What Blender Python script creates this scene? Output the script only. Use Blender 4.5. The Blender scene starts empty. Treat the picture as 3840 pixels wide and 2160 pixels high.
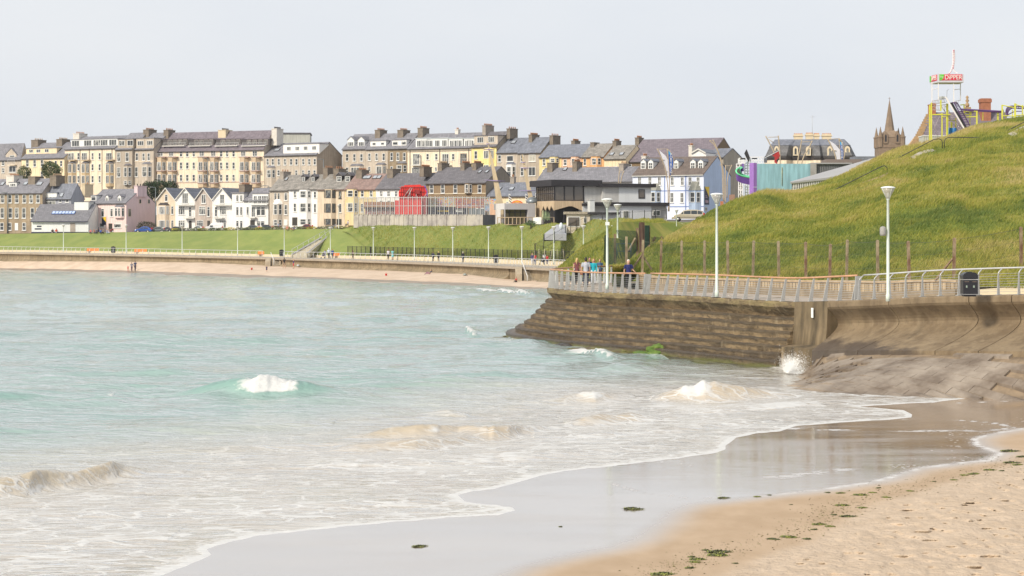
import bpy, bmesh, math, random
import numpy as np
from mathutils import Vector, Matrix, noise as mnoise
F=7467.0; CX=1920.0; HY=880.0; CH=7.0
D_=bpy.data; SC=bpy.context.scene; COL=SC.collection
R_=math.radians
rnd=random.Random(7)
def W(px,py,d): return Vector(((px-CX)/F*d, d, CH-(py-HY)/F*d))
def Wz(px,py,z):
    d=F*(CH-z)/(py-HY); return W(px,py,d)
# ---------------------------------------------------------------- materials
_m={}
def mat(name,col,rough=.8,var=.12,scale=3.0,bump=0.0,bscale=None,metal=0.0,spec=.5,col2=None,stretch=None,streak=0.0,obj=True,alpha=1.0,sheen=0,thresh=None,coat=0):
    key=name
    if key in _m: return _m[key]
    m=D_.materials.new(name); m.use_nodes=True; nt=m.node_tree; N=nt.nodes; L=nt.links
    b=N['Principled BSDF']; b.inputs['Roughness'].default_value=rough; b.inputs['Metallic'].default_value=metal
    b.inputs['Specular IOR Level'].default_value=spec
    b.inputs['Coat Weight'].default_value=coat
    c1=tuple(col)+(1,)
    tc=N.new('ShaderNodeTexCoord'); mp=N.new('ShaderNodeMapping')
    L.new(tc.outputs['Object'],mp.inputs['Vector'])
    if stretch: mp.inputs['Scale'].default_value=stretch
    nz=N.new('ShaderNodeTexNoise'); nz.inputs['Scale'].default_value=scale; nz.inputs['Detail'].default_value=5; nz.inputs['Roughness'].default_value=.65
    L.new(mp.outputs['Vector'],nz.inputs['Vector'])
    cr=N.new('ShaderNodeValToRGB'); e=cr.color_ramp.elements
    if col2 is None:
        e[0].color=tuple(max(0,c*(1-2*var)) for c in col)+(1,); e[1].color=tuple(c*(1+2*var) for c in col)+(1,)
        e[0].position=.25; e[1].position=.75
    else:
        e[0].color=tuple(col2)+(1,); e[1].color=c1
        t=thresh or (.38,.62); e[0].position=t[0]; e[1].position=t[1]
    L.new(nz.outputs['Fac'],cr.inputs['Fac'])
    out=cr.outputs['Color']
    if streak>0:
        mp2=N.new('ShaderNodeMapping'); mp2.inputs['Scale'].default_value=(2.2,2.2,.22); L.new(tc.outputs['Object'],mp2.inputs['Vector'])
        n2=N.new('ShaderNodeTexNoise'); n2.inputs['Scale'].default_value=1.3; n2.inputs['Detail'].default_value=6
        L.new(mp2.outputs['Vector'],n2.inputs['Vector'])
        r2=N.new('ShaderNodeMapRange'); r2.inputs[1].default_value=.35; r2.inputs[2].default_value=.65; r2.inputs[3].default_value=1-streak; r2.inputs[4].default_value=1+streak*.4
        L.new(n2.outputs['Fac'],r2.inputs[0])
        mx=N.new('ShaderNodeVectorMath'); mx.operation='SCALE'; L.new(out,mx.inputs[0]); L.new(r2.outputs[0],mx.inputs['Scale']); out=mx.outputs[0]
    L.new(out,b.inputs['Base Color'])
    if bump>0:
        nb=N.new('ShaderNodeTexNoise'); nb.inputs['Scale'].default_value=bscale or scale*4; nb.inputs['Detail'].default_value=4
        L.new(mp.outputs['Vector'],nb.inputs['Vector'])
        bp=N.new('ShaderNodeBump'); bp.inputs['Strength'].default_value=.8; bp.inputs['Distance'].default_value=bump
        L.new(nb.outputs['Fac'],bp.inputs['Height']); L.new(bp.outputs['Normal'],b.inputs['Normal'])
    if alpha<1: b.inputs['Alpha'].default_value=alpha
    _m[key]=m; return m
def roofmat(name,col,rows=3.2,var=.12):
    if name in _m: return _m[name]
    m=mat(name,col,.75,var,1.1,0,spec=.35)
    nt=m.node_tree; N=nt.nodes; L=nt.links; b=N['Principled BSDF']
    tc=[n for n in N if n.type=='TEX_COORD'][0]
    br=N.new('ShaderNodeTexBrick'); br.inputs['Scale'].default_value=1.0
    br.inputs['Brick Width'].default_value=.45; br.inputs['Row Height'].default_value=.28; br.inputs['Mortar Size'].default_value=.025; br.inputs['Mortar Smooth'].default_value=.4
    br.inputs['Color1'].default_value=(.8,.8,.8,1); br.inputs['Color2'].default_value=(1.15,1.12,1.1,1); br.inputs['Mortar'].default_value=(.55,.55,.55,1)
    cmb=N.new('ShaderNodeCombineXYZ'); sp=N.new('ShaderNodeSeparateXYZ'); L.new(tc.outputs['Object'],sp.inputs[0]); L.new(sp.outputs[0],cmb.inputs[0]); L.new(sp.outputs[2],cmb.inputs[1]); L.new(cmb.outputs[0],br.inputs['Vector'])
    src=b.inputs['Base Color'].links[0].from_socket
    mx=N.new('ShaderNodeMix'); mx.data_type='RGBA'; mx.blend_type='MULTIPLY'; mx.inputs[0].default_value=.8
    L.new(src,mx.inputs[6]); L.new(br.outputs['Color'],mx.inputs[7]); L.new(mx.outputs[2],b.inputs['Base Color'])
    return m
def attr_mat_begin(name):
    m=D_.materials.new(name); m.use_nodes=True; return m,m.node_tree.nodes,m.node_tree.links
# ---------------------------------------------------------------- mesh builder
class MB:
    def __init__(s): s.v=[]; s.f=[]; s.mi=[]; s.sm=[]
    def add(s,vs,fs,mi=0,sm=False):
        o=len(s.v); s.v.extend([tuple(v) for v in vs])
        for f in fs: s.f.append([i+o for i in f]); s.mi.append(mi); s.sm.append(sm)
        return s
    def box(s,x0,y0,z0,x1,y1,z1,mi=0):
        v=[(x0,y0,z0),(x1,y0,z0),(x1,y1,z0),(x0,y1,z0),(x0,y0,z1),(x1,y0,z1),(x1,y1,z1),(x0,y1,z1)]
        return s.add(v,[(0,3,2,1),(4,5,6,7),(0,1,5,4),(1,2,6,5),(2,3,7,6),(3,0,4,7)],mi)
    def hexa(s,v,mi=0):  # 8 verts bottom ring then top ring
        return s.add(v,[(0,3,2,1),(4,5,6,7),(0,1,5,4),(1,2,6,5),(2,3,7,6),(3,0,4,7)],mi)
    def prism(s,poly,a,b,mi=0,axis='y'):  # poly list of 2d; extruded between a,b along axis
        n=len(poly)
        def P(p,t):
            if axis=='y': return (p[0],t,p[1])
            if axis=='x': return (t,p[0],p[1])
            return (p[0],p[1],t)
        v=[P(p,a) for p in poly]+[P(p,b) for p in poly]
        f=[tuple(range(n)),tuple(range(2*n-1,n-1,-1))]+[(i,i+n,(i+1)%n+n,(i+1)%n) for i in range(n)]
        return s.add(v,f,mi)
    def tube(s,pts,rad,n=8,mi=0,sm=True,cap=True):
        pts=[Vector(p) for p in pts]
        if not hasattr(rad,'__len__'): rad=[rad]*len(pts)
        up=None; rings=[]
        for i,p in enumerate(pts):
            t=(pts[min(i+1,len(pts)-1)]-pts[max(i-1,0)])
            if t.length<1e-9: t=Vector((0,0,1))
            t.normalize()
            if up is None:
                a=Vector((0,0,1)) if abs(t.z)<.9 else Vector((1,0,0)); up=(a-t*a.dot(t)).normalized()
            else:
                up=(up-t*up.dot(t)); up=up.normalized() if up.length>1e-6 else t.orthogonal().normalized()
            q=t.cross(up)
            r=rad[i]
            rx,ry=(r if hasattr(r,'__len__') else (r,r))
            rings.append([p+up*(math.cos(2*math.pi*k/n)*rx)+q*(math.sin(2*math.pi*k/n)*ry) for k in range(n)])
        v=[x for r in rings for x in r]; f=[]
        for i in range(len(pts)-1):
            for k in range(n): f.append((i*n+k,i*n+(k+1)%n,(i+1)*n+(k+1)%n,(i+1)*n+k))
        if cap: f.append(tuple(range(n-1,-1,-1))); f.append(tuple((len(pts)-1)*n+k for k in range(n)))
        return s.add(v,f,mi,sm)
    def lathe(s,prof,n=16,mi=0,c=(0,0,0),sm=True):
        v=[];f=[]
        for (r,z) in prof:
            for k in range(n): a=2*math.pi*k/n; v.append((c[0]+r*math.cos(a),c[1]+r*math.sin(a),c[2]+z))
        for i in range(len(prof)-1):
            for k in range(n): f.append((i*n+k,i*n+(k+1)%n,(i+1)*n+(k+1)%n,(i+1)*n+k))
        if prof[0][0]>1e-4: f.append(tuple(range(n-1,-1,-1)))
        if prof[-1][0]>1e-4: f.append(tuple((len(prof)-1)*n+k for k in range(n)))
        return s.add(v,f,mi,sm)
    def ball(s,c,r,n=10,m=7,mi=0):
        rx,ry,rz=(r if hasattr(r,'__len__') else (r,r,r)); v=[];f=[]
        for i in range(m+1):
            ph=math.pi*i/m
            for k in range(n): a=2*math.pi*k/n; v.append((c[0]+rx*math.sin(ph)*math.cos(a),c[1]+ry*math.sin(ph)*math.sin(a),c[2]-rz*math.cos(ph)))
        for i in range(m):
            for k in range(n): f.append((i*n+k,i*n+(k+1)%n,(i+1)*n+(k+1)%n,(i+1)*n+k))
        return s.add(v,f,mi,True)
    def mesh(s,name,mats):
        me=D_.meshes.new(name); me.from_pydata(s.v,[],s.f)
        if not isinstance(mats,(list,tuple)): mats=[mats]
        for m in mats: me.materials.append(m)
        me.polygons.foreach_set('material_index',s.mi); me.polygons.foreach_set('use_smooth',s.sm); me.update(); return me
    def build(s,name,mats,parent=None):
        return link(D_.objects.new(name,s.mesh(name,mats)),parent)
def link(o,parent=None):
    COL.objects.link(o)
    if parent is not None: o.parent=parent
    return o
def tag(o,label=None,cat=None,group=None,kind=None):
    if label: o['label']=label
    if cat: o['category']=cat
    if group: o['group']=group
    if kind: o['kind']=kind
    return o
def empty(name,loc,label,cat,group=None,rz=0):
    o=D_.objects.new(name,None); o.empty_display_size=.2; link(o); o.location=loc; o.rotation_euler=(0,0,rz)
    return tag(o,label,cat,group)
def clone(root,loc,rz=None,label=None,group=None,scale=None):
    r=root.copy(); COL.objects.link(r); r.location=loc
    if rz is not None: r.rotation_euler=(0,0,rz)
    if label: r['label']=label
    if group: r['group']=group
    if scale: r.scale=(scale,)*3
    for ch in root.children:
        c=ch.copy(); COL.objects.link(c); c.parent=r
        for g in ch.children:
            d=g.copy(); COL.objects.link(d); d.parent=c
    return r
def gridmesh(name,V,nr,nc,mats,attrs=None,keep=None,smooth=True):
    """V: (nr*nc,3) array row-major"""
    idx=np.arange(nr*nc).reshape(nr,nc)
    q=np.stack([idx[:-1,:-1],idx[:-1,1:],idx[1:,1:],idx[1:,:-1]],-1).reshape(-1,4)
    if keep is not None:
        q=q[keep.reshape(-1)[q].all(axis=1)]
        used=np.unique(q); rem=-np.ones(nr*nc,int); rem[used]=np.arange(len(used)); q=rem[q]; V=V[used]
        if attrs: attrs={k:a.reshape(-1)[used] for k,a in attrs.items()}
    # orient up
    a=V[q[0,1]]-V[q[0,0]]; b=V[q[0,2]]-V[q[0,0]]
    if np.cross(a,b)[2]<0: q=q[:,::-1]
    return rawmesh(name,V,q,mats,attrs,smooth)
def rawmesh(name,V,q,mats,attrs=None,smooth=True):
    k=q.shape[1]
    me=D_.meshes.new(name); me.vertices.add(len(V)); me.vertices.foreach_set('co',np.ascontiguousarray(V,dtype=np.float32).reshape(-1))
    me.loops.add(q.size); me.loops.foreach_set('vertex_index',np.ascontiguousarray(q,dtype=np.int32).reshape(-1))
    me.polygons.add(len(q)); me.polygons.foreach_set('loop_start',np.arange(0,q.size,k,dtype=np.int32)); me.polygons.foreach_set('loop_total',np.full(len(q),k,dtype=np.int32))
    if smooth: me.polygons.foreach_set('use_smooth',np.ones(len(q),bool))
    if not isinstance(mats,(list,tuple)): mats=[mats]
    for m in mats: me.materials.append(m)
    if attrs:
        for kk,a in attrs.items():
            at=me.attributes.new(kk,'FLOAT','POINT'); at.data.foreach_set('value',np.ascontiguousarray(a,dtype=np.float32).reshape(-1))
    me.update(calc_edges=True); me.validate()
    return link(D_.objects.new(name,me))
def interp(tab,x,k=1):
    return float(np.interp(x,[t[0] for t in tab],[t[k] for t in tab]))
def sstep(a,b,x): t=np.clip((x-a)/(b-a),0,1); return t*t*(3-2*t)
# value noise numpy
def _h(ix,iy,s): 
    n=np.sin(ix*127.1+iy*311.7+s*74.7)*43758.5453; return n-np.floor(n)
def vnoise(x,y,s=0):
    x=np.asarray(x,float);y=np.asarray(y,float)
    ix=np.floor(x);iy=np.floor(y);fx=x-ix;fy=y-iy;fx=fx*fx*(3-2*fx);fy=fy*fy*(3-2*fy)
    return (_h(ix,iy,s)*(1-fx)+_h(ix+1,iy,s)*fx)*(1-fy)+(_h(ix,iy+1,s)*(1-fx)+_h(ix+1,iy+1,s)*fx)*fy
def fbm(x,y,s=0,o=4):
    r=0;a=.5;
    for i in range(o): r=r+a*(vnoise(x,y,s+i)-.5); x=x*2.03;y=y*2.03;a*=.5
    return r
def sdist(X,Y,poly,closed=False):
    """unsigned distance to polyline"""
    d=np.full(X.shape,1e9); n=len(poly)
    for i in range(n if closed else n-1):
        ax,ay=poly[i];bx,by=poly[(i+1)%n]; vx,vy=bx-ax,by-ay; L=vx*vx+vy*vy+1e-12
        t=np.clip(((X-ax)*vx+(Y-ay)*vy)/L,0,1); d=np.minimum(d,(X-ax-t*vx)**2+(Y-ay-t*vy)**2)
    return np.sqrt(d)
def inpoly(X,Y,poly):
    c=np.zeros(X.shape,bool); n=len(poly)
    for i in range(n):
        x1,y1=poly[i];x2,y2=poly[(i+1)%n]
        if y1==y2: continue
        m=((y1>Y)!=(y2>Y))&(X<(x2-x1)*(Y-y1)/(y2-y1)+x1); c^=m
    return c
# ---------------------------------------------------------------- camera, light, sky
cam=D_.cameras.new('camera'); cam.sensor_width=36; cam.lens=F/3840*36; cam.clip_end=6000; cam.clip_start=.5
co=D_.objects.new('camera',cam); COL.objects.link(co); co.location=(0,0,CH); co.rotation_euler=(R_(90),0,0)
cam.shift_y=-(1080-HY)/3840.0
SC.camera=co
SC.view_settings.view_transform='Standard'; SC.view_settings.look='None'; SC.view_settings.gamma=1; SC.view_settings.exposure=.86
SUN_AZ=Vector((-.66,-.75,0)).normalized(); SUN_EL=R_(36)
sd=Vector((SUN_AZ.x*math.cos(SUN_EL),SUN_AZ.y*math.cos(SUN_EL),math.sin(SUN_EL)))
sl=D_.lights.new('sun','SUN'); sl.energy=2.15; sl.angle=R_(9); sl.color=(1,.91,.76)
so=D_.objects.new('sun',sl); COL.objects.link(so); so.rotation_euler=sd.to_track_quat('Z','Y').to_euler(); so.location=(-50,-30,60)
wd=D_.worlds.new('World'); SC.world=wd; wd.use_nodes=True; N=wd.node_tree.nodes; L=wd.node_tree.links
bg=N['Background']; sky=N.new('ShaderNodeTexSky'); sky.sky_type='NISHITA'; sky.sun_disc=False; sky.sun_elevation=SUN_EL; sky.sun_rotation=math.atan2(SUN_AZ.x,SUN_AZ.y)
sky.dust_density=3; sky.air_density=1.0
bg.inputs['Strength'].default_value=.1
tcw=N.new('ShaderNodeTexCoord'); mpw=N.new('ShaderNodeMapping'); mpw.inputs['Scale'].default_value=(1,1,3.2); L.new(tcw.outputs['Generated'],mpw.inputs[0])
nw=N.new('ShaderNodeTexNoise'); nw.inputs['Scale'].default_value=2.2; nw.inputs['Detail'].default_value=5; nw.inputs['Roughness'].default_value=.5; L.new(mpw.outputs[0],nw.inputs['Vector'])
crw=N.new('ShaderNodeValToRGB'); crw.color_ramp.elements[0].position=.35; crw.color_ramp.elements[1].position=.68
crw.color_ramp.elements[0].color=(4.22,4.42,4.76,1); crw.color_ramp.elements[1].color=(4.90,4.96,5.06,1); L.new(nw.outputs['Fac'],crw.inputs[0])
mxw=N.new('ShaderNodeMix'); mxw.data_type='RGBA'; mxw.inputs[0].default_value=.93; L.new(sky.outputs[0],mxw.inputs[6]); L.new(crw.outputs[0],mxw.inputs[7])
L.new(mxw.outputs[2],bg.inputs['Color'])
SC.render.engine='CYCLES'
# ======================================================== shoreline data (photo-plane polylines turned into ground coordinates)
K=3840/2576.0
def fp(lst,z=.0,k=K): 
    o=[]
    for x,y in lst:
        p=Wz(x*k,y*k,z); o.append((p.x,p.y))
    return o
SH=[(290,1560),(395,1449),(440,1432),(500,1410),(527,1395),(515,1383),(540,1372),(640,1348),(760,1335),(860,1325),(1000,1312),(1150,1300),(1250,1295),(1292,1284),(1284,1275),(1228,1270),(1165,1262),(1148,1246),(1185,1236),(1240,1229),(1300,1213),(1360,1196),(1420,1184),(1540,1172),(1640,1160),(1740,1147),(1800,1138),(1822,1131),(1822,1122),(1836,1112),(1850,1100),(1900,1090),(1960,1085),(2000,1071),(2080,1065),(2150,1060),(2240,1055),(2290,1050),(2292,1042),(2270,1032),(2154,1022),(2325,1013),(2450,1000),(2551,985),(2560,960),(2700,900)]
# smooth wobble
def densify(l,n=6,amp=1.6):
    o=[]
    for i in range(len(l)-1):
        (x0,y0),(x1,y1)=l[i],l[i+1]
        m=max(1,int(abs(x1-x0)/24)+1)
        for j in range(m):
            t=j/m; x=x0+(x1-x0)*t; y=y0+(y1-y0)*t
            o.append((x,y+amp*(y/1300.)**2*(mnoise.noise(Vector((x*.035,y*.03,0)))*1.6+mnoise.noise(Vector((x*.11,3,0)))*.6)))
    o.append(l[-1]); return o
shl=fp(densify(SH))
shpoly=shl+fp([(2700,640),(-1500,640),(-1500,1560)])
WET=[(1200,1540),(1280,1449),(1330,1425),(1450,1400),(1560,1378),(1620,1355),(1665,1325),(1700,1290),(1760,1270),(1830,1260),(1950,1247),(2080,1232),(2200,1215),(2240,1205),(2330,1178),(2430,1165),(2500,1158),(2530,1140),(2470,1120),(2460,1105),(2500,1092),(2576,1080),(2750,1050)]
DRY=[(1620,1540),(1790,1449),(1850,1425),(1900,1400),(2000,1370),(2080,1335),(2120,1300),(2180,1275),(2280,1245),(2400,1205),(2480,1180),(2576,1160),(2800,1100)]
wetl=fp(densify(WET,amp=.8)); wetpoly=wetl+fp([(2750,640),(-1500,640),(-1500,1540)])
dryl=fp(densify(DRY,amp=2.5)); drypoly=dryl+fp([(3800,1000),(3800,1900),(1620,1900)])
# ---- near beach sheet
pxs=np.arange(-1500,5400,7.0); pys=np.concatenate([np.arange(1270,1500,5.0),np.arange(1500,2200,4.0),np.arange(2200,3400,25.0)])
PX,PY=np.meshgrid(pxs,pys)
dd=F*(CH)/(PY-HY); FX=(PX-CX)/F*dd; FY=dd
s_sh=sdist(FX,FY,shl)*np.where(inpoly(FX,FY,shpoly),-1,1)
s_wet=sdist(FX,FY,wetl)*np.where(inpoly(FX,FY,wetpoly),-1,1)
s_dry=sdist(FX,FY,dryl)*np.where(inpoly(FX,FY,drypoly),1,-1)
def sandz(s,sd):
    z=np.where(s>0,.012*np.minimum(s,9)+.03*np.clip(s-9,0,30),.045*s)
    return np.clip(z,-1.5,.85)+.10*sstep(-.3,3,sd)
zs=sandz(s_sh,s_dry)
zs=np.maximum(zs,-1.5)
dimp=fbm(FX*3.3,FY*1.9,5,3)
zs=zs+sstep(-.1,1.2,s_dry)*(.11*dimp-.07*np.clip(vnoise(FX*4.1,FY*2.2,11)-.62,0,1)*2.0)
dl=F*(CH-zs)/(PY-HY); V=np.stack([(PX-CX)/F*dl,dl,zs],-1).reshape(-1,3)
wetm=sstep(.9,-.5,s_wet)*sstep(-9,-2,-np.abs(s_wet)*0) 
wetm=sstep(1.0,-.6,s_wet+.35*fbm(FX*.6,FY*.25,3))
film=sstep(.2,-.2,s_wet)
# foam bubbles left along the wet edge at the right
rim=np.exp(-((s_wet+.12)/.10)**2)*sstep(1800*K,2100*K,PX)
for ln_,w_,a_ in (([(3390,1573),(3600,1575),(3750,1590),(3800,1605),(3700,1615),(3450,1616),(3100,1612),(2900,1606)],.10,1),([(2300,1815),(2344,1829),(2420,1850),(2560,1864),(2660,1868)],.05,.8),([(1985,1700),(2300,1712),(2600,1745)],.05,.45),([(3350,1502),(3600,1512),(3850,1500)],.08,.9),([(2900,1790),(3050,1775),(3160,1760)],.3,.7)):
    rim=np.maximum(rim,a_*np.exp(-(sdist(FX,FY,fp(ln_,k=1))/w_)**2))
bub=np.exp(-((s_wet+1.0)/1.1)**2)*sstep(2150*K,2350*K,PX)
drym=sstep(-.35,.45,s_dry+.5*fbm(FX*1.6,FY*.8,8))
m,N,L=attr_mat_begin('beach_sand')
b=N['Principled BSDF']
def att(N,n): a=N.new('ShaderNodeAttribute'); a.attribute_name=n; return a.outputs['Fac']
def noisen(N,L,scale,detail=4,st=(1,1,1),rough=.6,off=(0,0,0)):
    t=N.new('ShaderNodeTexCoord'); mp=N.new('ShaderNodeMapping'); mp.inputs['Scale'].default_value=st; mp.inputs['Location'].default_value=off; L.new(t.outputs['Object'],mp.inputs[0])
    n=N.new('ShaderNodeTexNoise'); n.inputs['Scale'].default_value=scale; n.inputs['Detail'].default_value=detail; n.inputs['Roughness'].default_value=rough; L.new(mp.outputs[0],n.inputs['Vector']); return n.outputs['Fac']
def mixc(N,L,f,a,b_):
    mx=N.new('ShaderNodeMix'); mx.data_type='RGBA'
    if isinstance(f,float): mx.inputs[0].default_value=f
    else: L.new(f,mx.inputs[0])
    for i,v in ((6,a),(7,b_)):
        if isinstance(v,tuple): mx.inputs[i].default_value=v+(1,) if len(v)==3 else v
        else: L.new(v,mx.inputs[i])
    return mx.outputs[2]
def mth(N,L,op,a,b_=None,clamp=False):
    x=N.new('ShaderNodeMath'); x.operation=op; x.use_clamp=clamp
    for i,v in ((0,a),(1,b_)):
        if v is None: continue
        if isinstance(v,(int,float)): x.inputs[i].default_value=v
        else: L.new(v,x.inputs[i])
    return x.outputs[0]
def mr(N,L,v,a,b_,c=0,d=1,smooth=True):
    x=N.new('ShaderNodeMapRange'); x.interpolation_type='SMOOTHSTEP' if smooth else 'LINEAR'; L.new(v,x.inputs[0])
    for i,q in ((1,a),(2,b_),(3,c),(4,d)): x.inputs[i].default_value=q
    return x.outputs[0]
n1=noisen(N,L,1.4,6); n2=noisen(N,L,26,3)
dry=mixc(N,L,mr(N,L,n1,.3,.7),(.47,.375,.28),(.55,.445,.34))
dry=mixc(N,L,mr(N,L,n2,.35,.7,.0,.35),dry,(.46,.34,.25))
damp=mixc(N,L,mr(N,L,noisen(N,L,.8,5,(1,.5,1)),.3,.7),(.40,.295,.20),(.47,.355,.25))
c=mixc(N,L,att(N,'dry'),damp,dry)
wc=mixc(N,L,mr(N,L,noisen(N,L,.35,5,(.4,1,1)),.4,.65),(.25,.19,.13),(.32,.25,.18))
c=mixc(N,L,att(N,'wet'),c,wc)
# foam bubbles
vb=N.new('ShaderNodeTexVoronoi'); vb.inputs['Scale'].default_value=5; t=N.new('ShaderNodeTexCoord'); L.new(t.outputs['Object'],vb.inputs['Vector'])
bubf=mth(N,L,'MULTIPLY',mr(N,L,vb.outputs['Distance'],.32,.16),mth(N,L,'MULTIPLY',att(N,'bub'),mr(N,L,noisen(N,L,.9,3),.5,.62)))
foamf=mth(N,L,'MAXIMUM',bubf,mth(N,L,'MULTIPLY',att(N,'rim'),mr(N,L,noisen(N,L,2.2,4),.42,.56)),True)
c=mixc(N,L,foamf,c,(.62,.62,.62)); L.new(c,b.inputs['Base Color'])
# wet = mirror film
ro=mth(N,L,'MULTIPLY_ADD',att(N,'wet'),-.80); ro.node.inputs[2].default_value=.89
ro=mth(N,L,'ADD',ro,mth(N,L,'MULTIPLY',mr(N,L,noisen(N,L,.5,4,(.35,1,1)),.35,.75),.10)); 
ro=mth(N,L,'ADD',ro,mth(N,L,'MULTIPLY',foamf,.6)); L.new(ro,b.inputs['Roughness'])
L.new(mr(N,L,att(N,'wet'),.1,.9,1.3,2.1),b.inputs['IOR'])
L.new(mr(N,L,att(N,'wet'),0,1,.1,.5),b.inputs['Specular IOR Level'])
bmp=N.new('ShaderNodeBump'); bmp.inputs['Distance'].default_value=.10
hh=mth(N,L,'ADD',mth(N,L,'MULTIPLY',noisen(N,L,5.5,3,(1,.8,1)),att(N,'dry')),mth(N,L,'MULTIPLY',noisen(N,L,2.2,3,(.5,1.6,1)),mr(N,L,att(N,'wet'),0,1,.05,.12)))
L.new(hh,bmp.inputs['Height']); L.new(mr(N,L,att(N,'wet'),0,1,1,.35),bmp.inputs['Strength']); L.new(bmp.outputs[0],b.inputs['Normal'])
gls=N.new('ShaderNodeBsdfGlossy'); gls.inputs['Color'].default_value=(1,.965,.93,1); L.new(ro,gls.inputs['Roughness']); L.new(bmp.outputs[0],gls.inputs['Normal'])
ms=N.new('ShaderNodeMixShader'); L.new(mth(N,L,'MULTIPLY',mth(N,L,'MULTIPLY',att(N,'wet'),.55),mth(N,L,'SUBTRACT',1.0,foamf)),ms.inputs[0]); L.new(b.outputs[0],ms.inputs[1]); L.new(gls.outputs[0],ms.inputs[2]); L.new(ms.outputs[0],N['Material Output'].inputs[0])
beach=gridmesh('beach',V,len(pys),len(pxs),m,{'wet':wetm,'dry':drym,'rim':rim,'bub':bub})
tag(beach,kind='structure')
# ======================================================== sea
pxs=np.arange(-1300,4500,6.0); pys=np.concatenate([np.arange(986,1110,2.0),np.arange(1110,1400,3.0),np.arange(1400,1700,1.3),np.arange(1700,1900,1.8),np.arange(1900,2260,3.5)])
PX,PY=np.meshgrid(pxs,pys); dd=F*CH/(PY-HY); FX=(PX-CX)/F*dd; FY=dd
ins=inpoly(FX,FY,shpoly); s=sdist(FX,FY,shl); s=np.where(ins,s,-s)
z=np.zeros_like(s)
fade=sstep(.3,7,s)
# swell + chop (crests run roughly parallel to picture plane, slightly rotated)
def rotc(a): return FX*math.cos(a)+FY*math.sin(a), -FX*math.sin(a)+FY*math.cos(a)
warp=2.2*fbm(FX*.05,FY*.05,21,3)
ua,va=rotc(.22)
far=sstep(60,140,FY)
z+=.085*np.sin((va+warp*3)*2*math.pi/9.0)*sstep(6,25,s)*(.5+vnoise(FX*.06,FY*.09,31))
z+=.05*np.sin((va*1.03-ua*.3+warp*2.2)*2*math.pi/4.3+1)*sstep(4,16,s)*(.3+1.2*vnoise(FX*.1,FY*.15,32))
ch=fbm(FX*.55+warp,FY*1.1,41,4); z+=.22*ch*sstep(3,20,s)*(.55+.45*far)
ch2=1-np.abs(fbm(FX*.22+FY*.05,FY*.42,47,3))*4; z+=.16*np.clip(ch2,0,1)**2*sstep(25,50,s)*vnoise(FX*.07,FY*.1,51)
z+=.03*fbm(FX*1.2,FY*2.5,61,3)*fade
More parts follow.
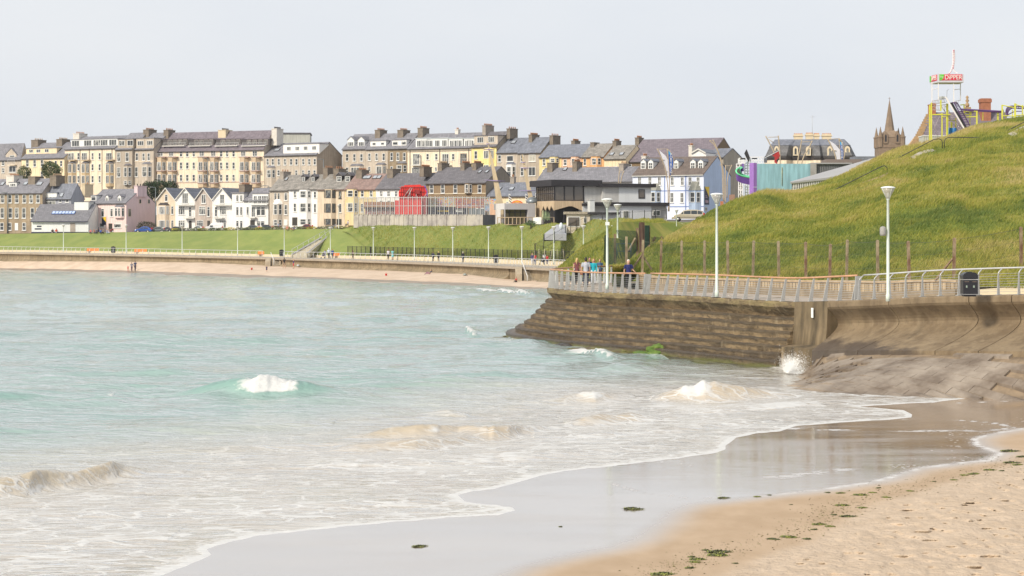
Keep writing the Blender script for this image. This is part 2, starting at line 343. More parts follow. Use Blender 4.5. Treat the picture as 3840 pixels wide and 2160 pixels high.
WV=[ # crest polylines: (px,py,amplitude,foam)
 [(560,1486,.04,0),(650,1484,.12,0),(740,1484,.3,0),(850,1487,.46,0),(905,1490,.6,.5),(960,1492,.74,1),(1020,1490,.76,1),(1085,1490,.66,1),(1120,1490,.58,.5),(1155,1489,.56,0),(1200,1488,.36,0),(1270,1487,.14,0),(1400,1485,.04,0)],
 [(-400,1500,.3,0),(0,1500,.28,0),(110,1500,.24,0),(200,1500,.08,0),(330,1503,.05,.3),(400,1500,.16,.6),(430,1500,.1,0),(520,1500,.02,0)],
 [(-500,1860,.8,0),(-100,1856,.6,.3),(30,1850,.5,.3),(130,1838,.62,.05),(190,1826,.5,.4),(270,1815,.34,.5),(360,1800,.42,.4),(420,1790,.5,.3),(470,1782,.3,.3),(560,1775,.08,.1),(700,1770,.03,0)],
 [(1250,1655,.03,0),(1380,1650,.2,0),(1470,1645,.42,0),(1560,1644,.48,.2),(1640,1640,.44,.6),(1720,1632,.3,.2),(1800,1638,.3,.2),(1850,1640,.46,0),(1910,1634,.44,.1),(1960,1622,.28,.3),(2050,1608,.1,.1),(2150,1600,.03,0)],
 [(1240,1688,.03,0),(1340,1686,.2,.3),(1450,1680,.24,.4),(1560,1676,.3,.2),(1650,1668,.26,.3),(1740,1654,.24,.3),(1830,1645,.04,0)],
 [(2120,1592,.03,0),(2190,1590,.26,0),(2250,1584,.34,0),(2310,1579,.26,.4),(2370,1574,.3,0),(2420,1571,.16,0),(2480,1570,.03,0)],
 [(2440,1500,.05,0),(2500,1498,.36,.1),(2570,1497,.6,.8),(2640,1496,.78,.7),(2700,1494,.78,.15),(2780,1491,.62,0),(2850,1487,.42,.1),(2920,1484,.2,.3),(3040,1480,.03,0)],
 [(1960,1512,.03,0),(2080,1508,.14,0),(2160,1500,.26,.5),(2230,1502,.34,.8),(2290,1494,.2,.3),(2380,1488,.05,0)],
 [(1560,1562,.03,0),(1680,1560,.2,0),(1760,1562,.06,0)],[(1800,1538,.03,0),(1950,1530,.16,0),(2060,1528,.04,0)],
 [(1280,1214,.03,0),(1330,1212,.2,0),(1400,1210,.34,0),(1480,1208,.28,0),(1530,1204,.1,0),(1620,1196,.14,0),(1700,1190,.03,0)],
 [(1730,1282,.05,0),(1745,1252,.3,.9),(1775,1262,.24,.7),(1830,1262,.04,0)],
 [(1650,1080,.05,.2),(1750,1086,.16,.8),(1850,1094,.22,1),(1920,1100,.34,1),(1975,1108,.5,.8),(2010,1112,.38,.3),(2060,1110,.1,.6)],
 [(960,1058,.03,.4),(1020,1056,.16,.6),(1080,1054,.2,.2),(1150,1060,.05,0)],
 [(0,1018,.03,.2),(200,1023,.04,.3),(420,1030,.04,0)],
 [(1500,1064,.03,.3),(1650,1072,.06,.7),(1800,1080,.05,.6),(2040,1092,.05,.5)],
 [(2050,1330,.03,0),(2180,1330,.3,.9),(2240,1342,.34,.8),(2310,1352,.16,.5),(2420,1366,.03,0)],
 [(2700,1366,.03,0),(2760,1364,.3,.9),(2820,1362,.5,1),(2850,1362,.1,.3)],[(2880,1384,.05,.4),(2940,1384,.34,1),(2990,1386,.4,1),(3050,1392,.05,.3)],
 [(1905,1276,.05,.3),(1960,1280,.16,.9),(2050,1282,.2,.9),(2070,1278,.05,.3)],
]
WV+=[[(-600,1486,.05,0),(-100,1492,.11,0),(250,1486,.14,0),(560,1484,.12,0),(900,1486,.1,0),(1300,1482,.13,0),(1600,1476,.1,0),(1850,1470,.04,0)],
 [(-700,1400,.03,0),(-200,1396,.14,0),(300,1388,.10,0),(800,1380,.15,0),(1300,1372,.12,0),(1750,1366,.04,0)],[(-500,1310,.05,0),(0,1306,.16,0),(500,1300,.12,0),(1000,1290,.18,0),(1500,1284,.1,0),(1700,1280,.03,0)],[(-500,1230,.05,0),(100,1224,.2,0),(600,1216,.16,0),(1200,1206,.2,0),(1700,1196,.08,0)],[(-400,1150,.05,0),(300,1146,.22,0),(900,1138,.2,0),(1500,1130,.1,0)],
 [(-500,1610,.04,0),(0,1622,.12,0),(500,1612,.09,0),(900,1606,.12,0),(1250,1590,.06,0)],[(-600,1720,.04,0),(0,1716,.10,.1),(450,1706,.12,.2),(900,1690,.14,.3),(1250,1672,.08,.3),(1350,1668,.02,0)],
 [(850,1760,.03,.2),(1100,1752,.07,.7),(1350,1746,.09,.9),(1650,1738,.08,.8),(1900,1724,.09,.9),(2150,1704,.08,.7),(2400,1676,.05,.6),(2600,1650,.02,.2)],
 [(100,1935,.03,.3),(400,1925,.07,.6),(800,1912,.05,.5),(1200,1900,.08,.8),(1600,1880,.07,.8),(1850,1850,.05,.6),(1950,1838,.02,.3)],
 [(2000,1640,.04,.2),(2250,1632,.09,.7),(2550,1610,.08,.8),(2850,1580,.07,.8),(3050,1560,.03,.4)],[(2500,1548,.03,.2),(2700,1545,.10,.6),(2900,1530,.12,.9),(3100,1512,.08,.8),(3250,1500,.03,.4)],[(-300,2040,.03,.3),(0,2036,.06,.6),(350,2030,.06,.6),(640,2020,.03,.3)]]
FR=np.zeros_like(z); FACE=np.zeros_like(z)
def addwave(pts,fw=.62,bw=1.9):
    global z,FR,FACE
    P=[(Wz(a,b_,0),A,f) for a,b_,A,f in pts]
    xs=np.array([p[0].x for p in P]); ys=np.array([p[0].y for p in P]); As=np.array([p[1] for p in P]); fs=np.array([p[2] for p in P])
    o=np.argsort(xs); xs,ys,As,fs=xs[o],ys[o],As[o],fs[o]
    yc=np.interp(FX,xs,ys); A=np.interp(FX,xs,As,left=0,right=0); f=np.interp(FX,xs,fs,left=0,right=0)
    A=A*(.85+.3*vnoise(FX*.6,FX*0+ys[0],5))*.88; A=A*(1+f*.55*fbm(FX*2.2,FX*0+3,17,3))
    c=FY-yc+.35*fbm(FX*.35,FX*0,9,2); k=max(1.0,float(ys.mean())/85)
    fr=fw*k**.7; bk=bw*k**.5
    prof=np.where(c<0,np.exp(-(c/fr)**2),np.exp(-(c/bk)**2))
    dip=-.10*np.exp(-((c+fr*2.6)/(fr*1.6))**2)
    rough=1+f*.6*fbm(FX*3.0+prof*2,prof*5+FX*.5,13,4)*sstep(.15,.7,prof)
    z+=A*(prof*rough+dip)
    FR=np.maximum(FR,f*sstep(.06,.5,prof)*sstep(0.02,.12,A))
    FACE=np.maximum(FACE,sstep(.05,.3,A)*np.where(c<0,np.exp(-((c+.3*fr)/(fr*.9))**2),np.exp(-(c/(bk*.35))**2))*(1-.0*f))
    # thin foam trailing at foot
    FR=np.maximum(FR,.45*sstep(.1,.35,A)*sstep(25,10,s)*np.exp(-((c+fr*2.2)/(fr*1.5))**2))
for w in WV: addwave(w)
# random small crests in the bay
rs=np.random.RandomState(4)
NR_,NC_=FX.shape
for i in range(620):
    px=rs.uniform(-300,2900); py=1030+(rs.uniform(0,1)**1.25)*500
    p=Wz(px,py,0); Lc=rs.uniform(.8,3.2)*(p.y/110)**.4; A=rs.uniform(.06,.22)*(.6 if py>1300 else 1); w=rs.uniform(.35,.7)*(p.y/100)**.6
    r0=np.searchsorted(pys,880+F*CH/(p.y+w*8)); r1=np.searchsorted(pys,880+F*CH/(p.y-w*5))+1; dc=3.2*Lc/p.y*F; c0=np.searchsorted(pxs,px-dc); c1=np.searchsorted(pxs,px+dc); sl_=(slice(r0,r1),slice(c0,c1)); fx,fy=FX[sl_],FY[sl_]
    if fx.size==0: continue
    c=fy-p.y-.15*(fx-p.x)-.4*fbm(fx*.7,fx*0+i,3,2); e=np.exp(-((fx-p.x)/Lc)**2)*sstep(8,20,s[sl_])
    pf=np.where(c<0,np.exp(-(c/w)**2),np.exp(-(c/(w*3))**2)); z[sl_]+=A*e*pf; FACE[sl_]=np.maximum(FACE[sl_],e*sstep(.5,1,pf)*A*3.2)
sed=sstep(24,9,s+6*fbm(FX*.05,FY*.08,71,3))
sed=np.maximum(sed,0)
surf=sstep(24,4,s+6*fbm(FX*.11,FY*.16,81,3))
# inner limit: surf only where the camera-side beach is
edge=np.exp(-(s/.16)**2)*1.0+ .55*np.exp(-((s-.35)/.35)**2)
edge*=(.75+.4*vnoise(FX*2.5,FY*2.5,91))
surf=np.where(PY>1440,surf,surf*0)
# right pocket between pier and apron
pk=sstep(2850,3100,PX)*sstep(1400,1450,PY); surf=np.maximum(surf,pk*.8)
st=np.exp(-((np.abs(sdist(FX,FY,fp([(1900,1281),(2100,1275),(2300,1330),(2600,1345),(2900,1362),(3000,1400)],k=1))))/2.2)**2)*.55
z+=.03*np.exp(-((s-.25)/.2)**2)*(s>0)
zsand=np.where(s>0,-.045*s,0); z=np.where(s>0,np.maximum(z*sstep(0,1.2,s)+.004,zsand+.004),.004+.012*(-s)-np.clip(-s,0,.9)*.10)
FR=np.clip(FR,0,1)
m,N,L=attr_mat_begin('sea_water'); b=N['Principled BSDF']
sedf=att(N,'sed'); surff=att(N,'surf'); wavef=att(N,'foam'); edgef=att(N,'edge')
teal=mixc(N,L,mr(N,L,noisen(N,L,.06,4),.35,.65),(.30,.455,.415),(.36,.50,.46))
brown=mixc(N,L,mr(N,L,noisen(N,L,.25,4,(.5,1,1)),.35,.65),(.60,.53,.44),(.68,.615,.53))
c=mixc(N,L,sedf,teal,brown)
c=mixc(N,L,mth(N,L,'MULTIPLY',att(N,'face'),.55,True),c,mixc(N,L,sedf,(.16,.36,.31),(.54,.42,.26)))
# foam lace
la=noisen(N,L,2.4,8,(.36,1.15,1),.68); lb=noisen(N,L,.22,3,(.6,1.2,1))
lc=N.new('ShaderNodeTexNoise'); 
rid=mth(N,L,'ABSOLUTE',mth(N,L,'SUBTRACT',noisen(N,L,1.5,6,(.34,1.2,1),.6,(7,3,0)),.5))
vo=N.new('ShaderNodeTexVoronoi'); vo.feature='DISTANCE_TO_EDGE'; vo.inputs['Scale'].default_value=1.15
tcv=N.new('ShaderNodeTexCoord'); mpv=N.new('ShaderNodeMapping'); mpv.inputs['Scale'].default_value=(.55,1.1,1); L.new(tcv.outputs['Object'],mpv.inputs[0])
nv_=N.new('ShaderNodeTexNoise'); nv_.inputs['Scale'].default_value=1.6; nv_.inputs['Detail'].default_value=4; L.new(mpv.outputs[0],nv_.inputs['Vector'])
vm=N.new('ShaderNodeVectorMath'); vm.operation='MULTIPLY_ADD'; L.new(nv_.outputs['Color'],vm.inputs[0]); vm.inputs[1].default_value=(1.1,1.1,0); L.new(mpv.outputs[0],vm.inputs[2]); L.new(vm.outputs[0],vo.inputs['Vector'])
lace=mth(N,L,'MAXIMUM',mr(N,L,rid,.030,.0,0,1),mr(N,L,vo.outputs['Distance'],.085,.02,0,1))
lace2=mr(N,L,mth(N,L,'ADD',la,mth(N,L,'MULTIPLY',mth(N,L,'SUBTRACT',lb,.5),1.0)),.54,.66)
fo=mth(N,L,'MULTIPLY',mth(N,L,'MAXIMUM',mth(N,L,'MULTIPLY',lace2,.45),mth(N,L,'MULTIPLY',lace,mr(N,L,lb,.30,.52))),surff)
wfo=mr(N,L,mth(N,L,'ADD',wavef,mth(N,L,'MULTIPLY',mth(N,L,'SUBTRACT',noisen(N,L,2.4,6,(.8,1,1)),.5),1.0)),.42,.75)
fo=mth(N,L,'MAXIMUM',fo,wfo)
fo=mth(N,L,'MAXIMUM',fo,mr(N,L,mth(N,L,'ADD',edgef,mth(N,L,'MULTIPLY',mth(N,L,'SUBTRACT',noisen(N,L,4,5),.5),.8)),.35,.7))
fo=mth(N,L,'MINIMUM',fo,1.0)
c=mixc(N,L,fo,c,(.76,.76,.75)); L.new(c,b.inputs['Base Color'])
L.new(mth(N,L,'MULTIPLY_ADD',fo,.55),b.inputs['Roughness']); b.inputs['Roughness'].links[0].from_node.inputs[2].default_value=.13
b.inputs['IOR'].default_value=1.36
b.inputs['Specular IOR Level'].default_value=.5
bmp=N.new('ShaderNodeBump'); bmp.inputs['Distance'].default_value=.17
rip=mth(N,L,'ADD',noisen(N,L,2.2,4,(.55,1.25,1)),mth(N,L,'MULTIPLY',noisen(N,L,.7,3,(.5,1.1,1)),1.2))
rip=mth(N,L,'ADD',rip,mth(N,L,'MULTIPLY',fo,.25))
L.new(rip,bmp.inputs['Height']); L.new(mr(N,L,surff,0,1,.85,.5),bmp.inputs['Strength']); L.new(bmp.outputs[0],b.inputs['Normal'])
trl=N.new('ShaderNodeBsdfTranslucent'); L.new(mixc(N,L,.35,c,(.8,.8,.75)),trl.inputs[0]); ms=N.new('ShaderNodeMixShader'); ms.inputs[0].default_value=.22; L.new(b.outputs[0],ms.inputs[1]); L.new(trl.outputs[0],ms.inputs[2])
frn=N.new('ShaderNodeFresnel'); frn.inputs[0].default_value=1.42; g2=N.new('ShaderNodeBsdfGlossy'); g2.inputs['Color'].default_value=(1,1,.975,1); g2.inputs['Roughness'].default_value=.12; L.new(bmp.outputs[0],g2.inputs['Normal'])
m2=N.new('ShaderNodeMixShader'); b3=N.new('ShaderNodeBump'); b3.inputs['Distance'].default_value=.34; b3.inputs['Strength'].default_value=1
L.new(mth(N,L,'ADD',noisen(N,L,.55,3,(.45,1.2,1)),mth(N,L,'MULTIPLY',noisen(N,L,1.7,2,(.5,1.2,1)),.35)),b3.inputs['Height']); L.new(b3.outputs[0],frn.inputs['Normal'])
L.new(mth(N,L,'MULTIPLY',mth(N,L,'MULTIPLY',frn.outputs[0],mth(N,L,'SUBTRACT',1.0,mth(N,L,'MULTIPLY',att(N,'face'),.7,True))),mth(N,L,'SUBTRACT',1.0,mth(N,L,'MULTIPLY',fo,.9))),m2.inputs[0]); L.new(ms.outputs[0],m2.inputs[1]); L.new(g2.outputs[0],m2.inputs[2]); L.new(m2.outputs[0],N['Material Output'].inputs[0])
V=np.stack([FX,FY,z],-1).reshape(-1,3)
sea=gridmesh('sea',V,len(pys),len(pxs),m,{'sed':sed,'surf':surf,'face':FACE,'foam':np.maximum(FR,st*.0),'edge':np.maximum(edge*(PY>1300),st)},keep=(s>-.9))
tag(sea,kind='structure')
# ======================================================== near promenade path
E=[(2075,1074,140),(2060,1077,137.5),(2057,1079,135.5),(2066,1081,133.5),(2095,1084,131.3),(2167,1092,128),(2250,1097,125),(2350,1101,121.5),(2466,1105,117.5),(2640,1113,112.2),(2825,1125,107),(2968,1132,104),(3110,1129,101.2),(3300,1122,97.6),(3495,1112,94.4),(3808,1106,90.3),(4100,1103,87),(4500,1100,83)]
EP=[W(a,b_,c_) for a,b_,c_ in E]
# round back side of the tip
back=[(9.6,152),(6.6,147.5),(4.6,143.5)]
EP=[Vector((x,y,3.42)) for x,y in back]+EP
def smooth_path(P,n=8):
    out=[]
    for i in range(len(P)-1):
        p0=P[max(i-1,0)];p1=P[i];p2=P[i+1];p3=P[min(i+2,len(P)-1)]
        for j in range(n):
            t=j/n; out.append(.5*((2*p1)+(-p0+p2)*t+(2*p0-5*p1+4*p2-p3)*t*t+(-p0+3*p1-3*p2+p3)*t**3))
    out.append(P[-1]); return out
PT=smooth_path(EP)
LL=[0]
for i in range(1,len(PT)): LL.append(LL[-1]+(PT[i].xy-PT[i-1].xy).length)
def pathat(l):
    i=int(np.clip(np.searchsorted(LL,l)-1,0,len(PT)-2)); t=(l-LL[i])/(LL[i+1]-LL[i]+1e-9)
    return PT[i].lerp(PT[i+1],t)
def pnorm(l,w=.6):  # seaward normal
    d=(pathat(min(l+w,LL[-1]))-pathat(max(l-w,0))); d.z=0; d.normalize(); return Vector((d.y,-d.x,0))
def lof(px,l0=6):
    best=None
    for k in range(int(l0*10),int(LL[-1]*10)):
        p=pathat(k/10); q=CX+p.x/p.y*F
        if q>=px and k/10>12: return k/10
    return LL[-1]
def pp(l,s,z=0,dz=None):
    p=pathat(l)+pnorm(l)*s
    return Vector((p.x,p.y,(p.z if dz is None else 0)+z)) 
# check seaward sign : seaward must have smaller x
L_A=lof(2300)
if pnorm(L_A).x>0:
    _pn=pnorm
    def pnorm(l,w=.6): return -_pn(l,w)
L_end=lof(2985); L_blk=lof(3112)
print('path',LL[-1],L_A,L_end,L_blk,[round(v,2) for v in pathat(L_A)])
conc_st=mat('stained_concrete',(.21,.155,.09),.85,.2,.6,.03,3.5,col2=(.10,.075,.042),thresh=(.36,.62),stretch=(1,1,.5),streak=.45)
def sweep(name,prof_fn,ls,mats,jit=0,seed=0,parent=None,closed_ends=True,nose=None):
    rows=[]; n=None
    for l in ls:
        pr=prof_fn(l); n=len(pr); rows.append([pp(l,s_,z_,0) for (s_,z_) in pr])
    mb=MB(); vs=[v for r in rows for v in r]
    if jit:
        vs=[v+Vector((mnoise.noise(v*1.7+Vector((seed,0,0))),mnoise.noise(v*1.7+Vector((0,9,seed))),mnoise.noise(v*1.9+Vector((4,seed,2)))*1.2))*jit+Vector((mnoise.noise(v*6),mnoise.noise(v*6+Vector((3,3,3))),mnoise.noise(v*7)))*jit*.5 for v in vs]
    fs=[]
    for i in range(len(rows)-1):
        for k in range(n-1): fs.append((i*n+k,i*n+k+1,(i+1)*n+k+1,(i+1)*n+k))
    mb.add(vs,fs)
    if closed_ends:
        o=mb.v; mb.add([vs[k] for k in range(n)],[tuple(range(n))]); mb.add([vs[(len(rows)-1)*n+k] for k in range(n)],[tuple(range(n-1,-1,-1))])
    o=mb.build(name,mats,parent)
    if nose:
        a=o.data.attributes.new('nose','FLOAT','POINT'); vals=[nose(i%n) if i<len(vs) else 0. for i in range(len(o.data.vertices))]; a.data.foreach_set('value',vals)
    return o
# ---- stepped revetment under the platform
lC0,lC1,lC2,lC3=lof(2130),lof(2170),lof(2600),lof(2660)
def stepprof(l):
    zt=pathat(l).z; f=1.0-.42*float(sstep(L_A-6,L_end,l))
    pr=[(-3.0,zt),(.06,zt),(.10,zt-.07),(.08,zt-.30),(-.05,zt-.42),(-.30,zt-.72),(-.34,zt-.80)]
    s_=-.12; z_=zt-.80
    hs=[.36]*5+[.36,.40,.42,.45]; ts=[.34,.34,.34,.34,.42,.60,.66,.66,.6]
    cut=float(sstep(lC0,lC1,l)); mis=float(sstep(lC1,lC1+1.5,l)*sstep(lC3,lC2,l))
    for i,(h,t) in enumerate(zip(hs,ts)):
        s0=s_; s_=s_+t*f*(1 if i<5 else (1-.35*cut))
        if i>=7: s_-=t*f*(1-.35*cut)*.85*mis
        if i==7 : s_=s_+ .25*(1-cut)
        pr+= [(s0,z_),(s_-.10,z_-.01),(s_-.02,z_-.05),(s_+.0,z_-.11),(s_-.03,z_-h*.6)]
        z_-=h
        pr.append((s_-.05,z_))
    pr+=[(s_+.2,z_-.1),(s_+.3,-2.2),(-3.0,-2.2)]
    return pr
rockm,N,L=attr_mat_begin('weathered_masonry'); b=N['Principled BSDF']; b.inputs['Roughness'].default_value=.8
tc=N.new('ShaderNodeTexCoord'); sp=N.new('ShaderNodeSeparateXYZ'); L.new(tc.outputs['Object'],sp.inputs[0])
nA=noisen(N,L,.9,7,(.6,.6,2.6),.7); nB=noisen(N,L,5,5,(.7,.7,1.3),.7); nC=noisen(N,L,1.6,5,(1.2,1.2,.12),.6)
c=mixc(N,L,mr(N,L,nA,.38,.62),(.11,.078,.043),(.27,.195,.108))
c=mixc(N,L,mr(N,L,nB,.52,.7,0,.75),c,(.040,.030,.020))
c=mixc(N,L,mr(N,L,nC,.58,.72,0,.5),c,(.38,.30,.19))
wet=mr(N,L,mth(N,L,'ADD',sp.outputs[2],mth(N,L,'MULTIPLY',nA,1.2)),1.9,.9)
c=mixc(N,L,mth(N,L,'MULTIPLY',wet,.45),c,(.045,.034,.024))
grn=mth(N,L,'MULTIPLY',mr(N,L,mth(N,L,'ADD',sp.outputs[2],mth(N,L,'MULTIPLY',nA,.7)),.72,.42),.75)
c=mixc(N,L,grn,c,(.15,.16,.045))
c=mixc(N,L,mth(N,L,'MULTIPLY',att(N,'nose'),mr(N,L,nA,.36,.60,.25,.88)),c,(.035,.027,.02))  # algae-dark nosings, also painting in the shadow lines between steps
topg=mr(N,L,sp.outputs[2],2.9,3.3,0,.35); c=mixc(N,L,mth(N,L,'MULTIPLY',topg,mr(N,L,nA,.45,.6)),c,(.22,.20,.07))
L.new(c,b.inputs['Base Color']); L.new(mr(N,L,wet,0,1,.85,.42),b.inputs['Roughness'])
bp=N.new('ShaderNodeBump'); bp.inputs['Distance'].default_value=.09; bp.inputs['Strength'].default_value=1; L.new(mth(N,L,'ADD',nB,nA),bp.inputs['Height']); L.new(bp.outputs[0],b.inputs['Normal'])
ls=list(np.arange(0,L_end,.22))+[L_end]
pier=empty('stepped_sea_wall',pathat(L_A),'brown weathered stepped sea wall under the railing, running down into the water','sea wall')
def under(o,root):  # keep world geometry in place under an empty at base
    o.parent=root; o.matrix_parent_inverse=Matrix.Translation(-root.location); return o
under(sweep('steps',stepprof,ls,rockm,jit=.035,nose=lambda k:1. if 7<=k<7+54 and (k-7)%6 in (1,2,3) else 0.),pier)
# end block with small white sign
def blkprof(l):
    zt=pathat(l).z
    return [(-1.5,zt),(.16,zt),(.16,zt-.3),(.22,zt-1.4),(.32,zt-2.2),(1.0,1.2),(1.05,-.6),(-1.5,-.6)]
blk=sweep('end_block',blkprof,[L_end+.01,(L_end+L_blk)/2,L_blk],conc_st,jit=.012); under(blk,pier)
# ---- curved wall
curvem,N,L=attr_mat_begin('curved_concrete'); b=N['Principled BSDF']; b.inputs['Roughness'].default_value=.8
tc=N.new('ShaderNodeTexCoord'); sp=N.new('ShaderNodeSeparateXYZ'); L.new(tc.outputs['Object'],sp.inputs[0])
nA=noisen(N,L,.8,7,(1,1,.6),.7); nC=noisen(N,L,1.3,5,(1.3,1.3,.15),.6); nD=noisen(N,L,3,5)
c=mixc(N,L,mr(N,L,nA,.35,.65),(.15,.107,.063),(.23,.172,.105)); c=mixc(N,L,mr(N,L,nC,.50,.70,0,.55),c,(.28,.215,.135))
c=mixc(N,L,mr(N,L,nD,.55,.7,0,.4),c,(.075,.055,.036))
wet=mr(N,L,mth(N,L,'ADD',sp.outputs[2],mth(N,L,'MULTIPLY',nA,1.6)),2.75,2.35); wx=mr(N,L,mth(N,L,'ADD',sp.outputs[0],mth(N,L,'MULTIPLY',nA,2.0)),20.2,19.2)
wet=mth(N,L,'MULTIPLY',wet,wx); c=mixc(N,L,mth(N,L,'MULTIPLY',wet,.72),c,(.045,.033,.027))
L.new(c,b.inputs['Base Color']); L.new(mr(N,L,wet,0,1,.85,.5),b.inputs['Roughness'])
bp=N.new('ShaderNodeBump'); bp.inputs['Distance'].default_value=.02; L.new(nD,bp.inputs['Height']); L.new(bp.outputs[0],b.inputs['Normal'])
def toe(l): return float(np.interp(l,[L_blk,lT],[1.05,2.35]))
lT=lof(3450); lT2=lof(3500); lT3=lof(3840)+3
def cw(l):
    zt=pathat(l).z; zb=float(np.interp(l,[L_blk,lT2,lT3],[1.15,1.6,1.95])); h=zt-.42-zb
    pr=[(-1.5,zt),(.14,zt),(.2,zt-.06),(.2,zt-.30),(.12,zt-.42)]
    for i in range(15):
        u=i/14; z=zt-.42-h*u
        s_=.12-.62*math.sin(min(1,u/.42)*math.pi/2)*(1-sstep(.35,1.0,u)*1.0)+(toe(l)+.0)*max(0,(u-.28)/.72)**2.1
        pr.append((float(s_),z))
    pr+=[(pr[-1][0]+.05,-.6),(-1.5,-.6)]
    return pr
cwall=empty('curved_sea_wall',pathat(L_blk+8),'brown concave concrete wave wall below the grey railing','sea wall')
joint=[L_blk+.02]; l=L_blk+.02
secs=[lof(3345),lof(3640),lof(3800),LL[-1]]
l0=L_blk+.02
for i,l1 in enumerate(secs):
    under(sweep('wall_panel',cw,list(np.linspace(l0,l1-.05,max(6,int((l1-l0)/.8)))),curvem),cwall); l0=l1
# ---- apron of paving slabs
apm=mat('apron_slabs',(.30,.25,.20),.6,.25,.5,.02,3,col2=(.14,.105,.075))
apd=mat('apron_pocket',(.21,.155,.10),.7,.25,1.5)
mb=MB(); s0=2.0; nS=24; la=L_blk-2.5
def _ln(a,b_,v,ax):
    k=1-ax; t=(v-a[k])/(b_[k]-a[k]); return a[ax]+t*(b_[ax]-a[ax])
_pA,_pB,_pC=Wz(3000,1322,1.4),Wz(2975,1445,.25),Wz(3860,1478,.3)
apL=lambda y:_ln(_pA,_pB,y,0)
apB=lambda x:_ln(_pB,_pC,x,1)
cell=1.55; rowd=.46
rr=random.Random(11)
def zbl(l): return float(np.interp(l,[L_blk,lT2,lT3],[1.15,1.6,1.95]))
_sm={}
def smax(l):
    k=round(l*2)/2
    if k not in _sm:
        sm=s0
        while sm<s0+nS*rowd:
            q=pp(k,sm,0,0)
            if q.x<apL(q.y) or q.y<apB(q.x): break
            sm+=.2
        _sm[k]=max(sm,2.6)
    return _sm[k]
def apz(s_,l):
    q=pp(l,s_,0,0); db=max(0,min((q.y-apB(q.x))*.9,(q.x-apL(q.y))*.8)); dt=max(0,s_-toe(l)); return (zbl(max(l,L_blk))+.0)*(db/(db+dt+.01))**.9-.02
def _old(s_,l): 
    t=max(0,s_-toe(l))/max(.5,smax(l)-toe(l)); z0=zbl(max(l,L_blk))-.02; return z0+(-.02-z0)*min(t,1.3)
l=la; ci=0
while l<LL[-1]-cell:
    for j in range(nS):
        sa=toe(l)-.05+j*rowd; sb=sa+rowd-.02
        off=(.5*cell if j%2 else 0)
        la_,lb_=l+off,l+off+cell-.02
        pc=pp(.5*(la_+lb_),sb,0,0)
        if pc.x<apL(pc.y)-.5 or pc.y<apB(pc.x)-.8: continue
        bq=[pp(x_,y_,apz(y_,x_)-.12,0) for x_,y_ in ((la_-.03,sa-.03),(lb_+.03,sa-.03),(lb_+.03,sb+.03),(la_-.03,sb+.03))]; mb.hexa([v-Vector((0,0,1.1)) for v in bq]+bq,1)
        pocket=(j in(0,1) and rr.random()<.72) or (j in (3,5,7) and rr.random()<.09) or (ci%6==5 and j in(3,5,7,9,11))
        dz=rr.uniform(-.006,.006)
        if pocket: continue
        q=[pp(la_,sa,apz(sa,la_)+dz,0),pp(lb_,sa,apz(sa,lb_)+dz,0),pp(lb_,sb,apz(sb,lb_)+dz,0),pp(la_,sb,apz(sb,la_)+dz,0)]
        lo=[v-Vector((0,0,.13)) for v in q]
        mb.hexa(lo+q,0)
    l+=cell; ci+=1
apron=mb.build('sea_apron',[apm,apd]); tag(apron,kind='structure')
# ---- near deck
deckm=mat('promenade_concrete',(.40,.34,.28),.75,.07,.5,.004,12)
mb=MB(); vs=[];n=0
for l in np.arange(0,LL[-1],.8):
    for s_ in (-.25,-3,-7.5): vs.append(pp(l,s_,.012))
    n+=1
mb.add(vs,[(i*3+k,i*3+k+1,i*3+k+4,i*3+k+3) for i in range(n-1) for k in range(2)])
deck=mb.build('promenade',deckm); tag(deck,kind='structure')
# ---- far promenade / sea wall
PR=[(-900,946,470),(-400,944,430),(0,946,402),(500,955,372),(1000,966,352),(1250,973,335),(1500,981,322),(1750,991,300),(1950,1001,278),(2100,1008,262),(2300,1024,225),(2420,1046,185),(2360,1085,150)]
def pr_edge(px): return W(px,interp(PR,px,1),interp(PR,px,2))
fpx=list(np.arange(-900,2101,25))
FE=[pr_edge(x) for x in fpx]
def fnorm(i,P=None):
    P=P or FE; d=P[min(i+1,len(P)-1)]-P[max(i-1,0)]; d.z=0; d.normalize(); return Vector((d.y,-d.x,0)) if (Vector((d.y,-d.x,0))).y<0 else Vector((-d.y,d.x,0))
WB=[(-900,978),(0,981),(500,984),(745,986),(1000,997),(1250,1009),(1500,1017),(1750,1028),(1930,1051),(2100,1058)]
farwall=empty('far_sea_wall',FE[40],'long low brown concave concrete sea wall behind the far beach','sea wall')
wallm=mat('far_concrete',(.30,.235,.15),.85,.14,.35,.0,col2=(.215,.165,.10),stretch=(1,1,.6),streak=.3)
lipm=mat('far_lip',(.33,.28,.22),.8,.1,.5)
def farsweep(i0,i1,name,prof,m,parent=None,ends=True):
    mb=MB(); rows=[]
    for i in range(i0,i1+1):
        n_=fnorm(i); p=FE[i]; zb=CH-(interp(WB,fpx[i],1)-HY)/F*p.y-.3
        rows.append([Vector((p.x+n_.x*s_,p.y+n_.y*s_,z_)) for s_,z_ in prof(p.z,zb)])
    n=len(rows[0]); vs=[v for r in rows for v in r]
    mb.add(vs,[(a*n+k,a*n+k+1,(a+1)*n+k+1,(a+1)*n+k) for a in range(len(rows)-1) for k in range(n-1)],sm=False)
    if ends: mb.add(vs[:n],[tuple(range(n))]); mb.add(vs[-n:],[tuple(range(n))])
    o=mb.build(name,m,None)
    if parent: under(o,parent)
    return o
def fprof(zt,zb):
    pr=[(-1.,zt-.3),(-.15,zt-.3)]
    h=zt-.3-zb
    for k in range(9):
        u=k/8; pr.append((-.15-.28*math.sin(min(1,u/.5)*math.pi/2)*(1-float(sstep(.4,1,u)))+1.35*max(0,(u-.35)/.65)**2,zt-.3-h*u))
    pr.append((-1,zb)); return pr
i1=fpx.index(1900)
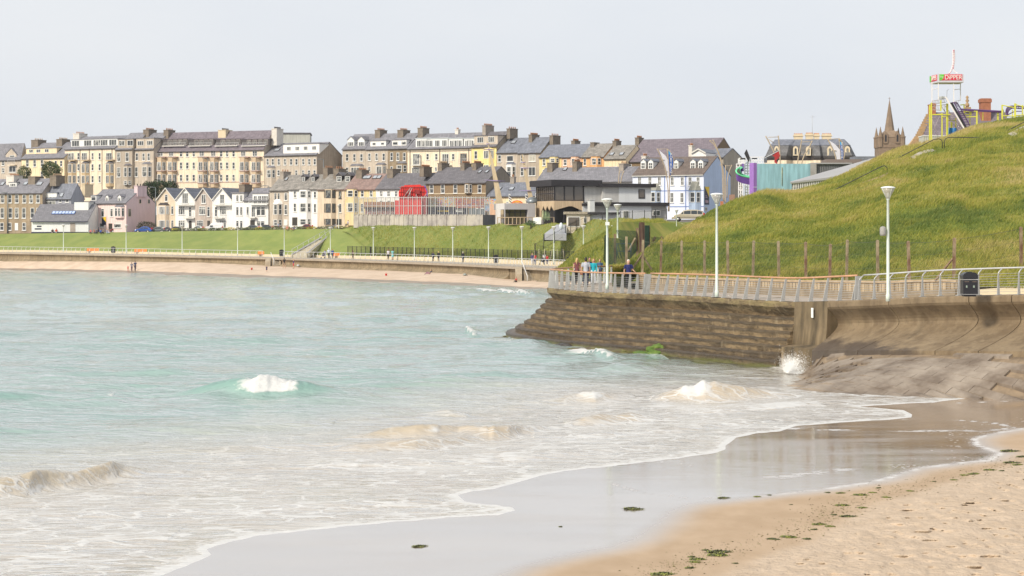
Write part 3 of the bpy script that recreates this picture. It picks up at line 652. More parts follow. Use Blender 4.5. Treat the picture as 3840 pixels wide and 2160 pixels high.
farsweep(0,36,'wall_panel',fprof,wallm,farwall); farsweep(36,fpx.index(1000),'wall_panel',fprof,wallm,farwall)
i2=fpx.index(1050); farsweep(i2,i1,'wall_panel',fprof,wallm,farwall)
i3=fpx.index(2025); farsweep(i3,len(fpx)-1,'wall_panel',fprof,wallm,farwall)
farsweep(0,len(fpx)-1,'coping',lambda zt,zb:[(-.9,zt-.32),(-.9,zt),(.12,zt),(.12,zt-.32),(-.9,zt-.32)],lipm,farwall)
# recess walls at the two beach stairs
mb=MB()
for a,b_ in ((fpx.index(1000),i2),(i1,i3)):
    for i in range(a,b_):
        P0,P1=FE[i],FE[i+1]; n0,n1=fnorm(i),fnorm(i+1)
        mb.add([P0-n0*.5+Vector((0,0,-3.5)),P1-n1*.5+Vector((0,0,-3.5)),P1-n1*.5,P0-n0*.5],[(0,1,2,3)])
under(mb.build('recess_wall',wallm),farwall)
def stair(px0,px1,pyt,pyb,dt,label,nst):
    """flight coming out from the wall towards the water"""
    a=W(px0,pyt,dt); H=a.z-(CH-(pyb-HY)/F*(dt-4))+.1; w=(px1-px0)/F*dt
    e=empty('beach_stairs',Vector((a.x,a.y,a.z-H)),label,'stairs'); sh=.55
    mb=MB()
    for k in range(nst):
        z1=H*(nst-k)/nst-.02; x0=sh*k/nst; mb.box(x0,-(k+1)*.30,-.6,x0+w,-k*.30+.02,z1)
        mb.box(x0-.0,-(k+1)*.30-.02,z1-.05,x0+w,-(k+1)*.30+.0,z1+.01,1)
    mb.build('flight',[mat('stair_concrete',(.24,.20,.15),.85,.12,1.2),mat('stair_nosing',(.42,.37,.29),.85,.1,1)],e)
    L_=nst*.30
    MB().prism([(2,H+.02),(-.5,H+.02),(-L_*.35,H-.2),(-L_*.55,H*.55),(-L_*.6,-.6),(2,-.6)],-.95,-.02,axis='x').build('side_wall',mat('stair_side',(.36,.30,.22),.85,.12,1.2),e)
    MB().prism([(2,H+.02),(-.6,H+.02),(-L_,.8),(-L_,-.6),(2,-.6)],w+.3,w+.62,axis='x').build('side_wall',_m['stair_side'],e)
    MB().tube([(-.1,.2,H+.9),(-.1,-.2,H+.95),(.15+sh,-L_+.1,1.0),(.15+sh,-L_+.1,0)],.05,6).build('handrail',mat('galv_white',(.66,.67,.68),.35,.05,2),e)
    return e
stair(1018,1046,967,995,351,'shorter concrete beach stairs with white handrail beside the man in black',8)
stair(1958,1994,1001,1060,277,'taller flight of concrete steps with white handrail beside the child in red',12)
# ---- far deck + seat wall + banks
def ribbon(name,nodes,m,px_list,kind='structure',lab=None,cat=None,jit=0,attrs=None):
    """nodes: functions px-> (X,Y,Z)"""
    A=np.array([[f(px) for px in px_list] for f in nodes],float)
    V=A.reshape(-1,3)
    o=gridmesh(name,V,len(nodes),len(px_list),m)
    tag(o,kind=kind); return o
def inland(px,off,dz=0):
    p=pr_edge(px); q=pr_edge(px+8); d=q-p; d.z=0; d.normalize(); n_=Vector((-d.y,d.x,0)); n_=n_ if n_.y>0 else -n_
    return (p.x+n_.x*off,p.y+n_.y*off,p.z+dz)
pl=list(np.arange(-900,2300,20))
ribbon('promenade',[lambda p:inland(p,-.02,.006),lambda p:inland(p,7.2,.006)],mat('far_promenade',(.40,.36,.31),.8,.06,.3),pl)
seatm=mat('seat_wall_cream',(.62,.53,.37),.7,.05,.6)
e=empty('seat_wall',Vector(inland(900,7)),'low cream concrete kerb wall along the back of the far promenade','wall')
mb=MB(); vs=[];fs=[];n=0
for p in pl:
    z=0; hh_=.42 if p<1000 else .42+.25*min(1,(p-1000)/500)
    for o_,dz in ((7.2,-.2),(7.2,hh_),(7.9,hh_),(7.9,-.2)): q=inland(p,o_,dz); vs.append(q)
    n+=1
under(mb.add(vs,[(i*4+k,i*4+k+1,i*4+k+5,i*4+k+4) for i in range(n-1) for k in range(3)]).build('wall_body',seatm),e)
BT=[(-900,878,500),(0,877,432),(500,870,402),(745,866,392),(1000,862,376),(1280,857,362),(1340,846,356),(1500,846,346),(1700,848,332),(1850,843,318),(1960,842,312),(2100,838,300),(2200,828,292),(2290,820,284),(2440,822,276),(2530,832,268),(2680,834,262),(2900,838,256)]
grass_lawn=mat('mown_lawn',(.165,.215,.05),.9,.14,.22,.0,col2=(.22,.255,.065),stretch=(1,1,3))
grass_rough=mat('rough_grass',(.12,.165,.030),.95,.2,.45,.05,3,col2=(.20,.215,.055),thresh=(.35,.68))
def bt(p): return tuple(W(p,interp(BT,p,1),interp(BT,p,2)))
def mid(t,bulge=0,jz=0):
    def f(p):
        a=Vector(inland(p,8.0,.3)); b_=Vector(bt(p)); q=a.lerp(b_,t); q.z+=bulge*(b_.z-a.z)*4*t*(1-t)+jz*mnoise.noise(Vector((p*.02,t*3,0)))
        return tuple(q)
    return f
lawn=ribbon('lawn_bank',[mid(t,.02) for t in np.linspace(0,1,10)],grass_lawn,list(np.arange(-900,1341,20)))
roughb=ribbon('grass_bank',[mid(t,.10,.35) for t in np.linspace(0,1,24)],grass_rough,list(np.arange(1270,2901,10)))
# ---- town ground (one big sheet rising behind the bank and out to the horizon)
def tg(dist,zf):
    def f(p):
        a=Vector(bt(p)); d=a.y+dist; q=W(p,HY,d); return (q.x,q.y,a.z+zf)
    return f
groundm=mat('town_ground',(.16,.15,.14),.9,.12,.2)
def far_(d,z):
    return lambda p:( (p-CX)/F*d, d, z)
plx=list(np.arange(-3000,9000,60))
def rowd_(off,z):
    def f(p):
        a=Vector(bt(p)); d=float(np.interp(p,[0,1000,1500,2000,2500],[446,424,402,392,388]))+off; return ((p-CX)/F*d,d,a.z+z)
    return f
ribbon('ground',[tg(-.0,-.03),tg(9,.0),rowd_(0,-.1),rowd_(22,3.5),rowd_(90,4.5),far_(600,11),far_(1200,6),far_(4500,-2)],groundm,plx)
ribbon('road',[tg(2.5,.045),tg(9,.045)],mat('asphalt',(.055,.055,.058),.85,.1,1),list(np.arange(-900,1400,20)))
# seabed & far beach
fbm_=mat('far_sand',(.60,.475,.365),.9,.12,.4,.05,1.2,col2=(.50,.385,.285))
WL=[(-900,1008),(0,1013),(250,1018),(500,1025),(750,1036),(1000,1045),(1250,1053),(1500,1063),(1750,1073),(2000,1086),(2100,1092),(2300,1110)]
def fb(t):
    def f(p):
        yb=interp(WB,p,1); p2=pr_edge(p); n_=inland(p,-1.6); d0=n_[1]; z0=CH-(yb-HY)/F*d0
        w=Wz(p,interp(WL,p,1)+1.2*mnoise.noise(Vector((p*.02,1,0))),0)
        if t<=1:
            d=d0+(w.y-d0)*t; z=z0*(1-t)**1.0
            z=z0+(0-z0)*t+.10*math.sin(t*3.14)+.05*mnoise.noise(Vector((p*.03,t*6,2)))
            return ((p-CX)/F*d,d,max(z,0) if t<1 else 0.0)
        d=w.y-(t-1)*60; return ((p-CX)/F*d,d,-.06*(w.y-d))
    return f
ribbon('far_beach',[fb(-.08)]+[fb(t) for t in np.linspace(0,1,16)]+[fb(1.1),fb(1.6)],fbm_,list(np.arange(-900,2321,20)))
# wet strip
ribbon('wet_sand',[lambda p:(lambda a:(a[0],a[1],a[2]+.02))(fb(.80+.05*mnoise.noise(Vector((p*.013,0,5))))(p)),lambda p:(lambda a:(a[0],a[1],a[2]+.025))(fb(.9)(p)),lambda p:(lambda a:(a[0],a[1],a[2]+.02))(fb(1.05)(p))],mat('far_wet_sand',(.25,.18,.12),.35,.12,.3,spec=.6),list(np.arange(-900,2321,20)))
# ---- hill behind near promenade
RG=[(2200,997,129),(2330,1000,129),(2365,982,133),(2400,952,138),(2440,925,142),(2482,899,147),(2530,872,151),(2570,850,155),(2620,821,160),(2679,783,165),(2760,750,168),(2846,720,171),(2920,716,173),(2998,712,175),(3060,695,177),(3119,671,179),(3200,635,181),(3273,597,183),(3330,572,184),(3400,551,185),(3500,525,187),(3564,506,188),(3674,467,189),(3840,436,191),(4300,392,196),(5200,330,205)]
WLs=-5.3 # inland offset of retaining wall
def hb(px):   # hill base: point at inland offset whose photo column is px
    return None
lsamp=np.arange(8,LL[-1],.25)
bw=[pp(l,WLs-.25,0) for l in lsamp]; bpx=np.array([CX+p.x/p.y*F for p in bw]); 
ok=lsamp>lof(2120); bpx_=bpx[ok]; bw_=np.array([[p.x,p.y,p.z] for p,k in zip(bw,ok) if k])
o_=np.argsort(bpx_); bpx_=bpx_[o_]; bw_=bw_[o_]
print('wall px',bpx_[0],bpx_[-1])
WT=[(2200,991),(2330,994),(2385,1022),(2450,1035),(2600,1040),(2800,1045),(3000,1050),(3300,1053),(3580,1046),(3640,1075),(4000,1078),(5000,1090)]
def base(px):
    if px<=bpx_[0]: d=bw_[0][1]
    else: d=float(np.interp(px,bpx_,bw_[:,1]))
    if px>bpx_[-1]: d=bw_[-1][1]*max(.6,1-(px-bpx_[-1])/6000)
    return W(px,interp(WT,px,1),d)
hpx=np.arange(2296,5200,8.0); ts=np.linspace(0,1,70); HV=[]
for t in ts:
    for px in hpx:
        a=base(px); rpy=interp(RG,px,1)+3*mnoise.noise(Vector((px*.01,0,0))); rd=interp(RG,px,2); zr=CH-(rpy-HY)/F*rd
        d=a.y+(rd-a.y)*t; zz=a.z+(zr-a.z)*(t*.92+.08*math.sin(t*math.pi/2))
        w=math.sin(math.pi*t)
        x=(px-CX)/F*d
        zz+=w*(.45*mnoise.noise(Vector((x*.16,d*.12,0)))+.22*mnoise.noise(Vector((x*.5,d*.35,3))))
        HV.append((x,d,zz))
for dd_,dz in ((3,-.25),(10,-1.6),(25,-4.5),(60,-6),(140,-6)):
    for px in hpx:
        rd=interp(RG,px,2); zr=CH-(interp(RG,px,1)-HY)/F*rd; d=rd+dd_; HV.append(((px-CX)/F*d,d,max(min(zr+dz,11.5 if dd_>20 else 99),8.0 if dd_>20 else -9)))
HV=np.array(HV); nr=len(ts)+5
hillm,N,L=attr_mat_begin('hill_turf'); b=N['Principled BSDF']; b.inputs['Roughness'].default_value=.95; b.inputs['Specular IOR Level'].default_value=.1
nA=noisen(N,L,.13,6,(1,1,1)); nB=noisen(N,L,1.2,5)
c=mixc(N,L,mr(N,L,nA,.4,.62),(.14,.175,.034),(.26,.24,.065)); c=mixc(N,L,mr(N,L,nB,.45,.7,0,.5),c,(.10,.135,.026)); L.new(c,b.inputs['Base Color'])
hill=gridmesh('grass_hill',HV,nr,len(hpx),hillm); tag(hill,kind='structure')
hmask=HV.reshape(nr,len(hpx),3)
def hillpt(px,t): 
    i=(px-hpx[0])/8.0; j=t*(len(ts)-1); i0=int(np.clip(i,0,len(hpx)-2)); j0=int(np.clip(j,0,len(ts)-2)); fi=i-i0;fj=j-j0
    a=hmask[j0,i0]*(1-fi)+hmask[j0,i0+1]*fi; b_=hmask[j0+1,i0]*(1-fi)+hmask[j0+1,i0+1]*fi; return Vector(a*(1-fj)+b_*fj)
def hillhit(px,py):
    best=None
    for t in np.linspace(0,1,200):
        p=hillpt(px,t); y=HY-(p.z-CH)/p.y*F
        if y<=py: return p
    return hillpt(px,1)
# ---- grass blades (tapered leaves) on hill and banks
def grass(name,pos,hgt,wid,lean,cols,label,seed):
    rs=np.random.RandomState(seed); n=len(pos)
    h=hgt*rs.uniform(.45,1.25,n); a=rs.uniform(0,2*np.pi,n); w=wid*rs.uniform(.6,1.4,n)
    dx=np.cos(a)*w; dy=np.sin(a)*w
    lx=lean[0]*h+rs.normal(0,.22,n)*h; ly=lean[1]*h+rs.normal(0,.22,n)*h
    P=pos.copy(); P[:,2]-=.05
    v0=P+np.stack([-dx,-dy,0*dx],1); v1=P+np.stack([dx,dy,0*dx],1)
    m0=P+np.stack([lx*.35-dx*.7,ly*.35-dy*.7,h*.6],1); m1=P+np.stack([lx*.35+dx*.7,ly*.35+dy*.7,h*.6],1)
    tp=P+np.stack([lx,ly,h*(1-.1*np.abs(lean[0]))],1); tp2=tp+np.stack([dx*.1,dy*.1,0*dx],1)
    V=np.stack([v0,v1,m1,m0,tp2,tp],1).reshape(-1,3)
    i=np.arange(n)*6; q=np.concatenate([np.stack([i,i+1,i+2,i+3],1),np.stack([i+3,i+2,i+4,i+5],1)])
    tone=np.repeat(np.clip(cols+rs.normal(0,.13,n),0,1),6); tipa=np.tile([0,0,.6,.6,1,1],n)
    m,N,L=attr_mat_begin(name+'_blades'); b=N['Principled BSDF']; b.inputs['Roughness'].default_value=.7; b.inputs['Specular IOR Level'].default_value=.2
    cr=N.new('ShaderNodeValToRGB'); el=cr.color_ramp.elements
    el[0].position=0; el[0].color=(.085,.165,.035,1); el[1].position=1; el[1].color=(.60,.48,.22,1)
    for p_,c_ in ((.35,(.27,.305,.042,1)),(.62,(.44,.40,.085,1))): e_=el.new(p_); e_.color=c_
    L.new(att(N,'tone'),cr.inputs[0]); c=mixc(N,L,mth(N,L,'MULTIPLY',att(N,'tip'),.35),cr.outputs[0],(.34,.30,.11)); L.new(c,b.inputs['Base Color'])
    tr=N.new('ShaderNodeBsdfTranslucent'); L.new(c,tr.inputs[0]); ms=N.new('ShaderNodeMixShader'); ms.inputs[0].default_value=.4; L.new(b.outputs[0],ms.inputs[1]); L.new(tr.outputs[0],ms.inputs[2]); L.new(ms.outputs[0],N['Material Output'].inputs[0])
    o=rawmesh(name,V,q,m,{'tone':tone,'tip':tipa},smooth=False)
    tag(o,label,'grass',kind='stuff'); return o
rs=np.random.RandomState(3)
def sample(M,n,rs,jr=None):
    r,c,_=M.shape; A=M[:-1,:-1];Bv=M[:-1,1:];C=M[1:,:-1]
    ar=np.linalg.norm(np.cross(Bv-A,C-A),axis=-1).reshape(-1); yy=A[...,1].reshape(-1); wt=ar*(1.0/np.maximum(yy,60))**1.0
    k=rs.choice(len(ar),n,p=wt/wt.sum()); i=k//(c-1); j=k%(c-1); u=rs.uniform(0,1,(n,1)); v=rs.uniform(0,1,(n,1))
    return A[i,j]*(1-u)*(1-v)+M[i,j+1]*u*(1-v)+M[i+1,j]*(1-u)*v+M[i+1,j+1]*u*v
jmax=int((4100-2296)/8)
P=sample(hmask[:len(ts)+2,:jmax],230000,rs)
cl=.52+2.0*fbm(P[:,0]*.13+P[:,1]*.03,P[:,1]*.08,5,4)+.7*fbm(P[:,0]*.7,P[:,1]*.35,6,3)
cl=cl+.12*sstep(10,13,P[:,2])-.20*sstep(9,5.5,P[:,2])
# clumping: keep taller in clumps
hc=.20+.30*np.clip(vnoise(P[:,0]*.75+P[:,1]*.25,P[:,1]*.5,9)-.25,0,1)
cl=cl+.05-.25*np.clip(vnoise(P[:,0]*.55,P[:,1]*.28,19)-.55,0,1)*2
grass('long_grass',P,hc,.022,(.42,-.05),cl,'long yellow-green wind-blown grass covering the near hill',1)
bk=np.array([[mid(t,.10,.35)(p) for p in np.arange(1300,2760,10)] for t in np.linspace(0,1.0,24)])
P=sample(bk,80000,rs); P=P[~((P[:,0]>20.5)&(P[:,0]<29)&(P[:,1]>257))]; cl=.46+1.1*fbm(P[:,0]*.12,P[:,1]*.12,15,4)+.5*fbm(P[:,0]*.6,P[:,1]*.6,16,3)
grass('bank_grass',P,.26+.25*np.clip(vnoise(P[:,0]*.4,P[:,1]*.3,9)-.4,0,1),.032,(.25,-.05),cl,'rough green grass on the far bank below the amusement buildings',2)
# ======================================================== near railing, walls, fences, lamps, bins
galv=mat('galvanised_steel',(.47,.47,.46),.45,.06,4,metal=.35); galvl=mat('rail_steel',(.60,.60,.60),.35,.05,3,metal=.3)
woodr=mat('handrail_wood',(.50,.27,.15),.5,.12,2,stretch=(1,1,1))
Rl=L_A
def rail_section(name,label,l0,l1,sp_,woodtop,lean,h=1.22,mod=None):
    e=empty(name,pathat((l0+l1)/2),label,'railing',group=None)
    n=int(round((l1-l0)/sp_)); mbt=MB(); tops=[]
    for i in range(n+1):
        l=l0+(l1-l0)*i/n; b0=pp(l,-.10,0.02); nn=pnorm(l); inn=-nn; tt=Vector((-nn.y,nn.x,0))
        mb=MB()
        ln_=lean(l) if callable(lean) else lean
        def q(u,w,z,t): return b0+inn*(u+w)+tt*t+Vector((0,0,z))
        if woodtop:
            secs=[(0,.13,0),(ln_*.35,.10,.45),(ln_*1.0,.055,h-.05)]
        else:
            secs=[(0,.10,0),(.0,.055,.55),(.0,.04,.95)]
        for (u0,w0,z0),(u1,w1,z1) in zip(secs[:-1],secs[1:]):
            mb.hexa([q(u0,-w0,z0,-.014),q(u0,w0,z0,-.014),q(u0,w0,z0,.014),q(u0,-w0,z0,.014),q(u1,-w1,z1,-.014),q(u1,w1,z1,-.014),q(u1,w1,z1,.014),q(u1,-w1,z1,.014)])
        if not woodtop: mb.tube([q(0,0,.93,0),q(.03,0,1.03,0),q(.14,0,1.12,0),q(.26,0,h-.02,0)],.03,6)
        mb.box(*(0,0,0,0,0,0)) if False else None
        mb.hexa([q(0,-.16,-.01,-.08),q(0,.16,-.01,-.08),q(0,.16,-.01,.08),q(0,-.16,-.01,.08),q(0,-.16,.02,-.08),q(0,.16,.02,-.08),q(0,.16,.02,.08),q(0,-.16,.02,.08)])
        under(mb.build('post',galv),e)
        tops.append((b0+inn*(ln_ if woodtop else .28)+Vector((0,0,h)),b0,inn,ln_))
    fine=[]
    mb=MB(); pts=[t[0] for t in tops]; mb.tube(pts,.05 if woodtop else .036,8); under(mb.build('handrail',woodr if woodtop else galvl),e)
    for k in range(8):
        z=.14+k*.118; mb=MB()
        mb.tube([t[1]+t[2]*((t[3]*z/h) if woodtop else 0.0)+Vector((0,0,z)) for t in tops],.0085,4); under(mb.build('wire',galv),e)
    return e
lt0=3.0; lt1=lof(2409); lt2=lof(3196)
def lean1(l): return .02+.04*float(sstep(lof(2150),lt1,l))
RS=[None]*3
RS[0]=rail_section('railing','grey slatted railing with wooden handrail curving round the pier tip, behind which people stand',lt0,lt1,1.05,True,lean1)
RS[1]=rail_section('railing','railing with wooden handrail and slanted grey posts in the middle of the near promenade',lt1+.45,lt2-.1,1.2,True,.22)
RS[2]=rail_section('railing','grey metal railing with hooked posts in front of the black litter bin',lt2+.35,LL[-1]-1,1.2,False,0)
for l,lb in ((lt1+.2,'broad grey steel end plate between the two wooden-topped railings'),(lt2+.1,'grey steel end plate where the wooden handrail meets the metal one')):
    nn=pnorm(l); b0=pp(l,-.1,.0); mb=MB(); inn=-nn; tt=Vector((-nn.y,nn.x,0))
    def q(u,z,t): return b0+inn*u+tt*t+Vector((0,0,z))
    mb.hexa([q(-.12,0,-.02),q(.1,0,-.02),q(.1,0,.02),q(-.12,0,.02),q(-.05,1.2,-.02),q(.34,1.2,-.02),q(.34,1.2,.02),q(-.05,1.2,.02)])
    under(mb.build('end_plate',galv),RS[1 if 'broad' in lb else 2])
# ---- retaining wall of upright boards behind the near promenade
boardm=mat('wall_boards',(.50,.40,.27),.85,.10,1.0,.0,col2=(.33,.25,.16),stretch=(3.5,3.5,.3),streak=.35)
lowm=mat('wall_base_concrete',(.26,.21,.15),.85,.15,1.2,.02,8)
e=empty('retaining_wall',pp(L_A,WLs),'weathered concrete and board retaining wall at the foot of the near hill','wall')
lw0=lof(2190,); lw1=None
def wall_strip(l0,l1,off,z0f,z1f,th,m,name,step=.9):
    mb=MB(); 
    vs=[];n=0
    for l in np.linspace(l0,l1,max(2,int((l1-l0)/step))):
        vs+= [pp(l,off,z0f(l)),pp(l,off,z1f(l)),pp(l,off-th,z1f(l)),pp(l,off-th,z0f(l))]; n+=1
    mb.add(vs,[(i*4+k,i*4+(k+1)%4,(i+1)*4+(k+1)%4,(i+1)*4+k) for i in range(n-1) for k in range(4)]+[(0,1,2,3),((n-1)*4,(n-1)*4+1,(n-1)*4+2,(n-1)*4+3)])
    o=mb.build(name,m); under(o,e); return o
# height of wall over deck from photo tops
def wtop(l):
    p=pp(l,WLs,0); px=CX+p.x/p.y*F; return CH-(interp(WT,px,1)-HY)/F*p.y-p.z
bl=[l for l in lsamp if True]
def l_of_wallpx(px):
    for l in lsamp:
        p=pp(l,WLs,0)
        if l>lof(2110) and CX+p.x/p.y*F>=px: return l
    return LL[-1]
lwa,lwb=l_of_wallpx(2240),l_of_wallpx(3585)
wall_strip(lwa,lwb,WLs,lambda l:.42,lambda l:wtop(l)-.12,.25,boardm,'board_face')
wall_strip(lwa,lwb,WLs+.12,lambda l:-.2,lambda l:.45,.3,lowm,'base')
wall_strip(lwa,lwb,WLs+.06,lambda l:wtop(l)-.12,lambda l:wtop(l),.4,mat('coping_timber',(.42,.32,.21),.8,.12,2),'coping')
mb=MB(); 
for l in np.arange(lwa,lwb,.34):
    nn=pnorm(l); b0=pp(l,WLs+.015,.45); tt=Vector((-nn.y,nn.x,0)); h=wtop(l)-.6
    if h>.1: mb.hexa([b0-tt*.008,b0+tt*.008,b0+tt*.008+nn*.012,b0-tt*.008+nn*.012]+[v+Vector((0,0,h)) for v in (b0-tt*.008,b0+tt*.008,b0+tt*.008+nn*.012,b0-tt*.008+nn*.012)])
under(mb.build('board_joints',mat('joint_dark',(.16,.12,.08),.9,.1,2)),e)
lwc=LL[-1]
e=empty('low_wall',pp(lwb+3,WLs),'low pale cream wall at the foot of the hill beside the litter bin','wall')
wall_strip(lwb+.5,lwc-.5,WLs-.3,lambda l:-.2,lambda l:.38,.5,seatm,'wall_body'); wall_strip(lwb+.5,lwc-.5,WLs-.9,lambda l:.38,lambda l:.5,.6,mat('capping',(.36,.32,.28),.8,.1,1),'coping')
# ---- near wire fence
fpx_=[(2408,901,1022,0),(2477,904,1024,1),(2557,904,1028,0),(2642,904,1033,0),(2731,904,1036,0),(2823,904,1040,0),(2921,906,1044,0),(3022,909,1046,1),(3111,917,1052,1),(3174,901,1053,2),(3292,902,1054,0),(3410,906,1052,1),(3576,894,1046,1),(3830,853,1000,1),(4060,850,1010,0)]
pm=mat('fence_post_concrete',(.34,.28,.18),.9,.2,3,.01,12,col2=(.16,.12,.075),stretch=(1,1,.4))
pmr=mat('fence_post_rusty',(.30,.235,.15),.9,.2,4,.01,12,col2=(.14,.075,.045),stretch=(1,1,.35))
e=empty('wire_fence',W(2642,1033,118),'rusty wire mesh fence on square concrete posts along the foot of the near hill','fence')
tp=[]
for (px,yt,yb,k) in fpx_:
    b0=hillhit(px,yb) if px>2440 else base(px); b0=W(px,yb,b0.y-.15); h=(yb-yt)/F*b0.y; r=.075 if k<2 else .07
    mb=MB(); ln=.06*math.sin(px); mb.hexa([(-r,-r,-.3),(r,-r,-.3),(r,r,-.3),(-r,r,-.3),(-r+ln,-r,h),(r+ln,-r,h),(r+ln,r,h),(-r+ln,r,h)])
    mb.add([(-r+ln,-r,h),(r+ln,-r,h),(r+ln,r,h),(-r+ln,r,h),(ln,0,h+.05)],[(0,1,4),(1,2,4),(2,3,4),(3,0,4)])
    o=mb.build('post',pm if k!=1 else pmr); o.location=b0; under(o,e); tp.append((b0,h))
mb=MB(); wirem=mat('wire_mesh',(.10,.11,.08),.6,.1,2,metal=.3)
for (a,ha),(b_,hb_) in zip(tp[:-1],tp[1:]):
    n=int((b_-a).length/.13)
    for zf in (0.97,.66,.33): 
        mb.tube([a.lerp(b_,t)+Vector((0,0,(ha+(hb_-ha)*t)*zf-(.05*math.sin(t*math.pi)))) for t in (0,.25,.5,.75,1)],.010 if zf>.9 else .006,3)
    L_=(b_-a).length
    for i in range(-12,n):   # diamond mesh
        for sgn in (1,-1):
            t0=i/n; t1=t0+ha*.97/L_*.8
            if sgn<0: t0,t1=t1,t0
            za,zb_=0.02,ha*.96
            ta,tb=t0,t1
            # clip
            def cl(t,z,t2,z2):
                if t<0: z=z+(z2-z)*(0-t)/(t2-t); t=0
                if t>1: z=z+(z2-z)*(1-t)/(t2-t); t=1
                return t,z
            if (ta<0 and tb<0) or (ta>1 and tb>1): continue
            A=cl(ta,za,tb,zb_); B=cl(tb,zb_,ta,za); mb.tube([a.lerp(b_,A[0])+Vector((0,0,A[1])),a.lerp(b_,B[0])+Vector((0,0,B[1]))],.0028,3,cap=False)
under(mb.build('wire_netting',wirem),e)
mb=MB(); a,h=tp[0]; mb.tube([a+Vector((0,0,h*.55)),a+Vector((-.95,.2,-.2))],.07,4,sm=False); mb.tube([a+Vector((0,0,h*.55)),a+Vector((.9,.3,-.2))],.07,4,sm=False); under(mb.build('brace',pm),e)
mb=MB(); a,h=tp[12]; mb.tube([a+Vector((-.05,0,h*.5)),a+Vector((-.95,0,-.1))],.06,4,sm=False); under(mb.build('brace',pmr),e)
# taller green-netted fence left of the hill
e=empty('netting_fence',W(2320,985,131),'dark green netting fence on leaning rusty posts behind the woman in blue','fence')
def post(px,yt,yb,d,w,m,dx=0,name='post'):
    b0=W(px,yb,d); h=(yb-yt)/F*d; r=w/2/F*d; mb=MB(); ddx=dx/F*d
    mb.hexa([(-r,-r,-.2),(r,-r,-.2),(r,r,-.2),(-r,r,-.2),(-r+ddx,-r,h),(r+ddx,-r,h),(r+ddx,r,h),(-r+ddx,r,h)]); o=mb.build(name,m); o.location=b0; under(o,e)
for a in ((2279,875,1000,138,9,pm),(2306,877,990,140,9,pmr),(2349,887,1000,131,9,pm),(2390,855,960,142,9,pmr),(2434,848,930,146,8,pmr),(2481,886,925,147,6,pmr)): post(*a)
for x0,y0,x1,y1,d in ((2355,945,2384,893,136),(2448,905,2458,888,146)):
    a=W(x0,y0,d);b_=W(x1,y1,d); mb=MB(); mb.tube([a,b_],.09,4,sm=False); under(mb.build('brace',pm),e)
mb=MB(); netm=mat('green_netting',(.025,.07,.045),.8,.15,3)
def net(P,Q,step=.16,r=.0065):  # P bottom polyline, Q top polyline lists of Vector, bilinear diagonal wires
    n=int((P[-1]-P[0]).length/step); m_=int((Q[0]-P[0]).length/step)
    def pt(u,v):
        def at(L_,u): 
            k=u*(len(L_)-1); i=min(int(k),len(L_)-2); return L_[i].lerp(L_[i+1],k-i)
        return at(P,u).lerp(at(Q,u),v)
    for i in range(-m_,n):
        for sg in (0,1):
            u0,u1=i/n,(i+m_)/n
            v0,v1=(0,1) if sg==0 else (1,0)
            if u0<0: v0=v0+(v1-v0)*(-u0)/(u1-u0); u0=0
            if u1>1: v1=v0+(v1-v0)*(1-u0)/(u1-u0); u1=1
            if u1>u0: mb.tube([pt(u0,v0),pt((u0+u1)/2,(v0+v1)/2),pt(u1,v1)],r,3,cap=False)
net([W(2283,992,131),W(2310,990,133),W(2350,985,136)],[W(2262,890,131),W(2310,893,133),W(2349,902,136)],.10)
net([W(2262,975,130.6),W(2283,1000,131)],[W(2268,880,130.6),W(2283,890,131)],.05,.008)
net([W(2349,985,137),W(2390,940,142)],[W(2310,862,140),W(2390,866,142)],.12)
net([W(2400,950,143),W(2436,915,146)],[W(2395,845,143),W(2436,845,146)],.06,.008)
net([W(2440,925,146),W(2481,915,147),W(2500,910,149)],[W(2440,888,146),W(2481,890,147),W(2500,893,149)],.1)
under(mb.build('netting',netm),e)
# big rusty sheet piles
tag(MB().prism([(-.19,0),(.19,0),(.19,.25),(-.19,.25)],-1,1.95,axis='z').prism([(-.05,-.08),(.05,-.08),(.05,0),(-.05,0)],-1,1.97,axis='z').build('steel_pile',mat('rust_pile',(.16,.10,.07),.85,.2,2,.02,8,col2=(.06,.03,.025),stretch=(2,2,.15))),'tall dark rusty steel pile standing behind the wire fence','post').location=W(2407,937,141)
mb=MB(); fr=mat('blue_grey_frame',(.05,.08,.10),.5,.1,2)
for a,b_ in (((2312,914),(2366,914)),((2312,942),(2366,942)),((2312,912),(2312,968)),((2366,914),(2366,968)),((2316,916),(2331,968)),((2312,940),(2322,970))): mb.tube([W(*a,135),W(*b_,135)],.03,5)
mb.v=[tuple(Vector(v)-W(2340,968,135)) for v in mb.v]; o=mb.build('steel_trestle',fr); o.location=W(2340,968,135); tag(o,'dark blue metal frame behind the netting fence','trestle')
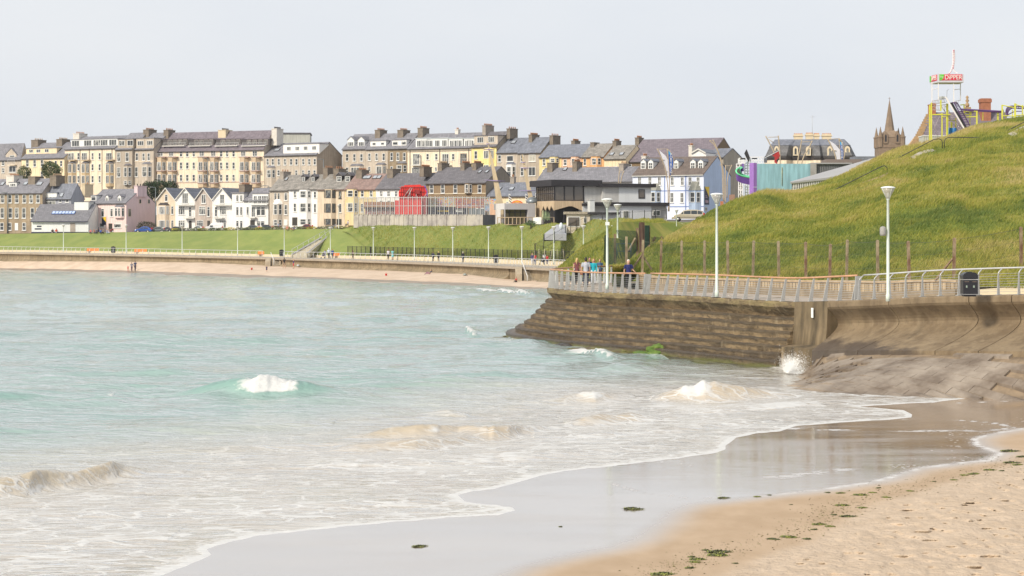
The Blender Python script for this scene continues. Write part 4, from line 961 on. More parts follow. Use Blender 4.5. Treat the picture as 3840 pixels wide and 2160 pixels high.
# ---- street lamps
lampm=mat('lamp_paint',(.60,.66,.60),.4,.04,2); lampt=mat('lamp_cap_white',(.78,.80,.80),.35,.03,2)
gm=D_.materials.new('lamp_bowl'); gm.use_nodes=True; gb=gm.node_tree.nodes['Principled BSDF']; gb.inputs['Base Color'].default_value=(.55,.52,.46,1); gb.inputs['Roughness'].default_value=.15; gb.inputs['Alpha'].default_value=.55
def make_lamp(H,label,loc):
    e=empty('street_lamp',loc,label,'street lamp','white flared promenade lamps')
    MB().lathe([(.105,-.1),(.105,.2),(.078,.25),(.07,H*.5),(.06,H-.62),(.085,H-.60),(.085,H-.56)],12).build('pole',lampm,e)
    MB().lathe([(.08,H-.58),(.14,H-.44),(.25,H-.24),(.32,H-.07)],20).build('bowl',gm,e)
    mb=MB(); 
    for k in range(4):
        a=k*math.pi/2+.4; mb.tube([(.08*math.cos(a),.08*math.sin(a),H-.58),(.33*math.cos(a),.33*math.sin(a),H-.06)],.012,4)
    mb.lathe([(.02,H-.55),(.05,H-.5),(.05,H-.3),(.0,H-.28)],8); mb.build('bracket',lampm,e)
    MB().lathe([(.0,H-.075),(.32,H-.075),(.35,H-.06),(.35,H-.045),(.29,H-.015),(.16,H+.015),(0,H+.025)],20).build('cap',lampt,e)
    return e
def lampat(px,yt,yb,d,label,tmpl=[]):
    h=(yb-yt)/F*d; loc=W(px,yb,d)
    if not tmpl: tmpl.append(make_lamp(5.3,label,loc)); o=tmpl[0]
    else: o=clone(tmpl[0],loc,label=label)
    s=h/5.3; o.scale=(1,1,s) if False else (s,s,s); return o
near=[(3330,700,1122,93,'tall near promenade lamp right of the wooden handrail, before the hill'),(2688,725,1106,104,'promenade lamp rising against the grassy hill above the wooden handrail'),(2277,745,1078,119,'lamp post with a small white box, beside the people on the pier'),(2316,766,1000,150,'lamp just right of the tall lamp with the white box'),(2537,786,905,175,'lamp in front of the parked silver car'),(2557,838,900,230,'short lamp below the parked silver car, half hidden by the hill')]
NL=[lampat(*a) for a in near]
o=MB().box(-.12,-.2,0,.12,-.06,.2).build('control_box',mat('box_white',(.7,.7,.66),.5,.05,2)); o.location=W(2277,845,119)-Vector((0,.1,0)); bpy.context.view_layer.update(); o.parent=NL[2]; o.matrix_parent_inverse=NL[2].matrix_world.inverted()
o=MB().lathe([(.0,0),(.13,0),(.15,.1),(.15,.35),(.1,.42),(0,.45)],10).build('speaker',mat('speaker_grey',(.30,.29,.27),.6,.1,2)); o.location=W(3325-14,884,92.9); o.parent=NL[0]; o.matrix_parent_inverse=NL[0].matrix_world.inverted()
FL=[(238,841,942,392),(473,843,948,377),(683,844,951,370),(891,849,955,365),(1066,851,960,357),(1239,851,966,346),(1400,852,969,339),(1554,852,973,327),(1698,852,979,312),(1832,850,982,300),(1957,849,986,289),(2077,849,990,280),(2188,846,992,266),(2302,844,985,255),(1270,768,862,372)]
LB=['leftmost lamp of the far promenade','lamp on the far promenade before the pink house gable','far promenade lamp below the beige gabled house','far promenade lamp below the white flat-roofed houses','far promenade lamp left of the grass bank stairs','far promenade lamp at the right of the grass bank stairs','far promenade lamp below the left part of the concrete wall','far promenade lamp below the red ride','far promenade lamp left of the person in a dark coat','far promenade lamp below the grey pavilion corner','far promenade lamp above the taller beach stairs','far promenade lamp beside the woman with the pushchair','far promenade lamp above the group of four walkers','far lamp partly hidden by the green netting fence','lamp at the top of the bank stairs by the flower hedge']
for a,b_ in zip(FL,LB): lampat(*a,b_)
# tall thin dark road lamps
rl=mat('road_lamp_grey',(.16,.18,.19),.5,.05,2)
for (px,yt,yb,d,lb) in ((242,710,870,440,'grey road lamp in front of the blue-grey house'),(583,703,862,430,'grey road lamp between the pink gable and the beige gabled house'),(779,594,700,470,'grey road lamp before the long cream apartment block'),(1008,698,858,415,'dark road lamp at the corner of the white balcony house'),(1391,684,810,395,'dark road lamp before the yellow house'),(1213,598,700,455,'pale road lamp beside the grey gable wall'),(1577,582,680,450,'grey road lamp before the cream balcony building'),(2353,637,715,372,'dark road lamp left of the pale blue hotel'),(28,723,875,436,'grey road lamp at the far left before the brown terrace')):
    b0=W(px,yb,d); h=(yb-yt)/F*d; mb=MB(); mb.tube([(0,0,0),(0,0,h*.5),(0,0,h)],[.13,.10,.07],8); mb.tube([(0,0,h),(-.9 if px<1000 else -.7,0,h+.08)],.06,6); mb.box(-1.3,-.15,h+.02,-.55,.15,h+.14)
    o=mb.build('road_lamp',rl); o.location=b0; tag(o,lb,'road lamp','thin road lamps among the houses')
# ---- far railings
def far_rail(x0,x1,label):
    e=empty('railing',pr_edge((x0+x1)/2),label,'railing','far promenade railings')
    P=[];acc=0; x=x0; last=pr_edge(x0)
    pts=[last]
    L_=0; xs=[x0]
    xx=x0
    step=1.35 if x1>1050 else 1.5
    while xx<x1:
        xx+=.5; p=pr_edge(xx)
        if (p-last).length>=step: pts.append(p); xs.append(xx); last=p
    inn=[(Vector(inland(a,1))-pr_edge(a)) for a in xs]
    hgt=1.15
    mbp=None; vis=[i for i,a in enumerate(xs) if -10<=a<=2110]
    me=MB().tube([(0,0,0),(0,0,.9)],[.045,.035],5).tube([(0,0,.88),(.06,0,1.02),(.22,0,hgt)],.025,5).mesh('post',galvl)
    for i in vis:
        o=D_.objects.new('post',me); COL.objects.link(o); o.location=pts[i]+inn[i]*.15; o.rotation_euler=(0,0,math.atan2(inn[i].y,inn[i].x)); under(o,e)
    under(MB().tube([p+n_*.37+Vector((0,0,hgt)) for p,n_ in zip(pts,inn)],.04,6).build('handrail',galvl),e)
    for z in (.25,.5,.75): under(MB().tube([p+n_*.15+Vector((0,0,z)) for p,n_ in zip(pts,inn)],.007,3).build('wire',galvl),e)
far_rail(-200,990,'pale metal railing along the far promenade left of the first beach stairs')
far_rail(1060,1600,'pale hooked-post railing along the far promenade between the lamp and the red ride'); far_rail(1603,1925,'pale hooked-post railing just left of the taller beach stairs'); far_rail(1930,2260,'pale hooked-post railing above the taller beach stairs')
# ---- black palisade/mesh panels fence at foot of bank
e=empty('mesh_fence',Vector(inland(1600,8.6)),'long black mesh panel fence at the foot of the far grass bank','fence')
xs=list(np.linspace(1158,1984,52)); blk=mat('black_metal',(.015,.018,.017),.5,.1,2)
def fpt(x): return Vector(inland(x,7.95,.25))
me=MB().box(-.05,-.05,0,.05,.05,1.9).mesh('post',blk)
for x in xs: o=D_.objects.new('post',me); COL.objects.link(o); o.location=fpt(x); under(o,e)
mb=MB()
for a,b_ in zip(xs[:-1],xs[1:]):
    A,B=fpt(a),fpt(b_)
    for z in np.linspace(.1,1.85,8): mb.tube([A+Vector((0,0,z)),B+Vector((0,0,z))],.012 if .2<z<1.8 else .03,3,cap=False)
    n=10
    for i in range(n): q=A.lerp(B,i/n); mb.tube([q+Vector((0,0,.1)),q+Vector((0,0,1.85))],.012,3,cap=False)
under(mb.build('mesh_panels',blk),e)
def spear_fence(label,P,n,h=1.5,r=.014,posts=6,m=None,lean=0):
    """P list of world points; individual bars merged as one infill part, posts separate"""
    m=m or blk; e=empty('spear_fence',P[len(P)//2],label,'fence')
    seg=[0]
    for a,b_ in zip(P[:-1],P[1:]): seg.append(seg[-1]+(b_-a).length)
    def at(s_):
        i=int(np.clip(np.searchsorted(seg,s_)-1,0,len(P)-2)); return P[i].lerp(P[i+1],(s_-seg[i])/(seg[i+1]-seg[i]))
    mb=MB()
    for k in range(n+1): q=at(seg[-1]*k/n); mb.tube([q,q+Vector((0,0,h))],r,3,cap=False)
    for z in (.15*h,.9*h): mb.tube([at(seg[-1]*k/16)+Vector((0,0,z)) for k in range(17)],r*1.4,3)
    under(mb.build('bars',m),e)
    for k in range(posts+1):
        q=at(seg[-1]*k/posts); under(MB().tube([q,q+Vector((0,0,h+.12))],.05,4).build('post',m),e)
    return e
spear_fence('black bar fence climbing the grass bank to the white flat-roofed hut',[Vector(inland(1986,8.6,.3))]+[W(2001,957,272),W(2040,935,276),W(2090,906,281),W(2140,877,286),W(2163,866,288)],56,1.55,.014,6)
spear_fence('black bar fence along the top of the bank before the grey modern building',[W(2140,872,287),W(2214,838,290),W(2330,829,286),W(2420,826,280),W(2500,822,274)],120,1.35,.012,7)
# low chestnut paling at promenade back
e=empty('wire_fence',W(2060,975,277),'low slack wire fence with pale leaning stakes behind the walkers','fence')
pal=mat('pale_stake',(.5,.44,.33),.8,.1,2)
for x,dx in ((2003,3),(2021,0),(2042,0),(2064,7),(2090,0),(2116,-5)):
    under(MB().tube([W(x,975,275),W(x+dx,934,275)],.035,4).build('stake',pal),e)
mb=MB()
for k in range(6): mb.tube([W(x,972-k*6+2*math.sin(x),275) for x in range(1995,2125,10)],.006,3)
under(mb.build('wires',galv),e)
# ---- bins
def bin_(px,yb,d,s,label,near=False):
    e=empty('litter_bin',W(px,yb,d),label,'litter bin','black litter bins'); bm_=mat('bin_black',(.012,.012,.016),.35,.1,3); e.scale=(s,s,s)
    MB().box(-.36,-.33,.06,.36,.33,.8).build('body',bm_,e)
    MB().box(-.30,-.27,-.02,.30,.27,.055).build('base',bm_,e)
    MB().prism([(-.37,.84),(.37,.84),(.37,1.02),(.33,1.1),(.2,1.17),(-.2,1.17),(-.33,1.1),(-.37,1.02)],-.34,.34).box(-.12,-.12,1.17,.12,.12,1.2).build('hood',bm_,e)
    MB().box(-.37,-.34,.805,.37,.34,.825).box(-.37,-.34,.085,.37,.34,.10).build('silver_band',galvl,e)
    MB().box(-.23,-.345,.42,-.16,-.332,.53).box(.12,-.345,.42,.20,-.332,.53).build('pictogram',mat('sticker',(.25,.32,.26),.5,.02,3),e)
    MB().box(-.30,-.345,.70,-.08,-.332,.725).box(.08,-.345,.70,.30,-.332,.725).build('lettering',mat('bin_letters',(.16,.12,.09),.5,.3,30),e)
    return e
bin_(3634,1110,90.5,.92,'large black litter bin with two openings standing before the near hill')
b2=bin_(425,948,385,1.05,'black litter bin on the far promenade near the left edge'); 
bin_(1056,961,353,1.0,'black litter bin beside the far grass bank stairs'); bin_(1860,986,294,1.0,'black ribbed litter bin by the far mesh fence'); bin_(2135,996,270,1.05,'black litter bin on the far promenade next to the walkers in pale clothes')
# orange seats
orm=mat('orange_plastic',(.75,.22,.04),.5,.05,2)
for x,lb in ((222,'orange slatted seats on the far promenade at the left'),(398,'orange slatted seats beside the far litter bin'),(873,'orange seats left of the far beach stairs'),(1020,'orange seats behind the shorter beach stairs'),(1131,'orange seats at the foot of the grass bank stairs')):
    q=Vector(inland(x,6.7)); e=empty('bench',q,lb,'bench','orange seats along the far promenade')
    n=4 if x<300 or x==398 else 2
    for k in range(n): MB().prism([(-.05,.42),(.42,.38),(.5,.9),(.44,.92),(.38,.46),(-.05,.48)],-.26+k*.62,.26+k*.62,axis='x').build('seat',orm,e)
    MB().box(-.3,.1,0,-.2,.3,.4).box(n*.62-.4,.1,0,n*.62-.3,.3,.4).build('legs',galv,e)
# sign on end block
o=MB().box(-.085,-.02,0,.085,.0,.5).build('notice',mat('sign_white',(.8,.82,.78),.4,.02,2)); q=W(3063,1188,103.0); o.location=q
pv=pp(lof(3063),.0,0)
nn=pnorm(lof(3063)); o.rotation_euler=(0,0,math.atan2(-nn.x,-(-nn.y)) if False else math.atan2(nn.y,nn.x)+math.pi/2); o.location=Vector((q.x,q.y,q.z))
sL=lof(3063); qq=pp(sL,.30,0); 
o.location=Vector((qq.x,qq.y,q.z)); tag(o,'narrow white notice on the brown end block of the sea wall','sign')
mb=MB()
for i,(zz,w_) in enumerate(((.39,.06),(.33,.04),(.29,.05),(.22,.05),(.15,.05),(.08,.04))): mb.box(-w_,-.024,zz,w_,-.021,zz+.013)
t=mb.build('text_lines',mat('sign_grey',(.35,.36,.38),.6,.02,2),o)
# ---- hillside handrails, pale pipe on slope
pipe=mat('dark_pipe',(.035,.035,.035),.45,.1,3)
def hrail(pts,label,r=.035):
    P=[]
    for x,y in pts:
        h=hillhit(x,min(y+12,1100)); P.append(W(x,y,h.y-.2))
    dav=sum(p.y for p in P)/len(P); P=[W(x,y,dav) for x,y in pts]
    o=MB().tube([p-P[0] for p in P],r,6).build('path_railing',pipe); o.location=P[0]; tag(o,label,'railing','dark pipe handrails on the near hill')
hrail([(3130,712),(3200,677),(3306,624),(3318,621),(3326,628),(3328,647)],'long dark pipe handrail on the lower part of the hill path')
hrail([(3338,645),(3339,618),(3346,605),(3380,586),(3500,524),(3520,520),(3530,524),(3534,534),(3534,557)],'dark pipe handrail climbing towards the yellow ride')
hrail([(3541,556),(3541,532),(3546,520),(3556,515),(3695,516),(3706,519),(3709,524)],'level dark pipe handrail just below the yellow ride')
hrail([(3720,519),(3760,498),(3850,453),(3900,440)],'dark pipe handrail at the top right edge')
dirt=mat('bare_earth',(.27,.19,.12),.95,.15,1); 
def strip(pts,w,m,label,cat,dz=.05):
    vs=[]; 
    for x,y in pts:
        h=hillhit(x,y); n_=Vector((0,0,1)); vs+= [Vector((h.x,h.y-w,h.z+dz-.25*w)),Vector((h.x,h.y+w,h.z+dz+.1*w))]
    o=MB().add(vs,[(i*2,i*2+1,i*2+3,i*2+2) for i in range(len(pts)-1)]).build('path',m); tag(o,kind='structure')
strip([(3240,690),(3290,672),(3330,655),(3380,628)],.8,dirt,'','')
strip([(3425,598),(3460,578),(3505,567)],1.2,mat('pale_concrete',(.42,.38,.32),.9,.15,1),'','',.12)
strip([(3790,510),(3840,485),(3900,460)],1.0,_m['pale_concrete'],'','',.12)
# ======================================================== houses
Z=3.294
R1=(0,460);R2=(560,460);R3=(1000,460);R4=(1500,440);R5=(1960,440);R6=(2300,480);R7=(2740,440);R8=(3200,160)
def wallmat(n,c,v=.05,streak=.15,col2=None): return mat('render_'+n,c,.88,v,.5,0,streak=streak,spec=.2,col2=col2)
white=mat('window_white',(.72,.72,.70),.5,.03,2); wdark=mat('window_dark',(.04,.035,.03),.5,.03,2)
surr=mat('surround_cream',(.66,.56,.40),.7,.04,2)
glass=D_.materials.new('window_glass'); glass.use_nodes=True; N=glass.node_tree.nodes; L=glass.node_tree.links; b=N['Principled BSDF']
oi=N.new('ShaderNodeObjectInfo'); cr=N.new('ShaderNodeValToRGB'); el=cr.color_ramp.elements; el[0].color=(.035,.042,.045,1); el[1].color=(.30,.30,.27,1); el[0].position=.25; el[1].position=1
L.new(oi.outputs['Random'],cr.inputs[0]); L.new(mixc(N,L,mr(N,L,noisen(N,L,2.3,2,(1,1,.4)),.48,.56),cr.outputs[0],(.05,.055,.06)),b.inputs['Base Color']); b.inputs['Roughness'].default_value=.08; b.inputs['IOR'].default_value=1.6
slate=roofmat('slate',(.21,.21,.235)); slateb=roofmat('slate_blue',(.185,.20,.24)); slated=roofmat('slate_dark',(.15,.145,.16)); slatew=roofmat('slate_warm',(.24,.215,.20)); slatep=roofmat('slate_purple',(.185,.16,.185)); tiler=roofmat('tile_red',(.27,.19,.17)); tileb=roofmat('tile_brown',(.155,.125,.11)); slatel=roofmat('slate_worn',(.25,.235,.215),var=.2)
potm=mat('clay_pots',(.50,.26,.15),.8,.15,3); potc=mat('cream_pots',(.60,.45,.30),.8,.1,3); potd=mat('dark_pots',(.06,.05,.05),.8,.1,3)
stackb=mat('stack_brown',(.20,.165,.13),.9,.15,1.5); stackw=mat('stack_white',(.62,.58,.52),.85,.08,1.2); stackg=mat('stack_grey',(.32,.28,.24),.9,.12,1.2); stackc=mat('stack_cream',(.62,.52,.36),.85,.06,1)
gut=mat('gutter_dark',(.05,.045,.045),.6,.05,2); trim=mat('trim_pale',(.62,.60,.55),.7,.05,2)
class H:
    def __init__(s,name,label,cat,o,pL,pR,yE,yB,d,wall,roof,th=30,yR=None,D=None,pG=None,rtype='side',group=None,ridge_t=.5,eave=.25,gable_m=None,parm=True):
        s.o=o; s.th=R_(th); c,sn=math.cos(s.th),math.sin(s.th); s.c,s.s=c,sn
        kL,kR=[(s.px(v)-CX)/F for v in (pL,pR)]
        km=(kL+kR)/2; M=Vector((km*d,d))
        def hit(k): # M + t*(c,-s)
            return (k*M.y-M.x)/(c+k*sn)
        tL,tR=hit(kL),hit(kR); s.A=M+Vector((c,-sn))*tL; s.Wd=tR-tL; s.dm=d
        s.zb=CH-(s.py(yB)-HY)/F*d; s.zE=CH-(s.py(yE)-HY)/F*d-s.zb
        s.D=D or 9.0
        if pG is not None: s.D=abs(s.fy(pG))
        s.e=empty(name,Vector((s.A.x,s.A.y,s.zb)),label,cat,group,rz=-s.th)
        s.wall=wallm_=wall; s.roofm=roof; s.rt=ridge_t; s.rtype=rtype; E_=s.zE; Wd=s.Wd; D=s.D
        if rtype=='side':
            yr=D*ridge_t; s.yr=yr; s.zR=s.fz(yR,Wd*.5,yr)
            s.zR=max(s.zR,E_+.6)
            mb=MB().prism([(0,-1.5),(D,-1.5),(D,E_),(yr,s.zR),(0,E_)],0,Wd,axis='x',mi=0)
            if gable_m: 
                for i,f in enumerate(mb.f):
                    if i==1: mb.mi[i]=1
            mb.build('wall',[wall]+([gable_m] if gable_m else []),s.e)
            t=.14; r=MB()
            ov=.05; sl=(s.zR-E_)/yr; 
            r.prism([(-eave,E_-eave*sl+.03),(yr,s.zR+.03),(yr,s.zR+.03+t),(-eave,E_-eave*sl+.03+t)],-ov,Wd+ov,axis='x')
            sl2=(s.zR-E_)/(D-yr) if D>yr else 1
            r.prism([(yr,s.zR+.03),(D+eave,E_-eave*sl2+.03),(D+eave,E_-eave*sl2+.03+t),(yr,s.zR+.03+t)],-ov,Wd+ov,axis='x')
            s.roof=r.build('roof',roof,s.e)
            MB().box(-.02,-eave-.12,E_-eave*sl-.06,Wd+.02,-eave,E_-eave*sl+.08).build('gutter',gut if parm is True else parm,s.e)
        elif rtype=='front':
            s.zR=s.fz(yR,Wd*.5,0); s.yr=0
            MB().prism([(0,-1.5),(Wd,-1.5),(Wd,E_),(Wd/2,s.zR),(0,E_)],0,D,axis='y').build('wall',wall,s.e)
            t=.14; r=MB()
            for sg in (-1,1):
                xa=Wd/2; xb=Wd/2+sg*(Wd/2+.02)
                sl=(s.zR-E_)/(Wd/2); r.prism([(xa,s.zR+.02),(xb,E_+.0),(xb,E_+t),(xa,s.zR+.02+t)],-.3,D+.1,axis='y')
            s.roof=r.build('roof',roof,s.e)
            b_=MB()
            for sg in (-1,1): b_.prism([(Wd/2,s.zR+.17),(Wd/2+sg*(Wd/2+.03),E_+.15),(Wd/2+sg*(Wd/2+.03),E_-.12),(Wd/2,s.zR-.1)],-.36,-.31,axis='y')
            b_.build('bargeboard',trim,s.e)
        elif rtype=='flat':
            s.zR=E_; s.yr=D
            MB().box(0,0,-1.5,Wd,D,E_).build('wall',wall,s.e)
            s.roof=MB().box(-.2,-.3,E_,Wd+.2,D+.2,E_+.25).build('roof',roof,s.e)
    def px(s,x): return s.o[0]+x/Z
    def py(s,y): return s.o[1]+y/Z
    def fx(s,x,y=0):
        k=(s.px(x)-CX)/F; ax=s.A.x+y*s.s; ay=s.A.y+y*s.c
        return (k*ay-ax)/(s.c+k*s.s)
    def fy(s,x,xw=None):
        k=(s.px(x)-CX)/F; xw=s.Wd if xw is None else xw
        ax=s.A.x+xw*s.c; ay=s.A.y-xw*s.s
        return (k*ay-ax)/(s.s-k*s.c)
    def fz(s,y,x,yl=0):
        Y=s.A.y-x*s.s+yl*s.c; return CH-(s.py(y)-HY)/F*Y-s.zb
    def win(s,cols,rows,w,style='s',frame=None,sill=True,parent=None,y=0,name='window',fr=.07,glassm=None):
        frame=frame or white; out=[]
        for cx in cols:
            for (y0,y1) in rows:
                x0,x1=s.fx(cx-w/2,y),s.fx(cx+w/2,y); zt,zb=s.fz(y0,(x0+x1)/2,y),s.fz(y1,(x0+x1)/2,y)
                out.append(s.winl(x0,x1,zb,zt,style,frame,sill,parent,y,name,fr,glassm))
        return out
    def winl(s,x0,x1,zb,zt,style='s',frame=None,sill=True,parent=None,y=0,name='window',fr=.07,glassm=None):
        frame=frame or white; w=x1-x0; h=zt-zb; f=min(.09,w*.12)
        m=MB()
        def fb(a,b_,c_,d_,o_=.0): m.box(a,-fr,c_,b_,.02,d_)
        fb(0,f,0,h); fb(w-f,w,0,h); fb(f,w-f,h-f,h); fb(f,w-f,0,f)
        if 's' in style: m.box(f,-fr*.9,h*.48,w-f,.02,h*.48+f*.9)
        if 't' in style: m.box(f,-fr*.9,h*.72,w-f,.02,h*.72+f*.8)
        nv={'d':1,'v':2,'q':3,'m':5}.get(next((c for c in style if c in 'dvqm'),''),0)
        for k in range(nv): xx=w*(k+1)/(nv+1); m.box(xx-f*.45,-fr*.95,f,xx+f*.45,.02,h-f)
        if 'g' in style: m.box(w/2-f*.4,-fr*.92,f,w/2+f*.4,.02,h-f)
        if sill: m.box(-.1,-.16,-.1,w+.1,.02,-.002)
        p=parent or s.e
        o=m.build(name,frame,p); o.location=(x0,y,zb)
        g=MB().box(f*.8,-.03,f*.8,w-f*.8,.018,h-f*.8).build('pane',glassm or glass,o)
        return o
    def door(s,cx,y0,y1,w,m):
        x0,x1=s.fx(cx-w/2),s.fx(cx+w/2); o=MB().box(0,-.06,0,x1-x0,.02,s.fz(y0,x0)-s.fz(y1,x0)).build('door',m,s.e); o.location=(x0,0,s.fz(y1,x0)); return o
    def zroof(s,y): return s.zE+(s.zR-s.zE)*y/s.yr
    def dormer(s,xa,xb,yt,yb,wins=(),style='s',wm=None,rm=None,y0=None,gabled=False,w=None,wy=None,frame=None,over=.15,side=None):
        wm=wm or s.wall; rm=rm or s.roofm
        y0=y0 if y0 is not None else 1.0
        # pick plane depth so that bottom lies on roof
        yy=0.2
        for k in range(60):
            yy=.1*k; 
            if s.fz(yb,s.Wd/2,yy)<=s.zroof(yy)+.02: break
        y0=min(yy,s.yr*.8)
        x0,x1=s.fx(xa,y0),s.fx(xb,y0); zb=s.zroof(y0)-.15; zt=s.fz(yt,(x0+x1)/2,y0)
        yk=min(s.yr,(zt-s.zE)/(s.zR-s.zE)*s.yr) if zt<s.zR else s.yr
        yk=max(yk,y0+.3)
        d=empty_part('dormer',s.e,(x0,y0,zb)); w_=x1-x0; h=zt-zb
        if not gabled:
            m=MB().prism([(0,0),(yk-y0,s.zroof(yk)-s.zroof(y0)-.05),(yk-y0,h),(0,h)],0,w_,axis='x',mi=0); 
            m.box(-over,-over,h,w_+over,yk-y0+.1,h+.14,1)
            o=m.build('dormer',[wm,rm],s.e)
        else:
            g=w_*.42; m=MB().prism([(0,0),(w_,0),(w_,h),(w_/2,h+g),(0,h)],0,max(.6,yk-y0),axis='y')
            ye=min(s.yr-y0,(zt+g-s.zE)/(s.zR-s.zE)*s.yr-y0)
            for sg in (-1,1): m.prism([(w_/2,h+g+.02),(w_/2+sg*(w_/2+.12),h-.06),(w_/2+sg*(w_/2+.12),h+.06),(w_/2,h+g+.16)],-.12,max(.7,ye),axis='y',mi=1)
            o=m.build('dormer',[wm,rm],s.e)
        o.location=(x0,y0,zb)
        for cx in wins:
            a,b_=s.fx(cx-w/2,y0)-x0,s.fx(cx+w/2,y0)-x0; z0,z1=(s.fz(wy[1],x0,y0)-zb,s.fz(wy[0],x0,y0)-zb) if wy else (h*.2,h*.85)
            s.winl(a,b_,z0,z1,style,frame,False,o,0)
        return o
    def chim(s,xa,xb,yt,m=None,pots=5,pm=None,zdown=1.6,y=None,band=True):
        m=m or stackb; pm=pm or potm; yc=s.yr if y is None else y
        x0,x1=s.fx(xa,yc),s.fx(xb,yc); wv=(x1-x0)*s.c  # apparent width in metres
        dx=.75; dy=max(.8,(wv-dx*s.c)/max(.2,abs(s.s)+.05)) if s.th!=0 else .8
        dy=min(dy,3.0); dx=max(.7,min((wv-dy*abs(s.s))/s.c,2.4))
        xc=(x0+x1)/2; z1=s.fz(yt,xc,yc); z0=s.zroof(min(yc,s.yr))-zdown
        k=MB().box(-dx/2,-dy/2,0,dx/2,dy/2,z1-z0-.15,0)
        k.box(-dx/2-.08,-dy/2-.08,z1-z0-.15,dx/2+.08,dy/2+.08,z1-z0,0)
        n=pots
        for i in range(n): k.lathe([(.13,0),(.11,.35),(.14,.38),(.12,.42)],8,1,c=(0,-dy/2+dy*(i+.5)/n,z1-z0))
        o=k.build('chimney',[m,pm],s.roof); o.location=(xc,yc,z0); return o
    def sky(s,cx,cy,w=50,h=None,ym=0):
        best=0
        for k in range(200):
            yy=s.yr*k/200; 
            if s.fz(cy,s.fx(cx,yy),yy)<=s.zroof(yy): best=yy; break
        x0,x1=s.fx(cx-w/2,best),s.fx(cx+w/2,best); x0,x1=x0,x0+(x1-x0)*.8
        sl=math.atan2(s.zR-s.zE,s.yr); o=MB().box(0,0,0,x1-x0,1.1,.12,0).box(.08,.08,.12,x1-x0-.08,1.02,.13,1).build('skylight',[gut,glassl],s.roof)
        o.location=(x0,best-.5*math.cos(sl),s.zroof(best)-.5*math.sin(sl)+.2); o.rotation_euler=(sl,0,0)
    def bay(s,xa,xb,yt,yb,p=.9,rows=(),m=None,rm=None,style='s',fw=.6,sw=.55,roofh=.5,frame=None,cols=1):
        x0,x1=s.fx(xa,-p*.5),s.fx(xb,-p*.5); w_=x1-x0; zb,zt=s.fz(yb,x0),s.fz(yt,x0); h=zt-zb; c_=min(p*.8,w_*.28); m=m or s.wall
        poly=[(0,0),(c_,-p),(w_-c_,-p),(w_,0)]
        b_=MB().prism(poly,0,h,axis='z')
        # cap
        pv=[(-.08,0,h),(c_-.04,-p-.1,h),(w_-c_+.04,-p-.1,h),(w_+.08,0,h)]
        b_.add(pv+[(c_*.9,0,h+roofh),(w_-c_*.9,0,h+roofh)],[(0,1,4),(1,2,5,4),(2,3,5),(3,2,1,0)],1)
        o=b_.build('bay_window',[m,rm or s.roofm],s.e); o.location=(x0,0,zb)
        fwid=w_-2*c_
        for (r0,r1) in rows:
            z1,z0=s.fz(r0,x0)-zb,s.fz(r1,x0)-zb
            for k in range(cols):
                a=c_+fwid*(k+.5-.42)/cols; b2=c_+fwid*(k+.5+.42)/cols; s.winl(a,b2,z0,z1,style,frame,False,o,-p)
            # cants
            L_=math.hypot(c_,p)
            for side in (0,1):
                q=s.winl(0,L_*.66,z0,z1,style,frame,False,o,0)
                if side==0: q.location=(c_*.17,-p*.17,z0); q.rotation_euler=(0,0,math.atan2(-p,c_))
                else: q.location=(w_-c_+c_*.17,-p+p*.17,z0); q.rotation_euler=(0,0,math.atan2(p,c_))
        return o
    def balcony(s,cx,yt,yb,w,p=.8,m=None,glassy=True):
        x0,x1=s.fx(cx-w/2,-p),s.fx(cx+w/2,-p); zb,zt=s.fz(yb,x0),s.fz(yt,x0)
        b_=MB().box(0,0,-.18,x1-x0,p-.01,0,0)
        h=zt-zb
        for a in (0,x1-x0-.05): b_.box(a,0,0,a+.05,.05,h,1)
        b_.box(0,0,h-.04,x1-x0,.05,h,1)
        n=max(3,int((x1-x0)/.22))
        for k in range(1,n): xx=(x1-x0)*k/n; b_.box(xx-.012,.015,0,xx+.012,.04,h-.04,1)
        o=b_.build('balcony',[m or trim,galvl],s.e); o.location=(x0,-p,zb); return o
    def vpipe(s,cx,yt=None,m=None):
        x=s.fx(cx); m=m or gut; o=MB().box(-.05,-.1,0,.05,-.0,s.zE).build('downpipe',m,s.e); o.location=(x,-.01,0)
    def band(s,y,h=.15,m=None,xa=None,xb=None):
        z=s.fz(y,s.Wd/2); MB().box(0 if xa is None else s.fx(xa),-.06,z-h/2,s.Wd if xb is None else s.fx(xb),.0,z+h/2).build('string_course',m or trim,s.e)
def empty_part(*a): return None
glassl=D_.materials.new('skylight_glass'); glassl.use_nodes=True; gb=glassl.node_tree.nodes['Principled BSDF']; gb.inputs['Base Color'].default_value=(.35,.38,.42,1); gb.inputs['Roughness'].default_value=.1
cur=mat('curtained_glass',(.45,.43,.36),.3,.15,2)
G1='houses of the upper terrace'; G2='houses of the lower seafront terrace'
cream=wallmat('cream',(.80,.68,.52)); yel=wallmat('yellow',(.80,.66,.30)); yell=wallmat('pale_yellow',(.80,.66,.44)); grey=wallmat('grey_stucco',(.43,.37,.30),.08); greyl=wallmat('greige',(.52,.45,.37),.08); whit=wallmat('white',(.80,.78,.75),.03,.05); pink=wallmat('pink',(.80,.62,.58),.04); peach=wallmat('peach',(.74,.48,.33),.05); oran=wallmat('orange',(.72,.42,.20),.05); beige=wallmat('beige',(.66,.55,.42),.05); brownb=mat('pebble_brown',(.25,.18,.11),.95,.2,6,.02,20); blueg=wallmat('blue_grey',(.36,.37,.41),.05); taupe=wallmat('taupe',(.48,.41,.36),.05); lblue=wallmat('pale_blue',(.68,.73,.86),.02,.04); lblue_shade=wallmat('pale_blue_shade',(.48,.58,.76),.03,.08)  # hotel gable's blue is the front colour darkened for shade
